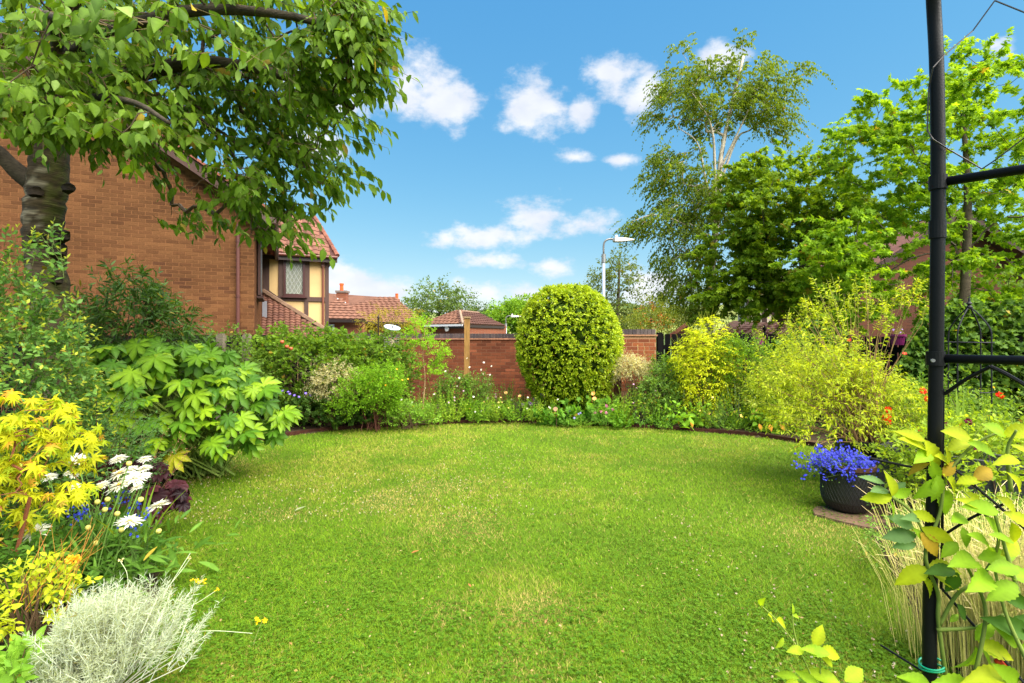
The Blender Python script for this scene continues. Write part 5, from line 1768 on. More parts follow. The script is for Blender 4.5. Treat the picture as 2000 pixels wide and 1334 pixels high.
# cream euonymus by the pillar
shrub('cream_flowered_shrub', 'cream blossomed shrub leaning against the brick pillar', 'shrub', (2.2, 9.5, .98), (.46, .3, .32), 460, 8, .032, DIA, np.array((.32, .31, .14)), np.array((.58, .54, .32)), 131, L=(.1, .2), inner=.25, amp=.25, zmin=-.7, stems=12, ang=65)
perennial('variegated_climber', 'thin cream variegated climber against the brick pillar', 'climber', 1255, 10.0, 1.45, .2, 8, 16, .04, DIA, np.array((.35, .34, .14)), np.array((.6, .56, .3)), lean=.06)
shrub('dark_shrub', 'dark green shrub with silvery sage leaves below the brick pillar', 'shrub', (2.62, 9.25, .48), (.46, .36, .46), 420, 7, .085, NARROW, np.array((.06, .13, .018)), np.array((.17, .28, .045)), 132, L=(.12, .22), inner=.4, amp=.2, zmin=-.7)
perennial('purple_heuchera', 'dark purple leaved clump low under the sage shrub', 'plant', 1250, 9.0, .42, .18, 14, 6, .05, OV, np.array((.03, .018, .025)), np.array((.09, .05, .06)))
perennial('green_filler', 'mid green leafy clump right of the dark purple clump', 'plant', 1265, 8.85, .3, .32, 20, 7, .06, OV, np.array((.05, .12, .015)), np.array((.13, .26, .03)))
shrub('helenium_bush', 'green bush with orange specks at the brick pillar', 'shrub', (2.85, 9.6, .85), (.36, .3, .4), 300, 7, .055, OV, np.array((.05, .12, .01)), np.array((.14, .25, .02)), 133, L=(.1, .2), inner=.4, amp=.2, zmin=-.8)
# golden shrubs
pin = ovate(.42, 2, .1, .15)
shrub('golden_robinia', 'golden yellow shrub of drooping pinnate leaves before the black fence', 'shrub', (3.42, 9.1, 1.08), (.58, .42, .82), 640, 13, .058, pin, np.array((.26, .34, .008)), np.array((.52, .54, .014)), 141, L=(.22, .36), inner=.35, amp=.2, zmin=-.95, planar=True, ang=65, droop=.55, hang=.35, stems=14, stemcol=(120, 90, 50), upb=.6)
shrub('green_choisya', 'mid green shrub below and right of the golden pinnate shrub', 'shrub', (4.0, 9.1, .88), (.66, .45, .84), 1050, 7, .05, OV, np.array((.055, .13, .008)), np.array((.17, .29, .018)), 142, L=(.1, .2), inner=.45, amp=.18, zmin=-.8)
perennial('yellow_green_shoots', 'yellow-green shoots rising right of the golden shrub', 'plant', 1465, 8.9, 1.25, .4, 36, 13, .045, OV, np.array((.13, .22, .01)), np.array((.3, .39, .025)), lean=.15)
for k, (px, Y, lab) in enumerate(((1345, 8.65, 'broad-leaved hydrangea with one orange leaf below the golden shrub'), (1492, 8.3, 'broad-leaved hydrangea with several orange leaves nearest the pots'))):
    t = perennial('hydrangea', lab, 'hydrangea', px, Y, .5, .34, 15, 7, .12, ovate(.6, 4, .08, .2), np.array((.10, .22, .01)), np.array((.22, .40, .03)), ang=65, limit=90, hang=.35)
    for j, (dx, dy) in enumerate(((-.05, -.28), (.1, -.3), (-.2, -.25))[:(1 if k == 0 else 3)]):
        me = template_mesh('leaf', ovate(.6, 4, .08, .2), LEAF)
        loc = np.array(t.location)
        place_leaves(t, me, 'leaf', (loc + np.array([dx, dy, .16]))[None], np.array([[rng.normal(0, .3), -.5, -.8]]), np.array([[0, -.8, .4]]), np.array([.12]), np.array([[.62, .26, .03]]), loc)
perennial('yellow_daylily', 'soft clump with pale yellow trumpet flowers in the right border', 'flowering plant', 1425, 8.5, .42, .4, 30, 8, .05, NARROW, np.array((.08, .17, .012)), np.array((.2, .32, .03)), fl=('five', .07, srgb(250, 206, 110), 7))
perennial('fennel_clump', 'feathery grey-green clump between the two hydrangeas', 'plant', 1395, 8.7, .62, .28, 26, 16, .035, NARROW, np.array((.08, .14, .04)), np.array((.2, .28, .1)))
perennial('lime_hydrangea', 'pale lime flower heads on stout stems right of the fennel clump', 'flowering plant', 1480, 8.55, .72, .28, 16, 9, .06, OV, np.array((.08, .18, .01)), np.array((.18, .33, .02)), fl=('ball', .13, srgb(214, 222, 110), 6))
perennial('silver_spires', 'thin silvery flower spires in the right border', 'flowering plant', 1410, 8.9, 1.0, .2, 8, 20, .035, DIA, np.array((.2, .27, .14)), np.array((.34, .4, .26)), lean=.1)
perennial('white_spires', 'loose white flecked spires beside the silvery ones', 'flowering plant', 1445, 8.75, .9, .18, 7, 16, .03, DIA, np.array((.2, .28, .12)), np.array((.4, .45, .28)), lean=.12)
perennial('lime_filler', 'leafy lime clump at the edging near the second hydrangea', 'plant', 1535, 8.1, .5, .4, 34, 8, .05, OV, np.array((.12, .23, .01)), np.array((.28, .4, .03)))
perennial('edge_filler', 'small green clump at the edging under the silvery spires', 'plant', 1300, 8.6, .26, .3, 24, 7, .045, OV, np.array((.05, .13, .01)), np.array((.15, .28, .02)))
perennial('edge_filler', 'low leafy clump between the pink buttons and dark purple clump', 'plant', 1215, 8.75, .3, .28, 22, 7, .05, LOBED, np.array((.06, .15, .01)), np.array((.15, .29, .02)))
# ---- ivy over the right fence and a purple pot or two
IVY = palmate(3, 200, .6, .7, .4, .15, .3)
for (c, r, n, s, lab) in (((5.45, 9.25, 1.15), (.85, .3, .62), 520, 151, 'dark ivy draped over the black fence behind the golden shrub'), ((7.1, 7.6, .95), (1.7, .5, 1.02), 2300, 152, 'thick ivy covering the fence behind the domed obelisk')):
    shrub('ivy', lab, 'ivy', c, r, n, 6, .085, IVY, np.array((.035, .085, .010)), np.array((.13, .225, .03)), s, L=(.1, .25), inner=.6, amp=.2, zmin=-.9, hang=.5, face_up=.25, droop=.4)
def hanging_pot(label, px, py, Y, extra):
    q = P(px, py, Y)
    t = thing('fence_pot', label, 'plant pot', q - UP * .09, 'purple pots on the fence')
    b = Bag()
    lathe(b, [(.001, -.09), (.085, -.09), (.105, .05), (.12, .05), (.12, .085), (.108, .085), (.1, .045), (.001, .04)], srgb(112, 32, 84), q, 20)
    part('pot', b, PLASTIC, t)
    b = Bag()
    lathe(b, [(.001, .046), (.1, .05)], np.array((.03, .02, .015)), q, 12)
    part('compost', b, SOIL, t)
    n = 14
    A = unit(rng.normal(0, .3, (n, 3)) + UP)
    O = np.repeat((q + UP * .04)[None], n, 0) + rng.normal(0, .035, (n, 3)) * np.array([1, 1, 0])
    arr = sprigs(O, A, rng.uniform(.08, .22 + extra, n), 6, .03, np.array((.12, .18, .03)), np.array((.3, .3, .08)), ang=45)
    b = Bag()
    scatter(b, DIA, *arr)
    sticks(b, O, O + A * .2, .003, .0015, srgb(150, 140, 80))
    part('small_plant', b, LEAF, t, 'stuff')
    return t, q
hanging_pot('magenta pot with dry stems hung on the black fence near the roof finial', 1480, 668, 9.4, .15)
t, q = hanging_pot('purple pot with mauve flowers on the fence by the metal arch', 1753, 663, 8.4, 0)
flowers_at(t, [q + UP * .14 + rng.normal(0, .05, 3) for _ in range(5)], 'five', .04, srgb(150, 120, 190))

# ---- bird feeder pole
q = G(738, 9.7)
t = thing('bird_feeder_pole', 'dark bird feeding pole with curved hooks, tilted dish and mesh feeder', 'bird feeder', q)
b = Bag()
tube(b, [q, P(739, 622, 9.7)], .014, srgb(46, 36, 32), 8)
lathe(b, [(.02, 0), (.026, .02), (.012, .05), (.002, .07)], srgb(46, 36, 32), P(739, 622, 9.7), 8)
part('pole', b, POWDER, t)
for s in (-1, 1):
    b = Bag()
    c = P(739, 640, 9.7)
    tube(b, smooth_path([c, c + np.array([s * .1, 0, .1]), c + np.array([s * .24, 0, .1]), c + np.array([s * .33, 0, .0]), c + np.array([s * .35, 0, -.04])], 14), .006, srgb(46, 36, 32), 6)
    part('hook', b, POWDER, t)
b = Bag()
c = P(766, 641, 9.55)
u, v = unit((1, 0, -.22)), unit((0, 1, .25))
nn = np.cross(u, v)
b.add([c + u * .15 * math.cos(a) * rr + v * .15 * math.sin(a) * rr + nn * hh for rr, hh in ((1, 0), (1.05, .02)) for a in np.linspace(0, 6.283, 17)[:-1]],
      [np.array([[j, (j + 1) % 16, 16 + (j + 1) % 16, 16 + j] for j in range(16)]), np.arange(16).reshape(1, -1)], srgb(214, 226, 232))
tube(b, [c, c + UP * .05], .014, srgb(40, 36, 36), 8)
part('dish', b, PLASTIC, t)
b = Bag()
lo, hi = P(753, 681, 9.6), P(776, 659, 9.6)
for k in range(6):
    x = lo[0] + (hi[0] - lo[0]) * k / 5
    for yy in (9.5, 9.72):
        tube(b, [(x, yy, lo[2]), (x, yy, hi[2])], .0025, srgb(150, 150, 140), 4)
for k in range(6):
    z = lo[2] + (hi[2] - lo[2]) * k / 5
    for yy in (9.5, 9.72):
        tube(b, [(lo[0], yy, z), (hi[0], yy, z)], .0025, srgb(150, 150, 140), 4)
    for x in (lo[0], hi[0]):
        tube(b, [(x, 9.5, z), (x, 9.72, z)], .0025, srgb(150, 150, 140), 4)
part('mesh_feeder', b, STEEL, t)
b = Bag()
for k in range(6):
    D = unit(rng.normal(size=(20, 3)))
    cc = np.array([(lo[0] + hi[0]) / 2 + rng.uniform(-.05, .05), 9.61, lo[2] + .05 + .02 * k])
    scatter(b, diamond(.9, 0), cc + D * .02, D, rng.normal(size=(20, 3)), .03, srgb(206, 190, 150))
part('seed_balls', b, SOIL, t, 'stuff')

# ---- domed metal obelisk by the ivy
q = G(1893, 5.6)
t = thing('metal_obelisk', 'black domed metal obelisk with spike finial before the ivy', 'obelisk', q)
topz = P(0, 600, 5.6)[2]
shz = P(0, 665, 5.6)[2]
R_ = .20
for k in range(4):
    a = k * math.pi / 2 + .35
    d = np.array([math.cos(a), math.sin(a), 0])
    b = Bag()
    tube(b, np.vstack([[q + d * R_, q + d * R_ + UP * shz * .6], smooth_path([q + d * R_ + UP * (shz + .02), q + d * R_ * .95 + UP * (shz + .12), q + d * R_ * .62 + UP * (topz - .13), q + d * R_ * .2 + UP * (topz - .03), q + UP * topz], 14)]), .0075, srgb(34, 34, 38), 6)
    part('upright', b, POWDER, t)
for z in (shz - .02, shz - .55, .35):
    b = Bag()
    a = np.linspace(0, 2 * math.pi, 25)
    tube(b, q + np.stack([np.cos(a) * R_, np.sin(a) * R_, np.full(25, z)], 1), .006, srgb(34, 34, 38), 6)
    part('ring', b, POWDER, t)
b = Bag()
lathe(b, [(.022, -.02), (.03, .0), (.014, .025), (.03, .04), (.012, .06), (.008, .09), (.001, .14)], srgb(34, 34, 38), q + UP * topz, 10)
part('finial', b, POWDER, t)

# ------------------------------------------------------------------ pots at the right of the lawn
slab = Bag()
sc = np.array([3.12, 4.42, 0])
a = np.linspace(0, 2 * math.pi, 15)[:-1]
rr = np.array([1, .95, 1.05, 1, .92, 1.03, 1, .97, 1.04, .95, 1, 1.05, .96, 1.0])
base_ = np.stack([np.cos(a) * .58 * rr, np.sin(a) * .34 * rr], 1) @ np.array([[.86, -.5], [.5, .86]])
base_ = base_ * .82
V = np.vstack([np.c_[base_ + sc[:2], np.full(14, -.01)], np.c_[base_ * .985 + sc[:2], np.full(14, .020)]])
slab.add(V, [np.array([[j, (j + 1) % 14, 14 + (j + 1) % 14, 14 + j] for j in range(14)]), np.arange(14, 28).reshape(1, -1)], srgb(104, 82, 64))
single('stone_slab', slab, STONE, 'flat buff stone slab under the round mesh pot', 'paving slab', sc)

mp_ = np.array([.655 * 4.66, 4.66, .021])
t = thing('mesh_pot', 'round black pot with woven diamond texture holding blue lobelia', 'plant pot', mp_)
b = Bag()
prof = [(.001, 0), (.14, 0), (.175, .03), (.204, .09), (.211, .16), (.211, .39), (.218, .40), (.218, .415), (.2, .415), (.195, .35), (.001, .34)]
lathe(b, prof, np.array((.016, .015, .015)), mp_, 40)
part('pot', b, PLASTIC, t, smooth=False)
b = Bag()     # raised diamond weave
rw = lambda z: np.interp(z, [0, .03, .09, .16, .39], [.145, .175, .204, .211, .211]) + .001
nrow = 22
for s in (1, -1):
    for k in range(46):
        zz = np.linspace(.02, .37, 9)
        a = k / 46 * 2 * math.pi + s * zz * 2.2
        mid = a[len(a) // 2] % (2 * math.pi)
        pth = mp_ + np.stack([np.cos(a) * rw(zz), np.sin(a) * rw(zz), zz], 1)
        tube(b, pth, .0024, np.array((.03, .028, .027)), 3, caps=False)
part('woven_texture', b, PLASTIC, t, 'stuff')
b = Bag()
lathe(b, [(.213, .375), (.222, .385), (.222, .420), (.198, .420)], srgb(66, 44, 30), mp_, 40)
part('rim', b, PLASTIC, t)
b = Bag(); lathe(b, [(.001, .37), (.196, .365)], np.array((.03, .02, .014)), mp_, 24); part('compost', b, SOIL, t)
lob = thing('blue_lobelia', 'trailing lobelia covered in vivid blue flowers in the mesh pot', 'flowering plant', mp_ + UP * .37)
n = 280
D = unit(rng.normal(size=(n, 3)) * np.array([1, 1, .5]) + UP * .45)
O = mp_ + UP * .38 + D * np.array([.16, .15, .07])
O[:, 0] -= .09 * rng.uniform(0, 1, n)
far = rng.uniform(0, 1, n) < .14
A = unit(D + rng.normal(0, .35, (n, 3)) + UP * .2)
A[far] = unit(np.array([-1, -.1, .35]) + rng.normal(0, .3, (far.sum(), 3)))
Ls = rng.uniform(.03, .09, n); Ls[far] = rng.uniform(.12, .25, far.sum())
arr = sprigs(O, A, Ls, 5, .022, np.array((.06, .13, .02)), np.array((.14, .25, .04)), ang=50)
b = Bag(); scatter(b, DIA, *arr); part('foliage', b, LEAF, lob, 'stuff')
b = Bag(); sticks(b, O, O + A * Ls[:, None], .0014, .001, srgb(90, 110, 50)); part('stems', b, TWIG, lob, 'stuff')
b = Bag()
tips = O + A * Ls[:, None]
for rep in range(5):
    q = tips + rng.normal(0, .018, tips.shape)
    nr_ = unit(UP * .6 + np.array([0, -.9, 0]) + rng.normal(0, .4, tips.shape))
    u = unit(np.cross(nr_, rng.normal(size=tips.shape))); v = np.cross(nr_, u)
    cc = mixcol((.015, .018, .30), (.045, .06, .55), rng.uniform(0, 1, n))
    for k in range(5):
        a = k * 1.257
        scatter(b, diamond(.75, .0), q, math.cos(a) * u + math.sin(a) * v, nr_, .0115, cc)
part('flowers', b, PETAL, lob, 'stuff')

bp = np.array([.69 * 5.35, 5.4, .04])
t = thing('black_pot', 'large plain black pot holding the golden shrub', 'plant pot', bp)
b = Bag(); lathe(b, [(.001, 0), (.2, 0), (.235, .2), (.255, .42), (.275, .42), (.275, .48), (.25, .48), (.24, .40), (.001, .39)], np.array((.014, .013, .013)), bp, 32)
part('pot', b, PLASTIC, t, smooth=False)
b = Bag(); lathe(b, [(.001, .42), (.245, .415)], np.array((.03, .02, .014)), bp, 24); part('compost', b, SOIL, t)
# grey trough
d1, d2 = unit((.62, -.78, 0)), unit((.78, .62, 0))
tc_ = np.array([3.52, 4.95, .03])
t = thing('grey_planter', 'long grey rectangular planter with stained base behind the mesh pot', 'planter', tc_)
gcol = np.array((.085, .085, .09))
Lx, Ly, Lz, th = 1.15, .42, .50, .035
for (o_, ex_, ey_) in ((tc_, d1 * Lx, d2 * th), (tc_ + d2 * (Ly - th), d1 * Lx, d2 * th), (tc_ + d2 * th + d1 * .0, d1 * th, d2 * (Ly - 2 * th)), (tc_ + d2 * th + d1 * (Lx - th), d1 * th, d2 * (Ly - 2 * th))):
    part('side_panel', obox(Bag(), o_, ex_, ey_, UP * Lz, gcol * rng.uniform(.9, 1.1)), STONE, t)
b = Bag()
for (o_, ex_, ey_) in ((tc_ - d2 * .012 - d1 * .012, d1 * (Lx + .024), d2 * (th + .024)), (tc_ + d2 * (Ly - th - .012) - d1 * .012, d1 * (Lx + .024), d2 * (th + .024))):
    obox(b, o_ + UP * (Lz - .06), ex_, ey_, UP * .065, gcol * 1.2)
part('rim', b, STONE, t)
part('compost', obox(Bag(), tc_ + d1 * th + d2 * th + UP * .35, d1 * (Lx - 2 * th), d2 * (Ly - 2 * th), UP * .06, np.array((.03, .02, .014))), SOIL, t)
cen = tc_ + d1 * .5 + d2 * .2 + UP * .42
shrub('rosemary', 'dark feathery green plant in the grey planter', 'plant', cen + UP * .06, (.34, .18, .13), 150, 9, .03, NARROW, np.array((.05, .11, .02)), np.array((.16, .25, .04)), 161, L=(.08, .16), inner=.2, zmin=-.2, base=cen, upb=.8)

# golden shrub growing from the black pot
GS1, GS2 = np.array((.19, .27, .010)), np.array((.42, .47, .022))
gb = bp + UP * .42
ex_o, ex_a = [], []
for (px, py, Y) in ((1512, 720, 5.6), (1500, 760, 5.4), (1530, 700, 5.7), (1560, 640, 5.8), (1580, 610, 5.8), (1610, 615, 5.7), (1640, 580, 5.6), (1665, 590, 5.6), (1690, 570, 5.5), (1700, 600, 5.5), (1770, 575, 5.2), (1790, 560, 5.2), (1800, 585, 5.1), (1760, 590, 5.2), (1745, 620, 5.2), (1720, 640, 5.3), (1600, 560, 5.9), (1540, 820, 5.2), (1520, 800, 5.3), (1560, 860, 5.0), (1600, 870, 4.9), (1490, 735, 5.5), (1615, 590, 5.7), (1655, 560, 5.6), (1590, 590, 5.8), (1725, 590, 5.4), (1680, 545, 5.5), (1570, 615, 5.8), (1545, 655, 5.8)):
    for _ in range(4):
        ex_o.append(P(px, py, Y) + rng.normal(0, .05, 3)); ex_a.append(unit(P(px, py, Y) - gb + rng.normal(0, .25, 3)))
gs = shrub('golden_shrub', 'large airy golden yellow shrub with fine leaves in the black pot', 'shrub', gb + np.array([-.14, .15, .52]), (.90, .58, .68), 880, 11, .050, ovate(.36, 2, .1, .25), GS1, GS2, 171, L=(.16, .36), inner=.12, amp=.34, zmin=-.55, base=gb, stems=22, stemcol=(130, 100, 66), droop=.3, hang=.3, upb=.35, extra=(np.array(ex_o), np.array(ex_a)), sticksr=.005)
b = Bag()
for q_ in ex_o[::5]:
    tube(b, smooth_path([gb + rng.normal(0, .05, 3) * np.array([1, 1, 0]), gb + (q_ - gb) * .5 + UP * .08, q_], 8), np.linspace(.004, .0016, 8), srgb(142, 118, 72) * rng.uniform(.8, 1.2), 5)
part('canes', b, TWIG, gs)
gs2 = shrub('asparagus_fern', 'feathery lime plant leaning right of the black pot', 'plant', gb + np.array([.45, .1, .30]), (.45, .35, .36), 460, 12, .026, DIA, np.array((.15, .25, .012)), np.array((.30, .40, .025)), 172, L=(.12, .26), inner=.3, amp=.2, zmin=-.6, base=gb + np.array([.25, 0, 0]), stems=14)
# right-hand border behind the arch
perennial('crocosmia', 'red crocosmia flowers among sword leaves behind the arch', 'flowering plant', 1795, 5.2, 1.12, .42, 28, 9, .07, NARROW, np.array((.14, .23, .012)), np.array((.3, .38, .03)), fl=('ball', .06, srgb(226, 52, 20), 13))
perennial('red_poppies', 'small scarlet flowers on tall stems above the golden shrub', 'flowering plant', 1690, 6.6, 1.55, .5, 9, 7, .05, NARROW, np.array((.1, .18, .02)), np.array((.22, .3, .04)), fl=('five', .06, srgb(226, 40, 24), 6), lean=.2)
t = perennial('drumstick_allium', 'dark crimson drumstick alliums on thin stems behind the arch', 'flowering plant', 1920, 4.3, 1.05, .35, 8, 2, .05, NARROW, np.array((.1, .18, .02)), np.array((.22, .3, .04)), fl=('ball', .055, srgb(110, 26, 62), 6), lean=.15)
strap_clump('iris_swords', 'broad upright sword leaves beside the metal obelisk', 'plant', 1880, 4.6, 1.15, 18, .034, np.array((.1, .2, .012)), np.array((.22, .34, .03)), .3, arch=.3)
shrub('spotted_dogwood', 'yellow-green leafy shrub right of the arch post', 'shrub', (4.0, 4.45, .45), (.75, .55, .48), 600, 7, .055, OV, np.array((.13, .22, .012)), np.array((.30, .40, .03)), 173, L=(.1, .2), inner=.35, amp=.2, zmin=-.6)
shrub('ground_phlox', 'low pale green carpet with tiny white flowers beyond the arch', 'plant', (3.05, 3.2, .22), (.75, .6, .32), 620, 8, .028, OV, np.array((.09, .18, .02)), np.array((.22, .34, .06)), 174, L=(.06, .14), inner=.4, zmin=-.2)
shrub('low_shrub', 'mid green low shrub behind the grey planter', 'shrub', (4.9, 5.6, .5), (.7, .6, .55), 480, 7, .05, OV, np.array((.08, .16, .012)), np.array((.2, .3, .03)), 175, L=(.1, .2), inner=.35, amp=.2, zmin=-.6)
shrub('laurel_mass', 'dark leafy undergrowth below the ivy fence', 'shrub', (5.6, 6.9, .5), (1.0, .6, .6), 560, 7, .065, OV, np.array((.04, .1, .01)), np.array((.12, .22, .02)), 176, L=(.1, .22), inner=.35, amp=.2, zmin=-.6)
shrub('fern_mass', 'yellowish shrub between the hydrangea and the golden shrub', 'shrub', (4.7, 8.4, .75), (.85, .5, .75), 760, 8, .045, OV, np.array((.12, .2, .012)), np.array((.30, .38, .03)), 177, L=(.12, .24), inner=.4, amp=.2, zmin=-.7)
# blond feather grass
q = G(2015, 2.3, .03)
fg = thing('feather_grass', 'blond feather grass with hair-fine stalks at the lower right', 'ornamental grass', q)
b = Bag()
n = 3000
a = rng.uniform(0, 6.283, n)
foot = q + np.stack([np.cos(a), np.sin(a), np.zeros(n)], 1) * rng.uniform(0, .26, (n, 1)) + np.array([.55, -.8, 0]) * rng.uniform(-.3, .45, (n, 1))
L_ = rng.uniform(.38, .78, n)
sp = np.stack([np.cos(a), np.sin(a), np.zeros(n)], 1) * rng.uniform(.03, .20, (n, 1))
tip = foot + sp + UP * L_[:, None]
sticks(b, foot, tip, .0015, .0008, mixcol((.40, .45, .06), (.74, .66, .22), rng.uniform(0, 1, n)), bend=-sp * .2 + UP * .03)
heads = tip
sel = rng.uniform(0, 1, n) < .35
sticks(b, tip[sel], tip[sel] + sp[sel] * .35 + UP * .03 + rng.normal(0, .012, (sel.sum(), 3)), .0016, .0006, np.array((.80, .68, .32)))
part('stalks', b, GRASS, fg, 'stuff')
# small magenta sempervivum at the planter's foot
pp = G(1757, 3.95, .03)
t = thing('small_magenta_plant', 'small dark magenta rosette at the foot of the grey planter', 'plant', pp)
b = Bag()
for ring in range(3):
    k = 9
    a = np.arange(k) / k * 6.283 + ring * .3
    D = np.stack([np.cos(a), np.sin(a), np.full(k, .35 + ring * .5)], 1)
    scatter(b, ovate(.5, 3, .2, -.1), np.repeat(pp[None], k, 0), D, np.repeat(UP[None], k, 0), .07 - .012 * ring, srgb(120, 24, 66) * rng.uniform(.7, 1.1, (k, 1)))
part('rosette', b, WAXY, t)

# low leafy cover over the beds, a mass nobody could count
n = 5200
X = rng.uniform(-4.6, 6.5, n); Yq = rng.uniform(2.0, 12.0, n)
ok = ~inside(X, Yq, edge * 1.008) & (np.abs(X) < Yq * 1.05) & ((Yq > 6.5) | (rng.uniform(0, 1, n) < .8))
O = np.stack([X[ok], Yq[ok], np.full(ok.sum(), .05)], 1)
A = unit(rng.normal(0, .5, O.shape) + UP)
cc_ = value_noise(O[:, 0], O[:, 1], 1.1, 301)
arr = sprigs(O, A, rng.uniform(.08, .26, len(O)), 7, .045, np.array((.05, .12, .010)), np.array((.16, .28, .025)), ang=60, hang=.1)
b = Bag(); scatter(b, OVLOW, *arr)
o = obj('ground_cover', b.data('ground_cover', LEAF)); o['kind'] = 'stuff'; o['label'] = 'low leafy ground cover between the border plants'; o['category'] = 'ground cover'
mid = [(815, 9.7, .75, 'tall soft green stems behind the young tree trunk'), (880, 9.95, .85, 'light green stems with fading flowers left of the timber post'), (945, 10.2, .8, 'bushy green stems right of the timber post'), (985, 10.4, .7, 'leafy stems below the bare patch of garden wall'), (1025, 10.1, .6, 'green stems tucked against the left side of the domed bush'), (1215, 9.6, .55, 'green stems tucked against the right side of the domed bush'), (770, 9.5, .6, 'dark leafy stems right of the vase-shaped shrub')]
for k, (px, Y, h_, lab) in enumerate(mid):
    perennial('border_perennial', lab, 'plant', px, Y, h_, .34, 26, 12, .05, OV if k % 2 else NARROW, np.array((.06, .13, .012)), np.array((.19, .29, .03)), group='leafy perennials at the back of the border', fl=('five', .04, np.array((.6, .56, .42)), 4) if k < 3 else None, lean=.15)

front = [(790, 8.95, .45, 0, 'soft lime clump at the edging right of the vase-shaped shrub'), (835, 9.0, .5, 1, 'bright green clump in front of the young tree'), (880, 9.2, .58, 0, 'pale green leafy clump before the timber post'), (930, 9.25, .55, 1, 'fresh green clump below the timber post'),
         (968, 9.3, .5, 0, 'light green clump in front of the bare wall'), (1010, 9.3, .52, 1, 'leafy clump at the left foot of the domed bush'), (1050, 9.2, .48, 0, 'yellow-green clump below the left half of the domed bush'), (1205, 9.05, .6, 1, 'fresh leafy clump at the right foot of the domed bush'),
         (1240, 9.1, .72, 0, 'tall soft green clump in front of the brick pillar'), (1285, 8.95, .6, 1, 'bright clump between pillar and golden pinnate shrub'), (1375, 8.75, .6, 0, 'lime clump below the golden pinnate shrub'), (1440, 8.6, .66, 1, 'green clump behind the pale yellow flowers'), (1515, 8.35, .72, 0, 'yellow-green clump beside the second hydrangea'), (1555, 8.2, .7, 1, 'light leafy clump left of the potted golden shrub')]
for k, (px, Y, h_, v, lab) in enumerate(front):
    perennial('border_clump', lab, 'plant', px, Y, h_, .36, 34, 11, .052 if v else .06, OV if v else ovate(.38, 3, .1, .2), np.array((.09, .19, .010)) if v else np.array((.12, .21, .012)), np.array((.22, .36, .025)) if v else np.array((.28, .39, .03)), group='leafy clumps along the edging', fl=(('five', .04, (np.array((.75, .73, .62)), srgb(240, 206, 120), srgb(206, 150, 190))[k % 3], 5) if k % 2 == 0 else None), lean=.2)
# ------------------------------------------------------------------ left border, near
FATS = palmate(8, 285, .44, .72, .42, .18, .40, rib=1.55, ripple=.05)
q = G(360, 5.9, .03)
t = thing('fatsia', 'big fatsia mound of large glossy hand-shaped leaves at the lawn edge', 'shrub', q)
n = 400
cen, rad = np.array([-3.92, 5.75, .72]), np.array([1.32, .80, .85])
O, D = shell(n, cen, rad, 201, .80, .1, -.45)
front = D[:, 1] < .55
O, D = O[front], D[front]
k_ = len(O)
LD = unit(D * np.array([1, 1, 0]) * .8 + np.array([.15, -.25, 0]) - UP * rng.uniform(.2, .9, (k_, 1)) + rng.normal(0, .3, (k_, 3)))
LN = unit(D * .45 + UP * .75 + np.array([0.15, -.75, 0]) + rng.normal(0, .16, (k_, 3)))
S = rng.uniform(.11, .23, k_)
C = mixcol((.085, .19, .008), (.24, .37, .014), rng.uniform(0, 1, k_))
ok = rng.uniform(0, 1, k_) < .42
C[ok] = mixcol((.05, .13, .010), (.10, .22, .012), rng.uniform(0, 1, ok.sum()))
FM = template_mesh('leaf', FATS, WAXY)
place_leaves(t, FM, 'leaf', O, LD, LN, S, C, q)
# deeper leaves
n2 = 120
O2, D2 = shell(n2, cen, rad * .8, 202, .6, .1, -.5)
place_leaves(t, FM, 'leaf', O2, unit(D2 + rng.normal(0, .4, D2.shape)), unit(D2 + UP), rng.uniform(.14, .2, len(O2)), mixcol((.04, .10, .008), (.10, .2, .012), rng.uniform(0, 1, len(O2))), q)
# some yellowing leaves low in front
yl = np.array([P(340, 890, 5.2), P(450, 830, 5.3), P(490, 870, 5.5)])
place_leaves(t, FM, 'leaf', yl, np.array([[.3, -.5, -.7], [.2, -.3, -.8], [.3, -.3, -.8]]), np.array([[0, -.7, .6]] * 3), np.array([.19, .17, .17]), np.array([(.42, .42, .02), (.2, .36, .02), (.16, .3, .02)]), q)
b = Bag()
A0 = q + rng.normal(0, .25, (k_, 3)) * np.array([1, .7, 0])
sticks(b, A0, O, .012, .005, mixcol((.12, .2, .03), (.25, .32, .06), rng.uniform(0, 1, k_)), bend=(O - A0) * np.array([-.15, -.15, .08]))
part('stalks', b, TWIG, t, 'stuff')

shrub('pieris_shrub', 'dark glossy willow-leaved shrub against the brick gable', 'shrub', (-4.45, 5.95, 1.60), (.78, .5, .72), 520, 9, .10, NARROW, np.array((.020, .055, .009)), np.array((.075, .15, .018)), 211, L=(.2, .4), inner=.35, amp=.25, zmin=-.75, mat=WAXY, limit=120, planar=False, ang=45, hang=.3, stems=14)
# variegated evergreen at the far left
ESC1, ESC2 = np.array((.045, .125, .024)), np.array((.16, .29, .05))
ex_o = [P(px, py, 3.5) + rng.normal(0, .03, 3) for (px, py) in ((95, 470), (110, 450), (90, 500), (60, 480), (110, 520), (140, 600), (60, 560), (150, 650), (145, 690), (20, 460), (30, 500), (10, 520)) for _ in range(3)]
ex_a = [unit(np.array([rng.normal(.2, .4), rng.normal(-.2, .3), 1])) for _ in ex_o]
shrub('escallonia', 'tall glossy green shrub with yellowish young tips at the far edge', 'shrub', (-3.75, 3.65, .98), (.74, .5, 1.08), 1900, 9, .046, ovate(.52, 3, .1, .1), ESC1, ESC2, 212, L=(.12, .26), inner=.45, amp=.18, zmin=-.85, mat=WAXY, limit=300, tip=np.array((.36, .40, .035)), extra=(np.array(ex_o), np.array(ex_a)), stems=8, stemcol=(110, 84, 48), upb=.6)
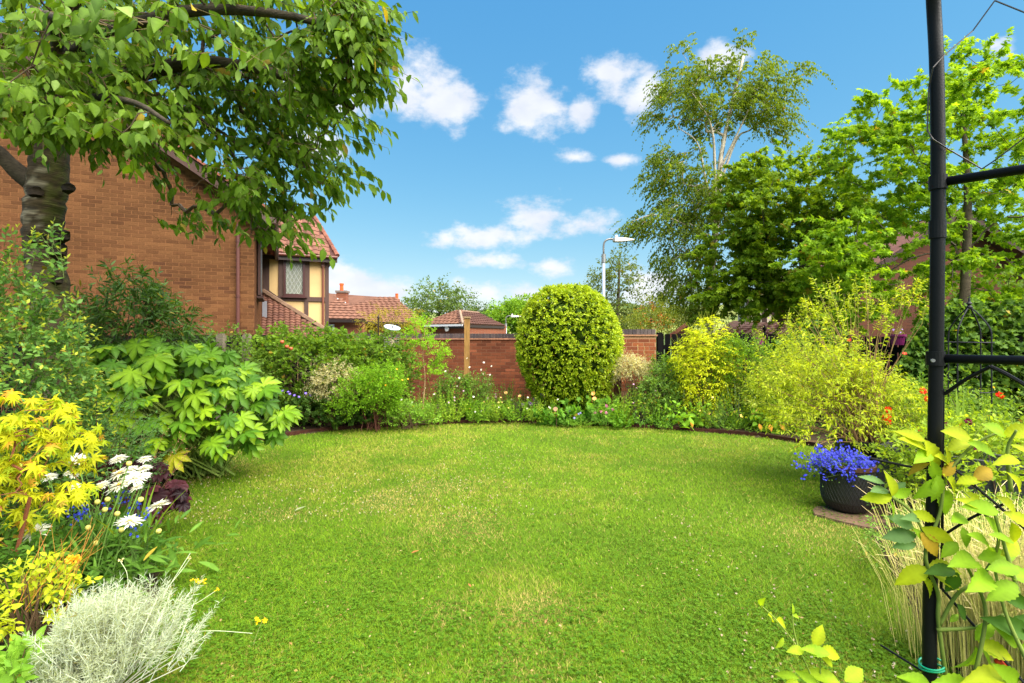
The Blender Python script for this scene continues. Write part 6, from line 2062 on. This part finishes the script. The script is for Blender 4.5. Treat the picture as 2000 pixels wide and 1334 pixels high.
# small-leaved cotoneaster under the fatsia
shrub('cotoneaster', 'small-leaved trailing green shrub between acer and fatsia', 'shrub', (-3.2, 3.95, .55), (.42, .4, .52), 420, 12, .028, ovate(.5, 2, .1, .1), np.array((.035, .10, .022)), np.array((.12, .24, .06)), 213, L=(.14, .28), inner=.4, amp=.2, zmin=-.7, planar=True, ang=65, limit=0)
# golden acer
ACER = palmate(7, 250, .36, .50, .34, .3, .35, rib=1.15)
q = G(25, 2.75, .03)
t = thing('golden_acer', 'golden yellow Japanese maple with layered pointed leaves at the far edge', 'tree', q)
sk = Skeleton()
sk.limb([q, q + np.array([.02, 0, .4]), q + np.array([.05, .05, .7])])
T = blobs_points(75, [(60, 830, 75, 38), (20, 880, 70, 60), (90, 880, 55, 35), (60, 960, 75, 60), (20, 1010, 55, 40), (-60, 900, 80, 110), (-40, 1030, 60, 40)], 2.75, .35)
T = np.concatenate([T, np.array([P(a, c, 2.65) for a, c in ((120, 800), (135, 830), (110, 850), (140, 940), (120, 975), (60, 790), (30, 785), (130, 860))])])
sk.reach(T, q + UP * .7, sag=.06)
b = Bag(); sk.build(b, .0018, .010, srgb(120, 70, 46), 5, .5); part('branches', b, TWIG, t, 'stuff')
n = len(T)
O = np.repeat(T, 2, 0) + rng.normal(0, .03, (n * 2, 3))
A = unit(np.repeat((T - q) * np.array([1, 1, .1]), 2, 0) + rng.normal(0, .5, (n * 2, 3)))
arr = sprigs(O, A, .08, 4, .055, np.array((.32, .36, .008)), np.array((.47, .45, .012)), ang=60, hang=.55, face_up=.9, droop=.3, planar=True, jit=.2)
og = rng.uniform(0, 1, len(arr[0])) < .06
arr[4][og] = np.array((.52, .28, .03))
gr = rng.uniform(0, 1, len(arr[0])) < .25
arr[4][gr] = np.array((.28, .36, .01))
leaves(t, ACER, arr, LEAF, q, 300)
# heuchera
HEU = palmate(9, 320, .78, .88, .42, .15, .12, rib=.6, ripple=.09)
q = G(250, 4.0, .03)
t = thing('heuchera', 'dusky purple heuchera with ruffled leaves behind the white daisies', 'plant', q)
n = 80
O, D = shell(n, q + UP * .30, (.44, .30, .27), 221, .55, .1, -.5)
place_leaves(t, template_mesh('leaf', HEU, WAXY), 'leaf', O, unit(D * np.array([1, 1, 0]) + np.array([0, -.4, -.3]) + rng.normal(0, .3, O.shape)), unit(UP + D * .5 + np.array([0, -.6, 0]) + rng.normal(0, .2, O.shape)), rng.uniform(.06, .095, len(O)), mixcol(srgb(40, 20, 24), srgb(88, 44, 50), rng.uniform(0, 1, len(O))), q)
b = Bag(); sticks(b, np.repeat(q[None], len(O), 0), O, .004, .002, srgb(120, 60, 60)); part('stalks', b, TWIG, t, 'stuff')
b = Bag()
nfl = 9
tips = np.array([P(x, y, 4.5) for x, y in zip(rng.uniform(235, 380, nfl), rng.uniform(838, 880, nfl))])
sticks(b, np.repeat(q[None], nfl, 0), tips, .002, .001, srgb(150, 110, 80))
for p_ in tips:
    m = 26
    pos = p_ + (q - p_) * rng.uniform(0, .35, (m, 1)) + rng.normal(0, .018, (m, 3))
    scatter(b, diamond(.8, 0), pos, rng.normal(size=(m, 3)), rng.normal(size=(m, 3)), .010, mixcol(srgb(206, 150, 120), srgb(150, 84, 64), rng.uniform(0, 1, m)))
part('flower_spikes', b, PETAL, t, 'stuff')

# ---- shasta daisies
q = G(190, 3.15, .03)
t = thing('shasta_daisies', 'clump of white shaggy daisies with yellow centres at the lawn edge', 'flowering plant', q)
heads = [(150, 897, 20, 3.4), (232, 896, 17, 3.5), (283, 897, 14, 3.5), (282, 915, 15, 3.45), (235, 925, 22, 3.3), (235, 948, 26, 3.25), (262, 935, 26, 3.3), (201, 947, 13, 3.3), (284, 929, 12, 3.4), (267, 953, 13, 3.25), (310, 988, 23, 3.1), (253, 1019, 24, 2.95), (68, 1038, 28, 2.9), (150, 951, 13, 3.35), (145, 928, 9, 3.4), (132, 925, 8, 3.4), (258, 916, 12, 3.4), (96, 932, 14, 3.4)]
foots = []
sb = Bag()
for i, (px, py, r, Y) in enumerate(heads):
    c = P(px, py, Y)
    R = r / 1000 * Y * 1.02
    nn = unit(np.array([rng.normal(0, .18), -.32 + rng.normal(0, .12), 1.0]))
    u = unit(np.cross(nn, [.2, .9, .1])); v = np.cross(nn, u)
    b = Bag()
    for ring, (k, rr, up) in enumerate(((24, 1.0, .02), (20, .84, .22), (14, .6, .45))):
        a = np.arange(k) / k * 6.283 + ring * .13 + rng.normal(0, .06, k)
        D_ = np.cos(a)[:, None] * u + np.sin(a)[:, None] * v + nn * (up + rng.normal(0, .09, (k, 1)))
        scatter(b, ovate(.22, 3, .1, .12, 1.1, rib=1.0), np.repeat((c + nn * .004 * ring)[None], k, 0), D_, np.repeat(nn[None], k, 0), R * rr * rng.uniform(.82, 1.12, k), np.array((.66, .66, .58)) * rng.uniform(.9, 1.05, (k, 1)))
    hd = part('flower_head', b, PETAL, t)
    b = Bag()
    rc = R * (.20 if i in (4, 5, 11) else .13)
    for k in range(4):
        e = k / 4 * 1.4
        a = np.arange(8) / 8 * 6.283
    V = [c + nn * (.012 + rc * .5)] + [c + rc * (u * math.cos(a_) + v * math.sin(a_)) + nn * .010 for a_ in np.arange(10) / 10 * 6.283] + [c + rc * .6 * (u * math.cos(a_) + v * math.sin(a_)) + nn * (.012 + rc * .35) for a_ in np.arange(10) / 10 * 6.283]
    F3 = [[0, 11 + j, 11 + (j + 1) % 10] for j in range(10)]
    F4 = [[1 + j, 1 + (j + 1) % 10, 11 + (j + 1) % 10, 11 + j] for j in range(10)]
    b.add(V, [np.array(F3), np.array(F4)], srgb(238, 180, 40) if i in (4, 5) else srgb(226, 206, 120))
    part('flower_centre', b, PETAL, hd)
    ft = q + np.array([rng.normal(0, .12), rng.normal(0, .12), 0])
    foots.append((ft, c))
    tube(sb, smooth_path([ft, ft + (c - ft) * .5 + UP * .06, c - nn * .03, c], 8), .0035, np.array((.10, .19, .03)), 5)
buds = [(157, 900), (195, 950), (210, 975), (205, 995), (229, 1003), (237, 1035), (172, 1030), (252, 905), (188, 1060), (310, 1037), (275, 975), (190, 980)]
for (px, py) in buds:
    c = P(px, py, 3.05)
    b = Bag()
    lathe(b, [(.002, -.016), (.012, -.012), (.016, .0), (.012, .010), (.004, .014)], srgb(206, 200, 110), c, 8)
    part('bud', b, PETAL, t, smooth=True)
    ft = q + np.array([rng.normal(0, .14), rng.normal(0, .14), 0])
    tube(sb, smooth_path([ft, ft + (c - ft) * .5 + UP * .05, c], 7), .003, np.array((.10, .19, .03)), 5)
part('stems', sb, TWIG, t, 'stuff')
n = 60
O = q + rng.normal(0, .17, (n, 3)) * np.array([1.2, 1, 0]); O[:, 2] = .05
A = unit(rng.normal(0, .45, (n, 3)) + UP)
arr = sprigs(O, A, rng.uniform(.28, .55, n), 7, .15, np.array((.045, .12, .014)), np.array((.13, .25, .03)), ang=48, hang=.15, face_up=.7)
leaves(t, ovate(.22, 4, .12, .2, .9), arr, LEAF, q, 260)
# blue lobelia low among the daisies
q = G(175, 3.3, .03)
t = thing('border_lobelia', 'little deep blue flowers low among the daisy stems', 'flowering plant', q)
b = Bag(); fb = Bag()
for (px, py, Y, n) in ((160, 1005, 3.2, 26), (150, 1000, 3.2, 20), (240, 975, 3.4, 16), (268, 993, 3.3, 22), (262, 1030, 3.05, 14), (285, 1008, 3.2, 12), (215, 990, 3.3, 10)):
    c = P(px, py, Y)
    pos = c + rng.normal(0, .025, (n, 3))
    nr_ = unit(UP * .6 + np.array([0, -.9, 0]) + rng.normal(0, .4, (n, 3)))
    u = unit(np.cross(nr_, rng.normal(size=(n, 3)))); v = np.cross(nr_, u)
    for k in range(5):
        scatter(fb, diamond(.75, 0), pos, math.cos(k * 1.257) * u + math.sin(k * 1.257) * v, nr_, .009, mixcol((.02, .03, .40), (.05, .08, .62), rng.uniform(0, 1, n)))
    sticks(b, np.repeat(G(px, Y, .03)[None], n, 0), pos, .0012, .0008, np.array((.08, .15, .03)))
part('stems', b, TWIG, t, 'stuff'); part('flowers', fb, PETAL, t, 'stuff')
strap_clump('crocosmia_leaves', 'few long light green blades among the daisies', 'plant', 262, 3.35, .62, 7, .022, np.array((.16, .27, .02)), np.array((.28, .38, .04)), .34, arch=.2)
# under the daisies
shrub('low_foliage', 'mid green low foliage under the white daisies', 'plant', (-2.72, 3.25, .16), (.55, .4, .26), 330, 7, .05, OV, np.array((.04, .11, .012)), np.array((.12, .24, .03)), 231, L=(.08, .16), inner=.3, zmin=-.2, limit=120)
shrub('low_foliage', 'dark green leaves filling the corner under the golden acer', 'plant', (-2.9, 2.6, .28), (.5, .45, .42), 420, 7, .05, OV, np.array((.04, .11, .012)), np.array((.12, .24, .03)), 232, L=(.08, .18), inner=.3, zmin=-.3, limit=120)
# golden-leaved low shrub
tt = shrub('golden_spirea', 'low yellow-leaved clump between golden acer and silver bush', 'plant', (-2.32, 2.45, .32), (.20, .2, .22), 80, 7, .04, ovate(.55, 3, .1, .15), np.array((.26, .34, .010)), np.array((.44, .47, .02)), 233, L=(.1, .18), inner=.4, zmin=-.3, limit=300, ang=60)
b = Bag()
n = 22
foot = G(75, 2.5, .3) + rng.normal(0, .1, (n, 3)) * np.array([1, 1, .3])
tip = np.array([P(x, y, 2.5) for x, y in zip(rng.uniform(70, 215, n), rng.uniform(1010, 1080, n))])
sticks(b, foot, tip, .002, .001, mixcol(srgb(196, 150, 60), srgb(170, 100, 50), rng.uniform(0, 1, n)))
part('orange_stalks', b, TWIG, tt, 'stuff')
flowers_at(tt, [P(143, 1094, 2.45), P(137, 1092, 2.45), P(149, 1092, 2.46)], 'ball', .035, srgb(242, 176, 40))

# ---- silver curry plant
q = G(190, 2.16, .03)
t = thing('curry_plant', 'silvery needle-leaved curry bush in the lower corner', 'shrub', q)
NEED = (np.array([(-.035, 0, 0), (.035, 0, 0), (.04, .5, .01), (0, 1, -.04), (-.04, .5, .01)]), [np.array([[0, 1, 2, 3, 4]])], np.array([1, 1, 1, 1.05, 1]))
O, D = shell(900, q + UP * .18, (.205, .23, .28), 241, .25, .45, -.3)
O = O[O[:, 2] > .04]; D = D[:len(O)]
D = unit((O - q) * np.array([1, 1, 1]) + 1e-6)
A = unit(D * .8 + UP * .8 + rng.normal(0, .3, O.shape))
arr = sprigs(O, A, rng.uniform(.07, .18, len(O)), 26, .034, np.array((.32, .37, .26)), np.array((.56, .61, .48)), ang=50, jit=.25, face_up=.4, droop=.05)
b = Bag(); scatter(b, NEED, *arr); part('foliage', b, LEAF, t, 'stuff')
b = Bag(); sticks(b, O - A * .03, O + A * .11, .002, .0012, np.array((.5, .54, .42))); sticks(b, np.repeat(q[None], 200, 0), O[:200], .004, .002, np.array((.4, .4, .3))); part('stems', b, TWIG, t, 'stuff')
stalks = [[(300, 1190, 2.45), (340, 1130, 2.5), (372, 1080, 2.6)], [(300, 1180, 2.45), (350, 1120, 2.6), (372, 1090, 2.65)], [(360, 1235, 2.35), (420, 1232, 2.35), (493, 1237, 2.4)], [(330, 1200, 2.4), (380, 1180, 2.5), (420, 1155, 2.55)], [(250, 1160, 2.4), (248, 1120, 2.4), (235, 1096, 2.4)]]
b = Bag()
for s in stalks:
    tube(b, smooth_path([P(*v) for v in s], 10), .0016, np.array((.36, .40, .24)), 4)
part('flower_stalks', b, TWIG, t)
for i, (px, py, Y, w) in enumerate(((393, 1136, 2.5, .035), (378, 1132, 2.5, .02), (421, 1152, 2.5, .02), (512, 1211, 2.35, .045), (371, 1090, 2.6, .016), (235, 1094, 2.4, .02))):
    b = Bag()
    for _ in range(9):
        c = P(px, py, Y) + rng.normal(0, w * .28, 3) * np.array([1.3, 1, .5])
        D_ = unit(rng.normal(size=(8, 3)))
        scatter(b, diamond(.9, 0), np.repeat(c[None], 8, 0), D_, rng.normal(size=(8, 3)), w * .22, srgb(240, 206, 30) if i < 4 else srgb(220, 210, 150))
    part('flower_cluster', b, PETAL, t)
b = Bag()
tube(b, smooth_path([P(495, 1260, 2.38), P(503, 1235, 2.36), P(512, 1214, 2.35)], 6), .002, np.array((.3, .34, .1)), 4)
part('flower_stalk', b, TWIG, t)
shrub('corner_greens', 'fresh green leaves at the bottom corner beside the silver bush', 'plant', (-1.98, 2.02, .16), (.26, .25, .24), 90, 6, .06, OV, np.array((.10, .22, .015)), np.array((.22, .38, .04)), 242, L=(.08, .16), inner=.3, zmin=-.2, limit=200)

# ---- things lying on the lawn
def lawn_leaf(label, px, py, size, col, ang):
    Y = EYE * FPX / (py - HORIZON)
    p = G(px, Y, .028)
    b = Bag()
    d = np.array([math.cos(ang), math.sin(ang), .12])
    scatter(b, ovate(.42, 4, .25, -.15), p[None], d[None], UP[None], np.array([size]), np.asarray(col)[None])
    single('fallen_leaf', b, LEAF, label, 'leaf', p)
lawn_leaf('pale grey-green fallen leaf lying alone on the left of the lawn', 575, 1004, .10, (.30, .34, .2), .5)
lawn_leaf('curled orange-brown fallen leaf in the middle of the lawn', 803, 1088, .06, (.42, .17, .06), .2)
lawn_leaf('small russet leaf on the lawn below centre', 920, 1155, .035, (.36, .14, .05), 2.2)
lawn_leaf('brown leaf speck far up the lawn near the pots', 1385, 886, .06, (.25, .14, .07), .3)
lawn_leaf('dry tan leaf on the lawn low and right of centre', 1064, 1228, .04, (.38, .19, .08), 1.0)

# ------------------------------------------------------------------ metal rose arch, near right
PBK = np.array((.006, .0063, .007))
foot = np.array([.700, .85, 0])
lad = unit((.075, -.072, 0))            # along the ladder side, towards the second post
acr = np.array([-lad[1] * -1, lad[0] * -1, 0]) * 1.0
acr = unit(np.array([-.72, -.75, 0]))   # across the arch
t = thing('garden_arch', 'black tubular metal rose arch post with crossbars at the right', 'arch', foot)
p0 = P(1815, 1334, .85)
zs = [0, 1.02, 1.6, 1.86, 2.0, 2.157]
def post(off):
    pts = [foot + off + UP * 0.0, p0 + off, P(1825, 900, .85) + off, P(1831, 500, .85) + off, P(1832, 300, .85) + off, P(1829, 120, .85) + off, P(1823, 0, .85) + off,
           P(1823, 0, .85) + off + acr * .07 + UP * .12, P(1823, 0, .85) + off + acr * .28 + UP * .34, P(1823, 0, .85) + off + acr * .70 + UP * .47, P(1823, 0, .85) + off + acr * 1.12 + UP * .34, P(1823, 0, .85) + off + acr * 1.33 + UP * .12, foot + off + acr * 1.40 + UP * 2.0, foot + off + acr * 1.40]
    return smooth_path(pts, 60)
for off in (np.zeros(3), lad * .42):
    b = Bag()
    tube(b, post(off), .0101, PBK, 18)
    part('hoop', b, POWDER, t, smooth=True)
for (y0, r) in ((357, .0128), (700, .0132)):
    c = P(1832 if y0 < 500 else 1827, y0, .85)
    b = Bag()
    tube(b, [c - UP * .0115, c + UP * .0115], r, PBK * 1.2, 18)
    part('clamp', b, POWDER, t)
    b = Bag()
    tube(b, [c + lad * .012, c + lad * .41], .0074, PBK, 14)
    part('crossbar', b, POWDER, t, smooth=True)
b = Bag()
c = P(1831, 447, .85)
tube(b, [c - UP * .016, c + UP * .014], .0119, PBK * 1.1, 18)
part('sleeve', b, POWDER, t)
b = Bag()
c = P(1821, 704, .834)
tube(b, [c, c + np.array([-.0015, -.004, 0])], .0028, np.array((.2, .2, .2)), 10)
part('screw', b, STEEL, t)
b = Bag()
def rod(*pp, r=.0022, col=PBK):
    tube(b, smooth_path([P(*v) for v in pp], 4 * len(pp)) if len(pp) > 2 else np.array([P(*v) for v in pp]), r, col, 6)
rod((1845, 770, .845), (1885, 742, .82), (1935, 716, .79), r=.003)
rod((1935, 716, .79), (1970, 733, .77), (2040, 775, .74), r=.003)
rod((1842, 760, .85), (1841, 880, .85), (1840, 1090, .85), (1838, 1150, .85), r=.0022)
rod((1844, 900, .845), (1905, 950, .82), (2010, 1040, .77))
rod((1843, 1045, .845), (1900, 1010, .82), (1960, 985, .80))
rod((1840, 1150, .845), (1905, 1225, .82), (2010, 1345, .77))
rod((1700, 895, .9), (1780, 912, .87), (1830, 915, .852))
rod((1720, 1260, .92), (1800, 1310, .86), r=.0018)
part('lattice_rods', b, POWDER, t)
b = Bag()
for k in range(2):
    c = P(1816, 1296 + k * 8, .85)
    a = np.linspace(0, 6.283, 25)
    tube(b, c + np.stack([np.cos(a) * .0165 + .003, np.sin(a) * .0165, .004 * np.cos(a + k)], 1), .0017, srgb(20, 150, 110), 6)
single('plant_tie', b, PLASTIC, 'green plastic plant tie wrapped round the arch post', 'plant tie', P(1816, 1300, .85), smooth=True)
b = Bag()
wires = [[(2010, 28, .8), (1943, 1, .82), (1900, 60, .835), (1842, 110, .837), (1822, 132, .836), (1814, 170, .85), (1811, 255, .85), (1822, 272, .836), (1850, 290, .836), (1918, 330, .83), (1945, 312, .815), (2010, 262, .79)]]
for w in wires:
    for q0_, q1_ in zip(w[:-1], w[1:]):
        tube(b, [P(*q0_), P(*q1_)], .0011, srgb(60, 56, 54), 5)
single('training_wire', b, STEEL, 'thin twisted training wire looped round the arch post', 'wire', P(1830, 200, .84))

# ---- climbing rose on the arch
q = np.array([.80, .80, 0])
t = thing('climbing_rose', 'climbing rose with big yellow-green leaves on the metal arch', 'rose', q)
b = Bag()
canes = [[(1850, 1340, .84), (1833, 1215, .835), (1832, 1160, .835), (1808, 1085, .832), (1835, 1005, .832), (1850, 930, .83), (1900, 870, .83), (1960, 840, .82)],
         [(1835, 1220, .835), (1870, 1160, .825), (1915, 1130, .82), (1950, 1060, .81), (1930, 1010, .81), (1880, 960, .82)],
         [(1900, 1340, .80), (1925, 1200, .80), (1900, 1130, .80), (1885, 1100, .80)], [(1830, 1230, .835), (1905, 1225, .82), (1960, 1200, .80)],
         [(1742, 970, .85), (1780, 1000, .845), (1815, 1060, .838)], [(1990, 1160, .78), (1960, 1060, .79), (1935, 980, .80)], [(1975, 960, .79), (1968, 880, .79), (1985, 840, .78)], [(2010, 1300, .76), (1965, 1200, .78), (1940, 1100, .79)]]
for c in canes:
    pth = smooth_path([P(*v) for v in c], 8 * len(c))
    tube(b, pth, np.linspace(.0032, .0018, len(pth)), np.array((.14, .19, .03)) * rng.uniform(.8, 1.2), 6)
part('canes', b, TWIG, t, smooth=True)
ROSE = ovate(.50, 15, .16, .22, .85, 1.3, .006, ser=.07)
RM = template_mesh('leaf', ROSE, LEAF)
Yc, Gc, Bc, Oc, Dc = np.array((.36, .42, .010)), np.array((.19, .32, .012)), np.array((.13, .23, .07)), np.array((.40, .26, .02)), np.array((.055, .13, .012))
# start px, py, depth, length px, angle (0 right, 90 up), colour, roll
LV = [(1742, 970, .85, 58, 178, Yc), (1742, 970, .85, 52, 98, Yc), (1742, 970, .85, 52, 18, Gc * 1.2), (1728, 945, .86, 50, 150, Bc), (1734, 957, .86, 55, 168, Bc), (1738, 975, .85, 38, -95, Gc), (1740, 965, .86, 40, 40, Bc),
      (1812, 880, .84, 70, 150, Yc), (1806, 860, .84, 78, -62, Yc), (1808, 862, .84, 60, 170, Yc), (1815, 885, .84, 60, -165, Gc * 1.2), (1815, 905, .84, 46, -160, Oc * .9), (1820, 900, .83, 50, -75, Gc), (1825, 890, .83, 45, -20, Yc),
      (1850, 880, .83, 60, 30, Yc), (1845, 870, .83, 55, -80, Yc), (1890, 865, .82, 70, -15, Gc * 1.3), (1895, 855, .82, 60, 165, Yc), (1960, 850, .80, 60, 35, Yc), (1965, 850, .80, 55, 150, Gc * 1.2), (1975, 870, .79, 60, -20, Yc),
      (1832, 925, .83, 62, -95, Gc * 1.1), (1826, 935, .83, 58, -130, Gc), (1840, 925, .83, 50, -40, Yc), (1835, 950, .84, 62, -80, Gc * 1.15), (1842, 930, .83, 40, 60, Oc), (1868, 945, .82, 52, 20, Yc), (1900, 935, .82, 60, 10, Oc), (1880, 960, .82, 60, -50, Yc),
      (1780, 1000, .845, 50, -15, Yc), (1795, 1015, .84, 50, 160, Bc), (1785, 1030, .84, 55, 150, Bc), (1790, 1045, .84, 65, 178, Bc * .9), (1790, 1062, .84, 48, -170, Bc), (1800, 1030, .835, 62, -25, Yc), (1798, 1040, .835, 55, -60, Oc), (1805, 1060, .835, 40, 120, Gc),
      (1815, 1110, .832, 75, -158, Yc), (1812, 1108, .832, 65, 12, Yc), (1820, 1120, .832, 62, -25, Yc), (1800, 1125, .834, 50, -60, Yc * .9), (1865, 1115, .82, 62, 175, Dc), (1870, 1118, .82, 48, -120, Dc),
      (1905, 1095, .81, 85, 165, Gc * 1.2), (1910, 1090, .81, 80, 10, Gc * 1.1), (1930, 1120, .80, 88, 172, Gc * 1.3), (1940, 1110, .80, 90, -8, Gc * 1.2), (1955, 1085, .79, 80, 25, Yc * .9), (1935, 1075, .80, 70, 130, Gc), (1990, 1110, .78, 70, 170, Gc), (1985, 1140, .78, 75, -160, Gc),
      (2010, 1185, .78, 70, 160, Dc * 1.2), (2010, 1240, .78, 80, 165, Dc * 1.1), (1980, 1205, .79, 70, -30, Dc), (1870, 1180, .82, 42, -65, Dc), (1855, 1215, .83, 30, 40, Gc),
      (1905, 1250, .81, 60, 55, Gc * 1.2), (1910, 1252, .81, 62, -20, Yc * .9), (1905, 1262, .81, 68, -110, Gc), (1915, 1265, .81, 60, -65, Gc * 1.1), (1925, 1270, .80, 55, -25, Gc), (1985, 1265, .79, 60, 140, Gc), (1990, 1265, .79, 50, 20, Gc * 1.1), (1960, 1320, .79, 90, 165, Yc * .9), (1900, 1345, .80, 80, 160, Gc * 1.3), (1990, 1330, .78, 70, 150, Gc * 1.2), (1820, 1345, .83, 60, 150, Gc * 1.3),
      (1945, 970, .80, 60, -30, Yc), (1960, 1000, .79, 72, -20, Yc), (1950, 1000, .79, 66, 160, Gc * 1.3), (1990, 960, .78, 60, 120, Yc), (1975, 1020, .79, 60, -70, Yc), (1925, 1010, .80, 60, -60, Gc * 1.3), (1925, 1000, .80, 58, 150, Yc * .9), (1990, 900, .78, 55, 170, Yc), (1980, 1060, .78, 60, 160, Gc), (1880, 1030, .82, 40, -100, Gc), (1885, 1010, .82, 52, 170, Gc * 1.2), (1870, 1060, .82, 46, -150, Gc)]
Pp, D_, N_, S_, C_ = [], [], [], [], []
for (px, py, Y, l, a, c) in LV:
    a = math.radians(a + rng.normal(0, 6))
    Pp.append(P(px, py, Y))
    d = unit(np.array([math.cos(a), rng.normal(-.1, .25), math.sin(a)]))
    D_.append(d)
    nn = np.array([rng.normal(0, .35), -.75, .75 + rng.normal(0, .3)])
    N_.append(nn)
    S_.append(l / 1000 * Y * .92)
    C_.append(c * rng.uniform(.85, 1.15))
place_leaves(t, RM, 'leaf', np.array(Pp), np.array(D_), np.array(N_), np.array(S_), np.array(C_), q)
b = Bag()
c = P(1942, 1290, .80)
tube(b, smooth_path([c, c + np.array([.012, 0, -.004]), c + np.array([.026, 0, -.010])], 8), [.001, .004, .0055, .0055, .005, .004, .003, .001], srgb(180, 60, 30), 8)
part('red_bud', b, PETAL, t, smooth=True)
# young shoot in the lower right of the lawn
q = G(1600, 1.45, .0)
t = thing('rose_shoot', 'young green shoots with toothed leaves rising at the bottom of the lawn', 'plant', q)
b = Bag()
sh = [[(1595, 1420, 1.4), (1590, 1340, 1.4), (1560, 1270, 1.38), (1520, 1215, 1.36), (1487, 1183, 1.35)], [(1610, 1420, 1.4), (1603, 1330, 1.39), (1602, 1270, 1.38)], [(1560, 1270, 1.38), (1550, 1230, 1.37), (1548, 1200, 1.37)]]
for c in sh:
    pth = smooth_path([P(*v) for v in c], 18)
    tube(b, pth, np.linspace(.0026, .0014, 18), np.array((.2, .27, .04)), 6)
part('stems', b, TWIG, t, smooth=True)
LV = [(1487, 1185, 30, 115), (1500, 1200, 34, -40), (1515, 1212, 34, -25), (1548, 1200, 18, 80), (1548, 1203, 18, -10), (1570, 1270, 34, 170), (1572, 1268, 40, 5), (1590, 1262, 40, 60), (1600, 1270, 42, -10), (1602, 1275, 40, 150), (1605, 1285, 36, -30), (1560, 1325, 38, 175), (1558, 1330, 44, -165), (1640, 1335, 60, 160), (1650, 1330, 50, 20), (1600, 1340, 40, 150), (1530, 1245, 24, -140)]
Pp = np.array([P(a, c, 1.37) for a, c, _, _ in LV])
D_ = np.array([unit((math.cos(math.radians(a)), rng.normal(0, .3), math.sin(math.radians(a)))) for *_, a in LV])
N_ = np.array([(rng.normal(0, .3), -.7, .8) for _ in LV])
S_ = np.array([l / 1000 * 1.37 * 1.1 for _, _, l, _ in LV])
C_ = mixcol(Gc * 1.1, Yc * .9, rng.uniform(0, 1, len(LV)))
place_leaves(t, RM, 'leaf', Pp, D_, N_, S_, C_, q)
